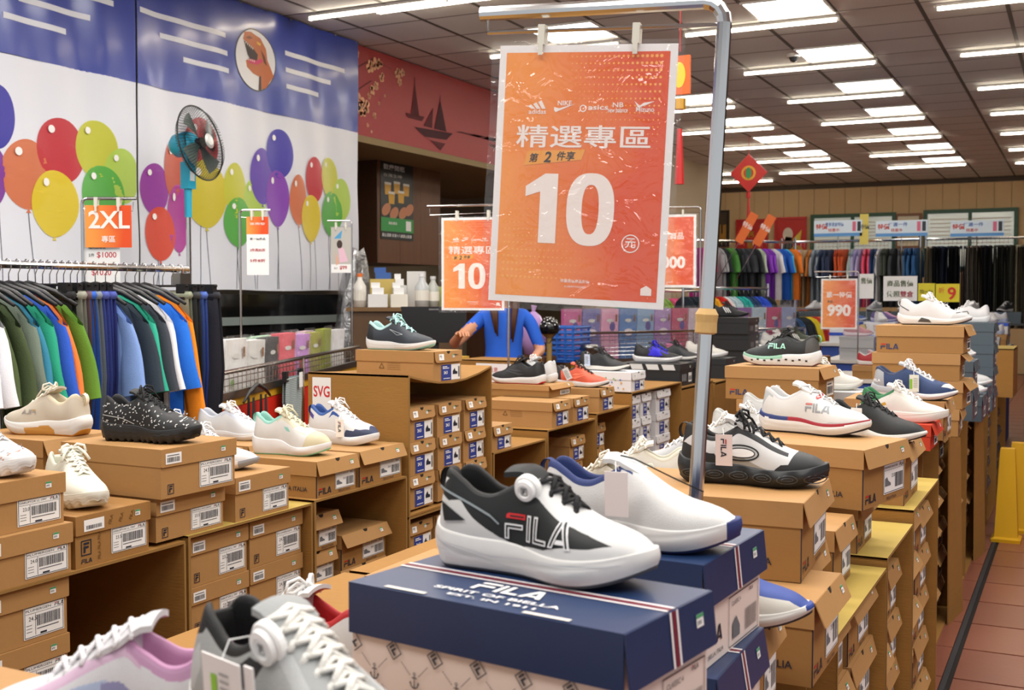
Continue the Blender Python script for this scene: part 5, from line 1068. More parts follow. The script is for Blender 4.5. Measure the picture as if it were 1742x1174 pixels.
BAL = [(-4,198,27,55,'3d38a6'),(-8,300,20,50,'8440a0'),(45,297,43,60,'d77a52'),(104,257,43,56,'c6353f'),(165,255,35,50,'c9ca42'),(207,300,29,47,'b6d45c'),(175,332,35,50,'5fb350'),(93,347,42,57,'e3cb3a'),
 (262,322,25,44,'9b3da2'),(298,290,20,52,'c9604c'),(342,250,28,50,'c6353f'),(305,372,21,58,'b4449c'),(272,398,27,46,'dc5440'),(350,330,34,58,'d3c43a'),(398,322,20,45,'c9ca42'),(432,348,19,43,'b6d45c'),(403,378,24,42,'5fb350'),
 (446,300,20,48,'6d50b8'),(475,262,21,42,'4c45b2'),(472,338,19,48,'8d48ba'),(505,340,14,43,'d77a52'),(533,306,15,39,'c6353f'),(560,303,15,35,'c9ca42'),(580,340,14,36,'b6d45c'),(564,364,18,38,'5fb350'),(527,372,17,40,'e3cb3a')]
def clear_ink(h):
    k = 'ink'+h
    if k in MT: return MT[k]
    m = bpy.data.materials.new('balloon_ink'); m.use_nodes = True; nt = m.node_tree; b = nt.nodes['Principled BSDF']; b.inputs['Base Color'].default_value = lin(h); b.inputs['Roughness'].default_value = .35; b.inputs['Alpha'].default_value = .86; MT[k] = m; return m
def plane_fn(t, y0): return lambda u, v, l: (wav(u, v)+.0012+l, u-y0, v-1.49)
for i, (cx, cy, hw, hh, c) in enumerate(BAL):
    y, z = onb(cx, cy); ry = abs(onb(cx+hw, cy)[0]-onb(cx-hw, cy)[0])/2; rz = abs(onb(cx, cy-hh)[1]-onb(cx, cy+hh)[1])/2; t, y0, lo, hi = (ba, 1.2, 1.2, 5.695) if y < 5.71 else (bb, 5.715, 5.72, 8.285)
    d = D(); d.st = .001; pts = []
    for k in range(36):
        a = 2*PI*k/36; sy = math.sin(a); pts.append((min(hi, max(lo, y+ry*math.cos(a)*(1-.10*max(0,-sy)**2))), z+rz*sy))
    d.poly(pts, clear_ink(c), .5+i*.35); d.poly([(y-ry*.1,z-rz*1.09),(y+ry*.1,z-rz*1.09),(y,z-rz*.97)], clear_ink(c), .5+i*.35); part(t, 'printed_balloon', drape(d, plane_fn(t, y0), .09))
    d = D(); d.st = .001; d.ell(min(hi-.06, y-ry*.4), z+rz*.62, ry*.13, rz*.12, mat('f0eeea', .4), 11, 12)
    if i % 2 == 0 or i > 12:
        e = z-rz*1.09; d.line((y, e), (y+.05*math.sin(i), 1.50), .006, mat('4a5060', .6), 0)
    part(t, 'printed_highlight', drape(d, plane_fn(t, y0), .12))
for (x0,y0_,x1,y1_) in ((2,26,114,53),(30,-3,153,30),(140,-10,192,8),(236,18,383,58),(274,61,386,90),(312,101,388,121),(483,91,586,120),(484,118,563,141),(485,146,543,162)):
    A_, B_ = onb(x0, y0_), onb(x1, y1_); z = (A_[1]+B_[1])/2; t, yy = (ba, 1.2) if A_[0] < 5.7 else (bb, 5.715)
    y1c = min(B_[0], 5.69) if yy == 1.2 else B_[0]
    part(t, 'white_bar', drape(D().rect(A_[0], z-.018, y1c, z+.018, BARC, 2), plane_fn(t, yy), .07))
y, z = onb(435, 102); ry = abs(onb(469, 102)[0]-onb(401, 102)[0])/2; rz = .235
d = D(); d.st = .001; d.ell(y, z, ry, rz, mat('24262e',.4), 1, 36); d.ell(y, z, ry*.96, rz*.96, mat('dfe0e2',.4), 2, 36)
def dp(pts, c, l): d.poly([(y+a*ry, z+b*rz) for a, b in pts], mat(c,.5), l)
dp([(-.62,.55),(-.55,.8),(-.2,.86),(.3,.75),(.55,.45),(.62,.1),(.8,-.2),(.9,-.38),(.55,-.82),(.15,-.94),(.2,-.5),(-.15,-.45),(-.45,-.3),(-.5,-.1),(-.3,-.02),(.1,.0),(.15,.2),(-.1,.35),(-.35,.45)], 'b8683c', 3)
dp([(-.6,.52),(-.35,.45),(-.1,.35),(.15,.2),(.1,.0),(-.3,-.02),(-.42,.1),(-.5,.3)], '2c1a1c', 4); dp([(-.4,-.02),(.1,.0),(.3,.1),(.42,.02),(.1,-.14),(-.35,-.16)], 'c83a6a', 5)
dp([(.15,-.94),(.2,-.5),(.3,-.45),(.32,-.92)], '4a3a38', 4); dp([(.1,.62),(.3,.58),(.28,.5),(.12,.54)], 'd8b040', 5); dp([(.3,.4),(.5,.2),(.6,-.1),(.45,.0)], '6a3a28', 4); dp([(-.5,.62),(-.3,.72),(-.1,.68),(-.3,.6)], '7a4226', 4)
for k in range(5): dp([(-.52+.09*k,.50-.03*k),(-.47+.09*k,.48-.03*k),(-.5+.09*k,.40-.03*k)], 'e8e0d0', 5)
for k in range(4): dp([(-.4+.1*k,-.08),(-.34+.1*k,-.08),(-.37+.1*k,.0)], 'e8e0d0', 6)
part(bb, 'printed_disc', drape(d, plane_fn(bb, 5.715), .07))
# ------------------------------------------------------------------ pedestal fan
TEAL = mat('1fa3c4', .35); f = thing('pedestal_fan', 'blue pedestal fan with black wire guard standing before the banner', 'fan', (-5.12, 5.62, 0))
q = on(0, 395, 262, -5.0); hz_ = q[2]
part(f, 'pole', M().tube([(0,0,.03),(0,0,1.98)], .016, CHROME, 12)); part(f, 'base', M().lathe([(0,0),(.22,0),(.22,.02),(.05,.04),(0,.04)], BLACK, 24))
part(f, 'stem', M().tube([(0,0,1.95),(0,0,2.12),(0,0,2.17)], [.022,.024,.03], TEAL, 14)); part(f, 'control_box', M().box((-.03,-.035,2.13),(.035,.035,2.30),TEAL).box((.035,-.02,2.18),(.038,.02,2.24),mat('cfd8dc',.4)))
part(f, 'motor_housing', M().lathe([(0,-.16),(.05,-.155),(.075,-.12),(.082,-.03),(.07,.0),(0,.01)], TEAL, 22, Matrix.Translation((.02,.02,2.42)) @ Matrix.Rotation(R_(86),4,'Y')).mesh('motor_housing', True))
part(f, 'tilt_neck', M().box((-.02,-.02,2.28),(.02,.02,2.40),TEAL))
hd = part(f, 'guard', M().tube([(.24*math.cos(a), .24*math.sin(a), .0) for a in [2*PI*k/40 for k in range(40)]], .005, BLACK, 6, closed=True), loc=(.08,.03,2.42), rot=(R_(0),R_(80),R_(8)))
gw = M()
for k in range(72):
    a = 2*PI*k/72; c_, s_ = math.cos(a), math.sin(a)
    gw.tube([(r_*c_, r_*s_, z) for r_, z in ((.24,0),(.20,.045),(.13,.065),(.05,.07))], .0017, mat('3a3a38',.3,.5), 3); gw.tube([(r_*c_, r_*s_, z) for r_, z in ((.24,0),(.20,-.045),(.13,-.06),(.06,-.065))], .0017, mat('3a3a38',.3,.5), 3)
part(hd, 'guard_wires', gw, kind='stuff'); part(hd, 'badge', M().lathe([(0,.078),(.03,.076),(.048,.068),(.048,.064)], mat('b8bab8',.3,.4), 20))
bl = M()
for k in range(4):
    a0 = PI/2*k; A = [[((.03+.17*u)*math.cos(a0+v*(.75)+.3*u), (.03+.17*u)*math.sin(a0+v*.75+.3*u), .02*(v-.5)) for v in (0,.33,.66,1)] for u in (0,.4,.8,1)]; bl.grid(A, mat('3a4a48',.3)); bl.grid(A, mat('3a4a48',.3), flip=True)
part(hd, 'blades', bl); part(hd, 'blade_hub', M().cyl((0,0,-.02),.035,.04,BLACK,16))
# ------------------------------------------------------------------ garments
def cloth(h, n=.05): return mat(h, .85, noise=.12, nscale=14, bump=.25, bscale=350)
GM = {}
def tee_mesh(w=.245, h=.70, sl=.27, seed=0, nz=14, nx=15, long_=False):
    r = random.Random(seed); p1, p2 = r.uniform(0, 6), r.uniform(0, 6); m = M(); c = mat('808080')
    def hw(z): return float(np.interp(-z, [0,.02,.05,.10,h], [.075,.13,w*.82,w*.86,w*.92]))
    def yy(x, z, s_): f = min(1, -z/h*1.4); return s_*(.012+.006*math.cos(x*9))+f*(.010*math.sin(x*38+p1)+.008*math.sin(x*22+p2+z*4))
    for s_ in (-1, 1):
        A = []
        for k in range(nz+1):
            z = -h*(k/nz)**1.15; W = hw(z); A.append([(W*u, yy(W*u, z, s_)*(1 if abs(u) < .98 else .35), z-.012*(abs(u) < .3)*(k == 0)*(1-abs(u)/.3)) for u in np.linspace(-1, 1, nx)])
        m.grid(A, c, flip=s_ < 0)
    for q in (-1, 1):     # sleeves hanging at the sides
        L = .60 if long_ else sl; A = []
        for k in range(7):
            f = k/6; cx = q*(w*.76+(.055 if not long_ else .10)*f**.8); cz = -.06-L*f; a, b = .046+.012*f*(not long_), .015+.006*f
            A.append([(cx+a*math.cos(t_)*q, b*math.sin(t_)+.006*math.sin(f*5+p1), cz-.034*math.cos(t_)*(1-1.3*f)-.005) for t_ in [2*PI*j/10 for j in range(10)]])
        m.grid(A, c, closev=True, flip=q < 0)
    return m.mesh('t_shirt', True)
def pants_mesh(w=.19, h=.95, seed=0, n=14):
    r = random.Random(seed); p1 = r.uniform(0, 6); m = M(); c = mat('808080')
    for s_ in (-1, 1):
        A = []
        for k in range(11):
            z = -h*k/10; W = w*float(np.interp(k/10, [0,.05,.3,1], [.92,.95,1,.72])); A.append([(W*u, s_*(.016*(1-.5*abs(u))) +.008*math.sin(u*9+p1+k*.15)*min(1, k/3), z) for u in np.linspace(-1, 1, n)])
        m.grid(A, c, flip=s_ < 0)
    m.tube([(-w*.93,0,-.015),(w*.93,0,-.015)], .016, c, 6, flat=.9)
    return m.mesh('trousers', True)
TEEM = [tee_mesh(seed=k) for k in range(4)]; LTEE = [tee_mesh(seed=9, long_=True)]; PAM = [pants_mesh(seed=k) for k in range(3)]; SHORTM = [tee_mesh(w=.15, h=.40, sl=.1, seed=20+k, nz=7, nx=9) for k in range(3)]; KPA = [pants_mesh(w=.11, h=.42, seed=5)]
def recol(me, m):
    k = (me.name, m.name)
    if k not in GM: c = me.copy(); c.materials.clear(); c.materials.append(m); c.polygons.foreach_set('material_index', [0]*len(c.polygons)); GM[k] = c
    return GM[k]
hk = M(); hk.tube([(0,0,.02),(0,0,.055),(.012,0,.075),(.008,0,.098),(-.008,0,.102),(-.018,0,.088)], .0018, CHROME, 5); HOOK = hk.mesh('hook', True)
hg = M(); hg.tube([(-.20,0,-.045),(-.12,0,-.006),(-.03,0,.018),(0,0,.024),(.03,0,.018),(.12,0,-.006),(.20,0,-.045)], [.006,.009,.010,.010,.010,.009,.006], PLASTIC_BLK, 8); HANG = hg.mesh('hanger_arms', True)
hc = M(); hc.tube([(-.17,0,.02),(.17,0,.02)], .004, PLASTIC_BLK, 6); hc.box((-.16,-.012,-.03),(-.12,.012,.026),PLASTIC_BLK); hc.box((.12,-.012,-.03),(.16,.012,.026),PLASTIC_BLK); HCLIP = hc.mesh('clip_bar')
def hang(kind, col, colname, x, y, z, lab, group, rz=0, full=True, sc=1):      # z = bar height
    zz = z-.100*sc
    me = recol({'tee': TEEM, 'long': LTEE, 'pants': PAM, 'kid': SHORTM, 'kpants': KPA}[kind][rnd.randrange({'tee': 4, 'long': 1, 'pants': 3, 'kid': 3, 'kpants': 1}[kind])], cloth(col))
    nm = {'tee': 't_shirt', 'long': 'long_shirt', 'pants': 'trousers', 'kid': 't_shirt', 'kpants': 'shorts'}[kind]
    g_ = thing(nm, lab, {'t_shirt':'shirt','long_shirt':'shirt','trousers':'trousers','shorts':'shorts'}[nm], (x, y, zz-(.014 if 'pants' not in kind else .0)), rz, group); g_.scale = (sc,)*3
    part(g_, 'garment_cloth', me)
    if full:
        h_ = thing('clothes_hanger', 'black hanger with metal hook holding '+lab.split(',')[0], 'hanger', (x, y, zz), rz, group='hangers on '+group if 0 else None); h_.scale = (sc,)*3
        part(h_, 'hook', HOOK); part(h_, 'hanger_body', HCLIP if 'pants' in kind else HANG)
    else: part(g_, 'hook', HOOK)
    return g_
# left clothes rack
RX = -3.07
rk = thing('clothes_rack', 'chrome clothes rack full of tees and trousers at the left', 'clothes rack', (RX, 1.7, 0))
part(rk, 'hanging_bar', M().tube([(0,-.1,1.55),(0,1.66,1.55)], .013, CHROME, 12)); 
for y in (0, 1.62): part(rk, 'upright', M().tube([(0,y,.05),(0,y,1.55)], .014, CHROME, 12)); part(rk, 'foot_bar', M().tube([(-.25,y,.04),(.25,y,.04)], .014, CHROME, 8))
part(rk, 'end_bracket', M().box((-.02,1.60,1.49),(.02,1.66,1.535),STEEL))
LG = [('tee','1f2440','dark navy tee'),('tee','eeeef2','white tee'),('tee','dfe0e6','pale grey tee'),('tee','46562e','olive tee'),('tee','3e4d2c','dark olive tee'),('tee','6d7a6c','grey green tee'),('tee','2f7f9d','teal blue tee'),('tee','1f9a78','sea green tee'),('tee','2a58c4','blue tee'),('tee','e87a34','orange short sleeved tee'),('tee','5c8a26','grass green tee'),
      ('pants','1b1c1e','black trousers'),('pants','9a9a8c','stone trousers'),('pants','6a525c','mauve brown trousers'),('pants','2a62c8','bright blue trousers'),('pants','7c8692','heather grey trousers'),('pants','4a59aa','periwinkle trousers'),('pants','4653a4','blue violet trousers'),
      ('tee','7d9cd6','light blue tee'),('tee','2a3640','slate black tee'),('tee','2aa88c','turquoise tee'),('tee','3a3f4a','charcoal tee'),('tee','e6e6ea','white tee at the right'),('tee','1b6fd8','royal blue tee'),('long','ef8a12','bright orange long shirt'),('pants','8f947e','khaki grey trousers'),('pants','3a3c3e','dark grey trousers'),('pants','4d6ab8','denim blue trousers'),('pants','2a2b33','near-black trousers')]
for k, (kd, c, nm) in enumerate(LG):
    y = 2.25+k*.037 if k < 11 else (2.65+.029*(k-11) if k < 18 else 2.857+.0465*(k-18)); hang(kd, c, nm, RX, y, 1.566, '%s, hanging %s on the left clothes rack' % (nm, 'on a clip bar' if kd == 'pants' else 'by its shoulders'), 'clothes on the left rack', R_(rnd.uniform(-5, 5)))
# ------------------------------------------------------------------ wire fenced counters with bagged underwear
def rail(lab, a, b, z0, z1, panel=None, n=3):
    L = math.hypot(b[0]-a[0], b[1]-a[1]); yaw = math.atan2(b[1]-a[1], b[0]-a[0]); t = thing('wire_counter', lab, 'counter', (a[0], a[1], 0), yaw)
    part(t, 'top_rail', M().tube([(0,0,z1),(L,0,z1)], .012, CHROME, 10)); w_ = M()
    z = z1-.03
    while z > z0: w_.tube([(0,0,z),(L,0,z)], .0025, CHROME, 4); z -= .032
    x = .02
    while x < L: w_.tube([(x,0,z0),(x,0,z1)], .0018, CHROME, 4); x += .06
    part(t, 'wire_mesh', w_, kind='stuff'); part(t, 'lower_rail', M().box((0,-.012,z0-.035),(L,.012,z0),STEEL))
    for k in range(n): part(t, 'post', M().tube([(L*k/(n-1),0,0),(L*k/(n-1),0,z1)], .014, CHROME, 8))
    if panel: part(t, 'yellow_strip', M().box((0,.0,z0-.075),(L,.02,z0-.04),mat('d8a820',.5))); part(t, 'front_panel', M().box((0,0,.05),(L,.02,z0-.08),mat(panel,.4)))
    part(t, 'shelf_board', M().box((0,.03,.80),(L,.62,.83),mat('c8c4ba',.6)))
    return t, yaw, L
t, yw1, L1 = rail('chrome wire fenced counter with red front behind the clothes rack', (-3.42, 3.9), (-4.42, 6.5), 1.01, 1.10, 'd02818')
PF = film('pack_film', .16, .08, .9, 30); 
def pack(lab, x, y, z, w, h, th, col, rz, group, motif=None, lean=0):
    t = thing('bagged_garment', lab, 'packaged clothes', (x, y, z), rz, group); t.rotation_euler = (R_(lean), 0, rz)
    t0 = M(); r = random.Random(int(x*100)); A = []
    for i in range(7): A.append([(w*(i/6-.5), -th/2-.004*math.sin(j*1.3+i), h*j/6) for j in range(7)])
    B_ = [[(p[0], th/2, p[2]) for p in row] for row in A]; c = cloth(col); t0.grid(A, c).grid(B_, c, flip=True).grid([[A[i][6], B_[i][6]] for i in range(7)], c, flip=False).grid([[A[0][j], B_[0][j]] for j in range(7)], c).grid([[A[6][j], B_[6][j]] for j in range(7)], c, flip=True)
    part(t, 'folded_cloth', t0)
    if motif:
        d = D(); d.ell(*motif[1:5], mat(motif[0],.5), 1, 16); d.rect(w*.3, h*.78, w*.4, h*.9, mat('8a5a2a',.5), 1); d.ell(-w*.02,h*.80,w*.2,h*.03,mat('d8d8d4',.6),1,14); part(t, 'printed_motif', d, T=SIDE(0,-th/2-.006,0))
    F_ = [[(w*1.06*(i/8-.5), -th/2-.010-.004*math.sin(i*2.1+j*1.7+x*9), (h+.02)*j/8) for j in range(9)] for i in range(9)]; part(t, 'clear_bag', M().grid(F_, PF).mesh('clear_bag', True)); return t
PK = [('e9e9e8','white bagged top, first from the left end',('8a8a8a',0,.1,.02,.01)),('e6e6e4','white bagged top with green round logo',('7ab648',-.06,.2,.022,.018)),('dededa','off-white bagged top with brown badge',('7a5a2a',.02,.12,.03,.035)),('303336','black bagged top with orange sticker',('e8602a',.05,.2,.012,.02)),('e4606e','coral pink bagged top',('f0a0a8',0,.15,.03,.02)),('c890d8','lilac bagged top',('8a7a98',0,.17,.03,.025)),('a0a030','olive bagged top',('c8c860',0,.15,.03,.02)),('8f9a30','second olive bagged top',None),('e8e8ea','white bagged top near the monitor',None)]
dirx, diry = math.cos(yw1), math.sin(yw1)
for row in range(4):
    for k in range(9):
        c, nm, mo = PK[k]; s_ = .20+k*.285; off = .09+row*.12; z = .831
        x, y = -3.42+dirx*s_-diry*(-1)*0 - (-diry)*0, 3.9+diry*s_; nx_, ny_ = -diry, dirx
        x += nx_*off; y += ny_*off
        col = c if row == 0 else rnd.choice(['eeeeee','e8e4c0','b8e0c0','f0d0e0','dcdce0','d8b8c8','f0f0f0','e8d860'])
        pack(nm+' in the wire counter' if row == 0 else 'bagged top, %s from the left in the %s row of the wire counter' % (ordn[k].replace('nearest','first'), ['','second','third','rearmost'][row]), x, y, z, .26, .40-.015*row+.01*math.sin(k*2), .05, col, yw1+R_(rnd.uniform(-5,5)), 'bagged tops in the wire counter', mo if row == 0 else None)
# tank top and shorts on the rail
s_ = .45; x, y = -3.42+dirx*s_+diry*.05, 3.9+diry*s_-dirx*.05
tk = thing('tank_top', 'black tank top hanging from the wire counter rail', 'tank top', (x, y, .97), yw1); m = M()
for q in (-.012, .012): m.add([(-.11,q,0),(-.075,q,0),(-.07,q,-.10),(0,q,-.16),(.07,q,-.10),(.075,q,0),(.11,q,0),(.12,q,-.12),(.15,q,-.2),(.15,q,-.42),(-.15,q,-.42),(-.15,q,-.2),(-.12,q,-.12)], [tuple(range(13))] if q < 0 else [tuple(range(12,-1,-1))], mat('1c1d20',.8))
m.add([(.15,-.012,-.2),(.15,.012,-.2),(.15,.012,-.42),(.15,-.012,-.42)],[(0,1,2,3)],mat('1c1d20',.8)); part(tk, 'garment_cloth', m); h_ = thing('clothes_hanger', 'black hanger with the tank top on the rail', 'hanger', (x, y, 1.0), yw1); part(h_, 'hook', HOOK); part(h_, 'hanger_body', HANG)
s_ = 1.05; x, y = -3.42+dirx*s_+diry*.05, 3.9+diry*s_-dirx*.05
def plaid():
    m = mat('8aa0a4', .85, name='plaid_cloth'); nt = m.node_tree; b = nt.nodes['Principled BSDF']; tc = nt.nodes.new('ShaderNodeTexCoord'); w1 = nt.nodes.new('ShaderNodeTexWave'); w1.bands_direction = 'Z'; w1.inputs['Scale'].default_value = 14; r_ = nt.nodes.new('ShaderNodeValToRGB'); r_.color_ramp.elements[0].color = lin('5a7482'); r_.color_ramp.elements[1].color = lin('b8c0b8')
    nt.links.new(tc.outputs['Object'], w1.inputs[0]); nt.links.new(w1.outputs[0], r_.inputs[0]); nt.links.new(r_.outputs[0], b.inputs[0]); return m
st_ = thing('shorts', 'grey and teal striped shorts clipped under the wire counter rail', 'shorts', (x, y, 1.02), yw1); me = PAM[0].copy(); me.materials.clear(); me.materials.append(plaid()); o = part(st_, 'garment_cloth', me); o.scale = (.85,1,.42); part(st_, 'clip_bar', HCLIP, loc=(0,0,.01)); part(st_, 'price_card', M().box((.02,-.03,-.06),(.08,-.028,.02),WHITE))
# second rail, with hanging pyjama bags
t, yw2, L2 = rail('wire counter with red front and pyjama bags in the middle distance', (-3.75, 8.5), (-2.35, 10.9), .92, 1.14, 'c81c1c')
PJ = ['d06aa0','7a78b8','e8a8c8','5a88c8','8ab0d8','b088c8','c85a7a','d8c8d8','6a9ac0','e0b8a8','8a5aa8','b8d0e0','c8487a','9aa8d0']
ORDN = ['first','second','third','fourth','fifth','sixth','seventh','eighth','ninth','tenth','eleventh','twelfth']
dx2, dy2 = math.cos(yw2), math.sin(yw2)
for k in range(14):
    s_ = .12+k*.195; x, y = -3.75+dx2*s_-dy2*.1, 8.5+dy2*s_+dx2*.1
    pack('bagged patterned pyjamas, %s from the left in the middle wire counter' % (ORDN+['thirteenth','fourteenth'])[k], x, y, .84, .18, .50, .04, PJ[k], yw2, 'bagged pyjamas in the middle counter', ('e8e0e8',0,.3,.05,.03) if k % 2 else ('5a4a9a',.02,.35,.03,.04))
    if k > 4 and k % 2: hang('kpants' if k % 4 == 1 else 'kid', ['d0408a','e8b0c4','c8b840','6aa0d8','a8d048','d88ab0'][k % 6], '', x+dy2*.16, y-dx2*.16, 1.12, ['bright pink patterned shorts','pale pink top','yellow patterned shorts','light blue shorts','lime green shorts','rose top'][k % 6]+', %s hanging under the middle rail' % ['','','','','','first','','third','','fifth','','seventh','','ninth'][k], 'childrens clothes hanging under the middle rail', yw2, False, .8)
tag(part(None, 'waste_bin', M().lathe([(0,0),(.06,0),(.062,.29),(.068,.295),(.068,.315),(.06,.33),(0,.332)], STEEL, 24).mesh('waste_bin', True), loc=(-3.32, 7.95, .75)), 'small brushed steel bin on a red plinth beside the middle counter', 'bin')
tag(part(None, 'plinth', M().box((-.08,-.09,0),(.30,.16,.70),mat('c81c1c',.4)).box((-.09,-.10,.70),(.31,.17,.749),STEEL), loc=(-3.32, 7.95, 0)), 'red plinth under the steel bin', 'plinth')
def basket_mesh():
    m = M(); c = mat('2460b8',.4); m.box((-.13,-.15,0),(.13,.15,.015),c)
    for k in range(7): z = .02+.04*k; m.tube([(-.13-z*.05,-.15,z),(.13+z*.05,-.15,z),(.13+z*.05,.15,z),(-.13-z*.05,.15,z)], .011, c, 6, closed=True)
    for x_ in (-.13,-.07,0,.07,.13):
        for y_ in (-.152,.152): m.box((x_-.008,y_-.004,0),(x_+.008,y_+.004,.27),c)
    return m
tag(part(None, 'storage_basket', basket_mesh(), loc=(-3.52, 7.95, .95)), 'blue plastic basket beside the pink bags', 'basket')
tag(part(None, 'cabinet', M().box((-.35,-.25,0),(.33,.25,.949),mat('8a6a3a',.6)), loc=(-3.72, 7.8, 0)) if 0 else part(None, 'low_cabinet', M().box((-.2,-.25,0),(.1,.25,.949),mat('8a6a3a',.6)).box((-.18,-.262,.1),(.08,-.25,.9),mat('9a7a46',.6)), loc=(-3.68, 7.95, 0)), 'brown low cabinet under the blue basket', 'cabinet')
# ------------------------------------------------------------------ far clothes racks
SEEN = {}; ORDS = ['first','second','third','fourth','fifth','sixth','seventh','eighth']
def farrack(lab, a, b, z, items, cols, names, group, kind, sc=1, step=.06, rz=0, tiers=1):
    L = math.hypot(b[0]-a[0], b[1]-a[1]); yaw = math.atan2(b[1]-a[1], b[0]-a[0]); t = thing('clothes_rack', lab, 'clothes rack', (a[0], a[1], 0), yaw)
    part(t, 'hanging_bar', M().tube([(0,0,z),(L,0,z)], .014, CHROME, 8))
    for k in (0, 1): part(t, 'upright', M().tube([(L*k,0,0),(L*k,0,z+.05)], .014, CHROME, 8)); part(t, 'foot_bar', M().tube([(L*k,-.25,.02),(L*k,.25,.02)], .014, CHROME, 6))
    n = int(L/step)
    for k in range(n):
        f = (k+.5)/n; ci = int(f*len(cols)); x, y = a[0]+(b[0]-a[0])*f, a[1]+(b[1]-a[1])*f; kd = kind(f) if callable(kind) else kind
        key = (names[ci], group[1]); SEEN[key] = SEEN.get(key, 0)+1
        hang(kd, cols[ci], '', x, y, z+.014, '%s, %s one from the left on the %s' % (names[ci], ORDS[SEEN[key]-1], group[1]), group[0], yaw+PI/2+R_(rz)+R_(rnd.uniform(-8,8)), False, sc)
CS = ['b4c0c4','a8b4c8','b8a8d0','b09a78','b8702c','8f9aa4','2f3e5c','24304c','c04e20','b84a1e','98aaa8','a8a0c8','e05070','23406a','e8e4e4','3c4238','33363a','4a4c50','2a5a88','1f4f80']
CSN = ['pale grey shirt','pale blue grey shirt','lavender shirt','tan shirt','amber shirt','grey shirt','dark navy shirt','midnight navy shirt','rust orange shirt','deep rust shirt','pale sage shirt','soft violet shirt','pink shirt','dark blue shirt','white shirt','dark green shirt','charcoal shirt','grey black shirt','steel blue shirt','deep blue shirt']
farrack('long back rack of shirts in front of the left back window', (-3.35, 14.2), (-1.72, 14.2), 2.11, 0, CS, CSN, ('shirts on the long back rack', 'long back rack'), lambda f: 'tee', 1, .042, 0)
CT = ['a8a08a','1f2530','24304a','1c1e22','283040','8a8478','5a5246','2a2c30','3a3c34','4a4a42','948a70','6a6458','3a3230','5a4c40','332c2a','4a3a34']
farrack('long back rack of trousers in front of the right back window', (-1.66, 14.2), (-.15, 14.2), 2.11, 0, CT, ['beige trousers','black trousers, left part','dark navy trousers','jet black trousers','ink blue trousers','stone grey trousers','brown grey trousers','charcoal trousers','dark olive trousers','moss grey trousers','khaki trousers','taupe trousers','dark brown trousers','brown trousers','black brown trousers','chocolate trousers'], ('trousers on the long back rack', 'right long back rack'), 'pants', 1, .045, 0)
KC = ['c81e9a','d8286a','9a9a9c','24282e','4a8a3a','22262c','3a3e44','2a2e34','b8c8b0','8a3ac0','e0e0dc','2060c0','40b0d0','e87820']
KN = ['magenta jacket','crimson pink jacket','grey jacket','black jacket','green tee','dark tee','charcoal tee','black tee','pale green top','purple top','white top','blue top','cyan top','orange top']
farrack('tall rack of childrens jackets before the red posters', (-3.95, 12.6), (-3.05, 13.6), 2.08, 0, KC, KN, ('childrens clothes on the tall rack', 'tall childrens rack'), 'tee', .85, .06, 0)
K2 = ['23303c','2a3a50','e8b020','c82820','e4e4e4','b8d0d8','2ab0a8','26406a','2a50c8','20242a']
farrack('lower rack of coloured childrens tees left of the tall rack', (-3.45, 10.6), (-2.85, 11.5), 1.52, 0, K2, ['dark slate tee','dark blue tee','yellow tee','red tee','white tee','ice blue tee','aqua tee','navy tee','bright blue tee','black tee'], ('childrens tees on the lower rack', 'lower childrens rack'), 'tee', .8, .055, 0)
K3 = ['e8308a','3a3e46','8088a0','1f2c44','30507a','24282c','d8c020','c03028','e07020','282c30']
farrack('low rack of bright childrens tees beside the blue boxes', (-2.95, 11.7), (-2.55, 12.8), 1.30, 0, K3, ['hot pink tee','graphite tee','blue grey tee','dark navy tee','slate blue tee','black tee','yellow tee','red tee','orange tee','dark tee'], ('childrens tees on the low rack', 'low childrens rack'), 'tee', .8, .055, 0)
K4 = ['20a080','c83a6a','88b020','e86090','f0a0a0','286848']
farrack('short rack of green and pink tees behind the 3000 poster', (-4.15, 10.9), (-3.6, 11.9), 1.50, 0, K4, ['green tee','raspberry tee','lime tee','pink tee','salmon tee','dark green tee'], ('tees behind the 3000 poster', 'short rack behind the 3000 poster'), 'tee', .8, .06, 0)
# hanging blue sale boards over the back rack
for k, (xa, xb) in enumerate(((1385,1467),(1490,1578),(1617,1708))):
    a = on(1, xa, 376, 14.0); b = on(1, xb, 376, 14.0); c = on(1, xa, 403, 14.0); W = b[0]-a[0]; h = a[2]-c[2]
    t = thing('sale_board', ['blue and white sale board over the rack, left of three','blue and white sale board over the rack, middle of three','blue and white sale board over the rack, right of three'][k], 'sign board', (a[0], 14.0, c[2])); part(t, 'board', M().box((0,0,0),(W,.01,h),mat('5a9ad8',.5)))
    d = D(); d.st = .002; d.rect(0,h*.2,W,h,mat('d8e8f4',.5),0); d.text('特價', W*.04, h*.45, h*.35, mat('c83a30',.5), 1, .02); d.text('任選一件' if k else '夏季清倉特價', W*.24, h*.62, h*.25, mat('2a6ab8',.5), 1, .01, w=W*.38); d.text('特惠中', W*.3, h*.28, h*.22, mat('c83a30',.5), 1, .01); d.rect(W*.8,h*.3,W*.87,h*.9,mat('d86a8a',.5),1); d.rect(W*.9,h*.3,W*.97,h*.9,mat('27303c',.5),1)
    part(t, 'printed_face', d, T=SIDE(0,-.002,0)); part(t, 'support_rod', M().tube([(W*.5,.02,-.16),(W*.5,.02,h)],.006,CHROME,6))
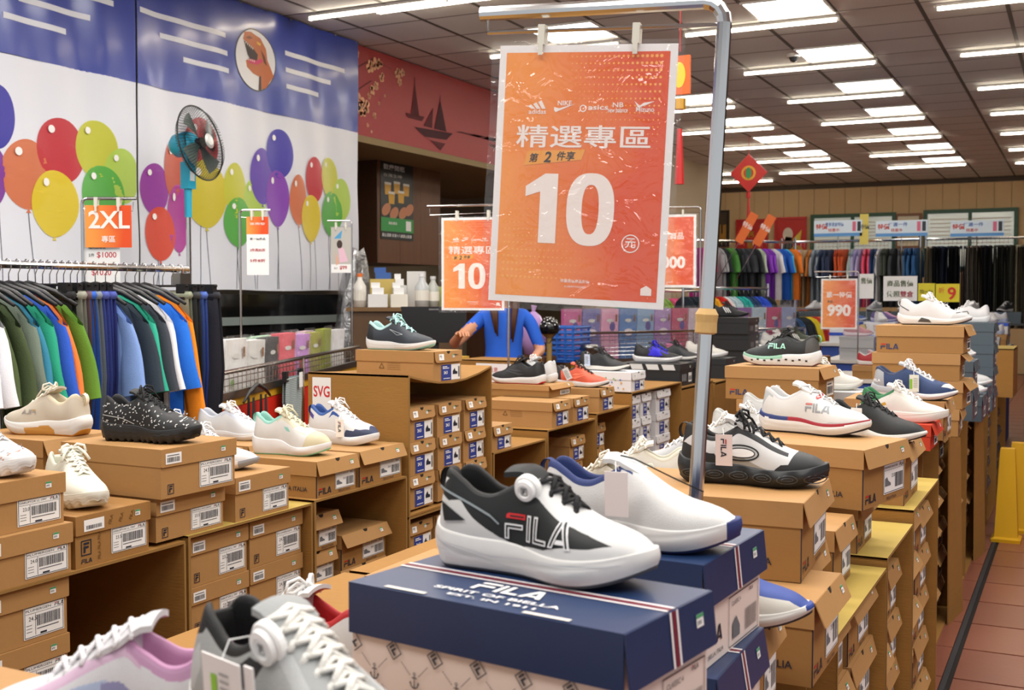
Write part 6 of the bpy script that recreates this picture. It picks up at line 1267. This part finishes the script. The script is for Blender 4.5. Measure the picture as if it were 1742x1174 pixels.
for k, (px, py, tl) in enumerate(((1270,388,1),(1300,392,2),(1470,390,0))):
    a = on(1, px, py, 12.4 if k < 2 else 14.0); t = thing('price_flag', ['orange price flag tilted over the childrens rack, left one','orange price flag tilted over the childrens rack, right one','small yellow notice between the sale boards'][k], 'sign', tuple(a)); t.rotation_euler = (0, R_(30 if k < 2 else 0), 0)
    part(t, 'card', M().box((-.05,0,-.18),(.05,.006,.18),mat(OR if k < 2 else 'd8c860',.5))); part(t, 'lettering', D().text('特價', 0, .0, .06, WHITE if k < 2 else INK, 1, .01, 'C'), T=SIDE(0,-.002,0))
    part(t, 'support_rod', M().tube([(0,.01,-.9),(0,.01,-.1)],.004,CHROME,6))
# ------------------------------------------------------------------ counter alcove at the left
WOOD = mat('6a4428', .5, noise=.25, nscale=3, stretch=(4, 4, .25)); WOODD = mat('4a2e1c', .5, noise=.2, nscale=3, stretch=(4, 4, .25))
t = thing('wall_cabinet', 'dark wooden wall cabinet under the red fascia', 'cabinet', (-6.3, 9.6, 1.78)); part(t, 'cabinet_body', M().box((-1.2,0.02,0),(-.02,1.25,1.07),WOODD))
part(t, 'end_board', M().box((-1.2,0,0),(0,.019,1.07),WOODD))
for k in range(3): part(t, 'front_board', M().box((-.019,.02+.412*k,0),(0,.428+.412*k,1.07),WOOD))
t = thing('beer_poster', 'poster of hands clinking beer glasses on the wooden cabinet', 'poster', (-6.298, 9.66, 2.02)); part(t, 'paper', M().box((0,0,0),(.003,.62,.80),mat('181c18',.4)))
d = D(); d.st = .0008; W, h = .62, .80; d.rect(0,0,W,h,mat('1c2220',.4),0); d.text('歡慶開瓶', .05, .70, .055, WHITE, 2, .01, w=.4); d.text('台灣生啤', .05, .63, .035, mat('c8c8c0',.4), 2, .01, w=.35)
for x, y in ((.13,.45),(.3,.47),(.48,.46),(.2,.36),(.38,.38)): d.poly([(x-.05,y),(x+.05,y),(x+.06,y+.11),(x-.06,y+.11)], mat('e0a828',.4), 2); d.rect(x-.06,y+.10,x+.06,y+.125,mat('f0ead8',.4),3)
for x, y in ((.1,.3),(.25,.27),(.42,.28),(.54,.32)): d.ell(x, y, .09, .055, mat('c8845c',.5), 1+int(x*10)%2, 16, .5)
d.rect(0,.08,W,.22,mat('2c9a48',.4),3); d.text('單筆消費滿', .14, .15, .03, WHITE, 4, .01); d.rect(.47,.10,.57,.20,WHITE,4); d.text('禁止酒駕 未滿十八歲禁止飲酒', .02, .025, .035, WHITE, 4, .01, w=.56)
part(t, 'printed_face', d, T=END(.0035,0,0))
CB = mat('5c4228', .5, noise=.2, nscale=4, stretch=(3,3,.4))
t = thing('service_counter', 'brown service counter with cluttered top below the cabinet', 'counter', (-4.72, 7.62, 0)); t.rotation_euler = (0,0,CAM_A); part(t, 'counter_body', M().box((-.42,-.2,0),(.42,.2,1.33),CB)); part(t, 'counter_top', M().box((-.45,-.23,1.33),(.45,.23,1.36),mat('7a5a34',.4)))
t = thing('back_shelf', 'brown wooden shelf unit behind the counter clutter', 'shelf', (-5.6, 10.9, 0)); part(t, 'side_board', M().box((-.4,0,0),(0,.03,1.75),WOODD)); part(t, 'top_board', M().box((-.45,0,1.75),(.02,1.2,1.79),WOOD)); part(t, 'back_board', M().box((-.4,.03,0),(-.37,1.2,1.75),WOODD)); part(t, 'shelf_board', M().box((-.37,.03,1.45),(0,1.2,1.47),WOOD))
t = thing('display_cabinet', 'dark glass fronted cabinet under the balloon banner', 'cabinet', (-5.62, 3.2, 0)); part(t, 'glass_front', M().box((-.02,0,.85),(0,5.0,1.46),mat('0d0f10',.08))); part(t, 'lower_body', M().box((-.02,0,0),(.25,4.25,.84),mat('2a2624',.5))); part(t, 'ledge', M().box((0.001,1.0,1.12),(.42,4.0,1.14),mat('2c2f30',.25))); part(t, 'light_strip', M().box((.001,3.2,1.23),(.02,4.9,1.29),mat('7a8480',.3)))
t = thing('plastic_cover', 'grey plastic sheet draped over a machine beside the counter', 'plastic sheet', (-5.31, 7.78, 1.00)); t.scale = (.72,.72,.9); A = []
for i in range(15):
    row = []
    for j in range(24):
        a = 2*PI*j/24; r_ = (.10+.22*(i/14)**.8)*(1+.10*math.sin(5*a+i*.4)+.05*math.sin(11*a)); row.append((r_*math.cos(a)*.8, r_*math.sin(a), .92-.90*i/14+.02*math.sin(3*a)))
    A.append(row)
part(t, 'sheet', M().grid(A, film('grey_sheet', .45, .25, .8, 9, '7c8084'), closev=True).mesh('sheet', True)); part(t, 'machine', M().box((-.08,-.1,0),(.08,.1,.75),mat('3a3c40',.5)).box((-.06,-.08,.75),(.06,.08,.86),mat('4a4c50',.5)))
tag(part(None, 'pedestal', M().box((-.13,-.16,0),(.13,.16,.999),mat('3a3430',.5)).box((-.14,-.17,.96),(.14,.17,.998),mat('5a4c3c',.5)), loc=(-5.31, 7.78, 0)), 'dark pedestal under the draped machine', 'pedestal')
def bottle(x, y, z, h, r_, c, cap, lab):
    t = thing('bottle', lab, 'bottle', (x, y, z)); part(t, 'bottle_body', M().lathe([(0,0),(r_,0),(r_,h*.62),(r_*.4,h*.82),(r_*.38,h*.92),(0,h*.92)], mat(c,.12), 16).mesh('bottle_body', True)); part(t, 'cap', M().cyl((0,0,h*.9),r_*.45,h*.1,mat(cap,.4),12)); part(t, 'paper_label', M().lathe([(r_*1.02,h*.2),(r_*1.02,h*.5)], mat('e8e4d8',.5), 16))
CT_ = 1.361
def cpos(u, v=-.1): return (-4.72+u*math.cos(CAM_A)-v*math.sin(CAM_A), 7.62+u*math.sin(CAM_A)+v*math.cos(CAM_A))
bottle(*cpos(.12), CT_, .26, .055, 'c8cccc', 'f0f0f0', 'clear bottle with white cap on the service counter'); bottle(*cpos(.20,-.02), CT_, .24, .05, 'b8bcb4', 'd8d8d8', 'second clear bottle beside the white capped one')
bottle(*cpos(-.36), CT_, .26, .05, 'e8e4dc', 'e8762a', 'white dispenser bottle with orange cap, left end of the counter'); bottle(*cpos(.34), CT_, .22, .04, 'c8a890', 'e0b030', 'bottle with yellow cap near the orange poster')
def clut(nm, lab, cat, x, y, w, dd, h, c, rz=0, extra=None):
    t = thing(nm, lab, cat, (x, y, CT_), R_(rz-63.45)); part(t, 'box_body' if nm != 'paper_stack' else 'sheets', M().box((-dd/2,-w/2,0),(dd/2,w/2,h),mat(c,.5)))
    if extra: part(t, 'top_detail', M().box((-dd*.3,-w*.3,h),(dd*.3,w*.3,h+.05),mat(extra,.6)).box((-dd*.2,-w*.35,h+.05),(dd*.1,w*.1,h+.09),mat(extra,.6)))
    return t
clut('tissue_box','white tissue box with a sheet pulled out on the counter','tissue box',*cpos(-.22),.15,.11,.10,'e8e8e6',5,'f4f4f2'); clut('file_holder','clip of blue and yellow files standing on the counter','file holder',*cpos(-.2,.1),.20,.1,.22,'c8b060',0,'3a62a8')
clut('paper_stack','leaning white papers and receipts on the counter','papers',*cpos(-.06,-.12),.13,.12,.10,'e6e2d4',12,'f0f0ee'); clut('paper_bag','white printed paper bag standing behind the bottles','bag',*cpos(.06,.12),.14,.08,.28,'dcdad6',-4); clut('receipt_printer','pale receipt printer with paper curl on the counter','printer',*cpos(-.07,.06),.11,.12,.17,'d0d0cc',8,'eeeeec'); clut('carton_pack','green and yellow carton pack at the counter end','carton',*cpos(.3,.1),.12,.10,.16,'a8b848',0)
t = thing('monitor', 'black flat monitor seen from behind at the checkout', 'monitor', (-3.95, 6.72, 1.0), R_(24)); part(t, 'screen_back', M().prism([(-.20,0),(.20,0),(.225,.245),(-.225,.245)], .03, mat('17181b',.35), frameM((0,0,.13),(1,0,0),(0,0,1))))
part(t, 'stand', M().box((-.12,-.1,0),(.12,.1,.012),BLACK).box((-.03,-.0,.012),(.03,.02,.2),BLACK)); part(t, 'lettering', D().text('SIGNATURE', 0, .352, .009, mat('a8aaac',.4), 1, .01, 'C'), T=SIDE(0,-.0315,0))
t = thing('checkout_desk', 'checkout desk carrying the monitor behind the wire counter', 'desk', (-3.98, 6.78, 0), R_(24)); part(t, 'desk_body', M().box((-.27,-.25,0),(.27,.3,.965),mat('4a3826',.5))); part(t, 'desk_top', M().box((-.29,-.28,.966),(.29,.33,.999),mat('6a5236',.4)))
# things around the cashier
t = thing('wrapping_table', 'low table of cartons in front of the cashier', 'table', (-3.25, 6.25, 0)); part(t, 'table_top', M().box((-.45,-.2,.80),(.4,.25,.83),mat('8a6a3c',.5)))
for x in (-.42,.37):
    for y in (-.18,.22): part(t, 'leg', M().box((x-.02,y-.02,0),(x+.02,y+.02,.80),STEEL))
carton('yellow brown carton on the low table before the cashier', -3.0, 6.1, 6.42, .831, 1.06, .42, m=CARTON, closed=True, name='small_carton'); 
t = thing('paper_notice', 'white notice with red handwriting taped to the small carton', 'notice', (-2.99+.0, 6.16, .86)); part(t, 'paper', M().box((-.3,-.066,0),(-.06,-.0645,.18),WHITE)); dd = D()
for k, s_ in enumerate(('注意','不可換','不退')): dd.text(s_, -.18, .13-.05*k, .028, mat('c83a3a',.5), 1, 0, 'C')
part(t, 'handwriting', dd, T=SIDE(0,-.0668,0))
for k, (x, y) in enumerate(((-3.3,6.2),(-3.42,6.3))): tag(part(None, 'gift_box', M().box((-.08,-.06,0),(.08,.06,.18+.05*k),mat(('c8a040','a87838')[k],.5)).box((-.085,-.065,.14+.05*k),(.085,.065,.185+.05*k),mat('d8b048',.5)), loc=(x-.15, y, .831)), ['yellow box behind the small carton','taller brown box behind the small carton'][k], 'box')
t = thing('helmet', 'black helmet with white polka dots beside the cashier', 'helmet', (-3.465, 7.54, 1.185)); t.scale = (.55,.55,.55); part(t, 'shell', M().lathe([(.115,-.02),(.135,.02),(.13,.09),(.10,.15),(.05,.18),(0,.19)], mat('101012',.15), 28).mesh('shell', True)); dd = D()
dots = M()
for k in range(46):
    th = k*2.399; ph = R_(15+70*((k+.5)/46)); v = Vector((.146*math.cos(ph*.92)*math.cos(th), .146*math.cos(ph*.92)*math.sin(th), .035+.162*math.sin(ph))); n_ = Vector((v.x, v.y, v.z-.04)).normalized(); u_ = n_.orthogonal().normalized(); w_ = n_.cross(u_); p_ = v+n_*.004
    dots.add([tuple(p_+(u_*math.cos(a)+w_*math.sin(a))*.010) for a in [2*PI*q/8 for q in range(8)]], [tuple(range(8))], WHITE)
part(t, 'polka_dots', dots, kind='stuff'); part(t, 'strap', M().tube([(-.1,-.05,-.01),(-.04,-.09,-.14),(.05,-.09,-.14),(.11,-.04,-.01)], .006, BLACK, 5))
tag(part(None, 'helmet_stand', M().lathe([(0,0),(.07,0),(.07,.02),(.02,.04),(.02,1.14),(.055,1.172),(0,1.173)], mat('a08040',.5), 16), loc=(-3.465, 7.54, 0)), 'thin stand under the polka dot helmet', 'stand')
t = thing('balloon_bag', 'lilac and pink shiny bag behind the helmet', 'bag', (-3.66, 7.68, 1.0)); t.scale = (.6,.6,.75); part(t, 'bag_body', M().lathe([(0,0),(.11,.02),(.16,.15),(.15,.30),(.09,.40),(.03,.44),(0,.45)], mat('b890c8',.2), 20).mesh('bag_body', True)); part(t, 'bag_neck', M().tube([(0,0,.44),(.01,0,.50)],[.02,.04],mat('c8a0d0',.3),8)); 
tag(part(None, 'stool', M().box((-.14,-.12,.96),(.14,.12,.998),WOOD).box((-.12,-.1,0),(-.09,-.07,.96),WOOD).box((.09,-.1,0),(.12,-.07,.96),WOOD).box((-.12,.07,0),(-.09,.1,.96),WOOD).box((.09,.07,0),(.12,.1,.96),WOOD), loc=(-3.66, 7.70, 0)), 'tall stool under the lilac bag', 'stool')
# ------------------------------------------------------------------ the cashier
def skinned(verts, edges, rad, levels=2):
    me = bpy.data.meshes.new('s'); me.from_pydata(verts, edges, []); o = bpy.data.objects.new('s', me); COL.objects.link(o)
    sk = o.modifiers.new('k', 'SKIN'); sk.use_smooth_shade = True; sv = me.skin_vertices[0].data
    for i, r_ in enumerate(rad): sv[i].radius = (r_, r_) if not isinstance(r_, tuple) else r_
    sv[0].use_root = True; ss = o.modifiers.new('u', 'SUBSURF'); ss.levels = levels; ss.render_levels = levels
    bpy.context.view_layer.update(); m = bpy.data.meshes.new_from_object(o.evaluated_get(bpy.context.evaluated_depsgraph_get())); bpy.data.objects.remove(o); return m
V = []; E_ = []; RR = []
def vx(p, r_, par=None):
    V.append(p); RR.append(r_)
    if par is not None: E_.append((par, len(V)-1))
    return len(V)-1
pel = vx((0,0,.93), (.15,.11)); wa = vx((0,0,1.05), (.125,.095), pel); ch = vx((0,0,1.20), (.145,.105), wa); uc = vx((0,0,1.29), (.12,.085), ch); nk = vx((0,-.01,1.375), .047, uc); hb = vx((0,-.015,1.43), .06, nk); hm = vx((0,-.02,1.50), (.073,.088), hb); ht = vx((0,-.012,1.575), .06, hm)
def arm(q, el, wr, fdir):
    s0 = vx((q*.135,0,1.305), .062, uc); s1 = vx((q*.18,-.005,1.27), .052, s0); e = vx(el, .040, s1); w_ = vx(wr, .026, e); f_ = Vector(fdir).normalized(); pm = Vector(wr)+f_*.05; p_ = vx(tuple(pm), (.034,.018), w_)
    sd = f_.cross(Vector((0,0,1))).normalized(); dn = Vector((0,0,-1))
    for k, (o_, l_) in enumerate(((-.026,.06),(-.009,.07),(.009,.066),(.026,.05))):
        a = vx(tuple(pm+sd*o_+f_*.025), .0095, p_); b = vx(tuple(pm+sd*o_+f_*(.025+l_*.5)+dn*.010), .0085, a); vx(tuple(pm+sd*o_+f_*(.025+l_*.75)+dn*.034), .0075, b)
    tb = vx(tuple(Vector(wr)+f_*.03-sd*q*.03), .011, w_); vx(tuple(Vector(wr)+f_*.065-sd*q*.045+dn*.01), .009, tb)
arm(-1, (-.34,-.10,1.12), (-.29,-.26,1.20), (.3,-1,.15)); arm(1, (.25,-.02,1.08), (.20,-.20,1.05), (-.3,-.8,-.5))
for q in (-1, 1):
    h_ = vx((q*.09,0,.86), .10, pel); k_ = vx((q*.10,-.01,.48), .062, h_); a_ = vx((q*.10,.02,.09), .038, k_); vx((q*.11,-.12,.035), (.045,.03), a_)
bm = skinned(V, E_, RR); SKIN = mat('c48a68', .55); BLUE = mat('1f5fd0', .8, noise=.08, nscale=20, bump=.2, bscale=300); JEAN = mat('2a3040', .8)
bm.materials.clear(); [bm.materials.append(m_) for m_ in (SKIN, BLUE, JEAN)]
for p_ in bm.polygons:
    c = p_.center; p_.use_smooth = True
    armd = abs(c.x) > .17
    if c.z < .95 and abs(c.x) < .2 and c.y > -.2: p_.material_index = 2
    elif c.z < 1.365 and not (abs(c.x) > .14 and c.y < -.06) and c.z > (1.12 if armd else .93): p_.material_index = 1
    else: p_.material_index = 0
pn = thing('person', 'person in a blue short sleeved shirt with brown hair behind the counter', 'person', (-3.49, 6.86, 0), R_(28)); part(pn, 'body', bm)
HR = mat('4a2a1a', .6, noise=.2, nscale=60); A = []
for i in range(12):
    z = 1.60-.36*i/11; row = []
    for j in range(14):
        a = PI*(-.12+1.24*j/13); r_ = (.078*math.sin(min(PI/2, (i+.6)/4*PI/2)))+.012*i/11; row.append((r_*1.02*math.cos(a)*(1+.03*math.sin(j*3+i)), -.01+r_*1.25*math.sin(a), z))
    A.append(row)
hm_ = M().grid(A, HR)
for k, q in enumerate((-.07,-.055,.06,.072)): hm_.tube([(q*.9,-.05,1.55),(q*1.2,-.085,1.42),(q*1.0,-.12,1.32),(q*.8,-.125,1.20-.02*k)], [.03,.036,.032,.008], HR, 7, flat=.6)
hm_.lathe([(.082,1.53),(.078,1.57),(.055,1.60),(0,1.612)], HR, 18, Matrix.Translation((0,.0,0))); part(pn, 'hair', hm_.mesh('hair', True))
fc = M()
for q in (-.03,.03): fc.lathe([(0,.003),(.008,.001),(.010,-.003)], WHITE, 10, frameM((q,-.098,1.505),(1,0,0),(0,0,1))); fc.lathe([(0,.0045),(.004,.003)], INK, 8, frameM((q,-.0985,1.505),(1,0,0),(0,0,1)))
fc.add([(-.009,-.098,1.475),(.009,-.098,1.475),(0,-.120,1.478),(0,-.100,1.51)],[(0,1,2),(1,3,2),(3,0,2)],SKIN); fc.tube([(-.02,-.092,1.453),(0,-.099,1.450),(.02,-.092,1.453)],[.002,.005,.002],mat('a8484a',.5),6)
part(pn, 'face_features', fc); part(pn, 'belt', M().lathe([(.158,.0),(.158,.03)], BLACK, 24, Matrix.Translation((0,0,.935)) @ Matrix.Diagonal((1,.8,1,1))))
# ------------------------------------------------------------------ far display tables, crowded with small shoes on boxes
TT = mat('d8d4cc', .6)
def dtable(lab, x0, x1, y0, y1, z=.60):
    t = thing('display_table', lab, 'table', ((x0+x1)/2, (y0+y1)/2, 0)); a, b = (x1-x0)/2, (y1-y0)/2
    part(t, 'table_top', M().box((-a,-b,z-.03),(a,b,z),TT)); part(t, 'skirt_panel', M().box((-a+.03,-b+.03,0),(a-.03,b-.03,z-.031),mat('3a5ab0',.6)))
TB = ((-1.9,-.62,9.4,10.4,.78),(-2.15,-.62,10.7,11.6,.86),(-2.45,-.62,12.0,12.75,.96)); TN = ['nearest','middle','farthest']
for k, (x0, x1, y0, y1, z) in enumerate(TB): dtable('%s display table behind the aisle cartons' % TN[k], x0, x1, y0, y1, z)
FNM = ['pale grey','black','pink','blue','grey','tan','red','teal','blush','navy','lavender','violet']
for ti, (x0, x1, y0, y1, z0) in enumerate(TB):
    y = y0+.02; row = 0
    while y < y1-.22:
        x = x1-.03; c_ = 0
        while x-.33 > x0:
            n = rnd.choice((1,1,2)) if ti == 0 else rnd.choice((1,2,2)) if ti == 1 else rnd.choice((1,2,2)); st = rnd.choice(('blue','blue','white','plain','blue','grey') if ti else ('plain','fila_b','plain','fila_b','blue','white'))
            zz = z0+.0005; where = 'in %s row, %s from the aisle on the %s far table' % (('front','second','third','fourth')[row], ORDN[c_], TN[ti])
            for q in range(n): B(st, '%s shoebox, %s %s' % (SNAME[st], ('bottom','second','third')[q], where), x, y+rnd.uniform(0,.015), zz, .2, .108, .31, 0, v=0, group='shoeboxes on the far tables'); zz += .109
            k = rnd.randrange(12); rz = rnd.choice((rnd.uniform(-15,15), rnd.uniform(165,195), rnd.uniform(-100,-60))); c, s_ = math.cos(R_(rz)), math.sin(R_(rz)); sh, ps = SH['far_%d' % k]
            t = thing('small_sneaker', '%s small sneaker %s' % (FNM[k], where.replace('in ','in ')), 'shoe', (x-.155-.135*c, y+.11-.135*s_, zz+.001), R_(rz), 'small sneakers on the far tables'); [part(t, nm, me) for nm, me, lb in ps if nm in ('upper','midsole')]
            x -= .345; c_ += 1
        y += .225; row += 1
# shoes standing on dark boxes along the back rack, and price boards
t = thing('rear_shelf', 'long dark shelf of boxed shoes below the back racks', 'shelf', (-1.75, 13.55, 0)); part(t, 'shelf_board', M().box((-1.6,-.2,1.13),(1.55,.2,1.15),mat('3a3c40',.5)))
for x in (-1.55,0,1.5): part(t, 'support', M().box((x-.03,-.18,0),(x+.03,.18,1.13),mat('4a4c50',.5)))
for k in range(9):
    x = -3.0+.345*k; B('slate','dark shoebox, %s from the left on the rear shelf' % ORDN[k], x, 13.42, 1.1505, .24, .12, .31, v=k%4); cc = (0,0,0,4,0,0,0,1,5)[k]; sh, ps = SH['far_%d' % cc]
    t = thing('sneaker', '%s sneaker on the %s dark box of the rear shelf' % (FNM[cc], ORDN[k]), 'shoe', (x-.16+.05, 13.66, 1.2715), R_(-115)); [part(t, nm, me) for nm, me, lb in ps]
def board(lab, px0, px1, py0, py1, Y, fn, bg):
    a = on(1, px0, py0, Y); b = on(1, px1, py1, Y); W, h = b[0]-a[0], a[2]-b[2]; t = thing('price_board', lab, 'sign board', (a[0], Y, b[2])); part(t, 'board', M().box((0,0,0),(W,.01,h),bg)); d = D(); d.st = .002; fn(d, W, h); part(t, 'lettering', d, T=SIDE(0,-.002,0)); part(t, 'support_rod', M().box((W*.48,.012,.6-b[2]),(W*.52,.02,h*.5),STEEL))
GD = mat('4a5a2a', .5)
board('white board with green writing on selling price behind the far tables', 1503, 1560, 470, 512, 12.15, lambda d, W, h: (d.text('商品售價', W*.5, h*.58, h*.25, GD, 1, .012, 'C', W*.78), d.text('依照', W*.1, h*.15, h*.25, GD, 1, .012), d.text('雙倉', W*.5, h*.15, h*.25, mat('a83040',.5), 1, .012)), PAPER)
board('yellow board with a red number 9 behind the far tables', 1592, 1632, 483, 514, 12.15, lambda d, W, h: (d.text('9', W*.5, h*.12, h*.7, mat('d82a20',.5), 1, .02), d.text('折', W*.12, h*.5, h*.3, mat('d86a20',.5), 1, .01)), mat('e8d820',.5))
board('yellow board left of the red nine', 1562, 1590, 482, 512, 12.15, lambda d, W, h: d.text('均一價', W*.1, h*.4, h*.25, mat('4a4a20',.5), 1, .01, w=W*.8), mat('e0d428',.5))
board('white board partly hidden behind the 990 poster', 1462, 1486, 466, 508, 12.15, lambda d, W, h: d.text('售價', W*.1, h*.6, h*.25, GD, 1, .01, w=W*.8), PAPER)
# right side: red counter with a wire basket of bagged stock
t = thing('red_counter', 'red counter with steel edge at the right behind the aisle', 'counter', (-.2, 9.3, 0)); part(t, 'counter_body', M().box((0,0,.08),(2.2,.9,.92),mat('b8141a',.35))); part(t, 'steel_edge', M().box((-.02,-.02,.92),(2.22,.92,1.0),STEEL)); part(t, 'toe_kick', M().box((.05,.05,0),(2.15,.85,.08),BLACK))
t = thing('wire_basket', 'chrome wire basket on the red counter', 'basket', (-.15, 9.35, 1.001)); w_ = M()
for z in (.0,.05,.10,.15,.2): w_.tube([(0,0,z+.004),(1.9,0,z+.004),(1.9,.7,z+.004),(0,.7,z+.004)], .004, CHROME, 5, closed=True)
for k in range(38): w_.tube([(.05*k,0,.004),(.05*k,0,.2)], .002, CHROME, 4)
part(t, 'wire_mesh', w_, kind='stuff')
for k in range(10): pack('clear bag of white socks, %s from the left in the wire basket' % ORDN[k], -.02+.17*k, 9.55, 1.006, .15, .25, .05, 'd8dade', 0, 'bags of socks in the wire basket')
carton('yellow carton on the aisle row beyond the slate boxes', -.42, 8.62, 9.2, .741, 1.08, .5, top=CY, closed=True)
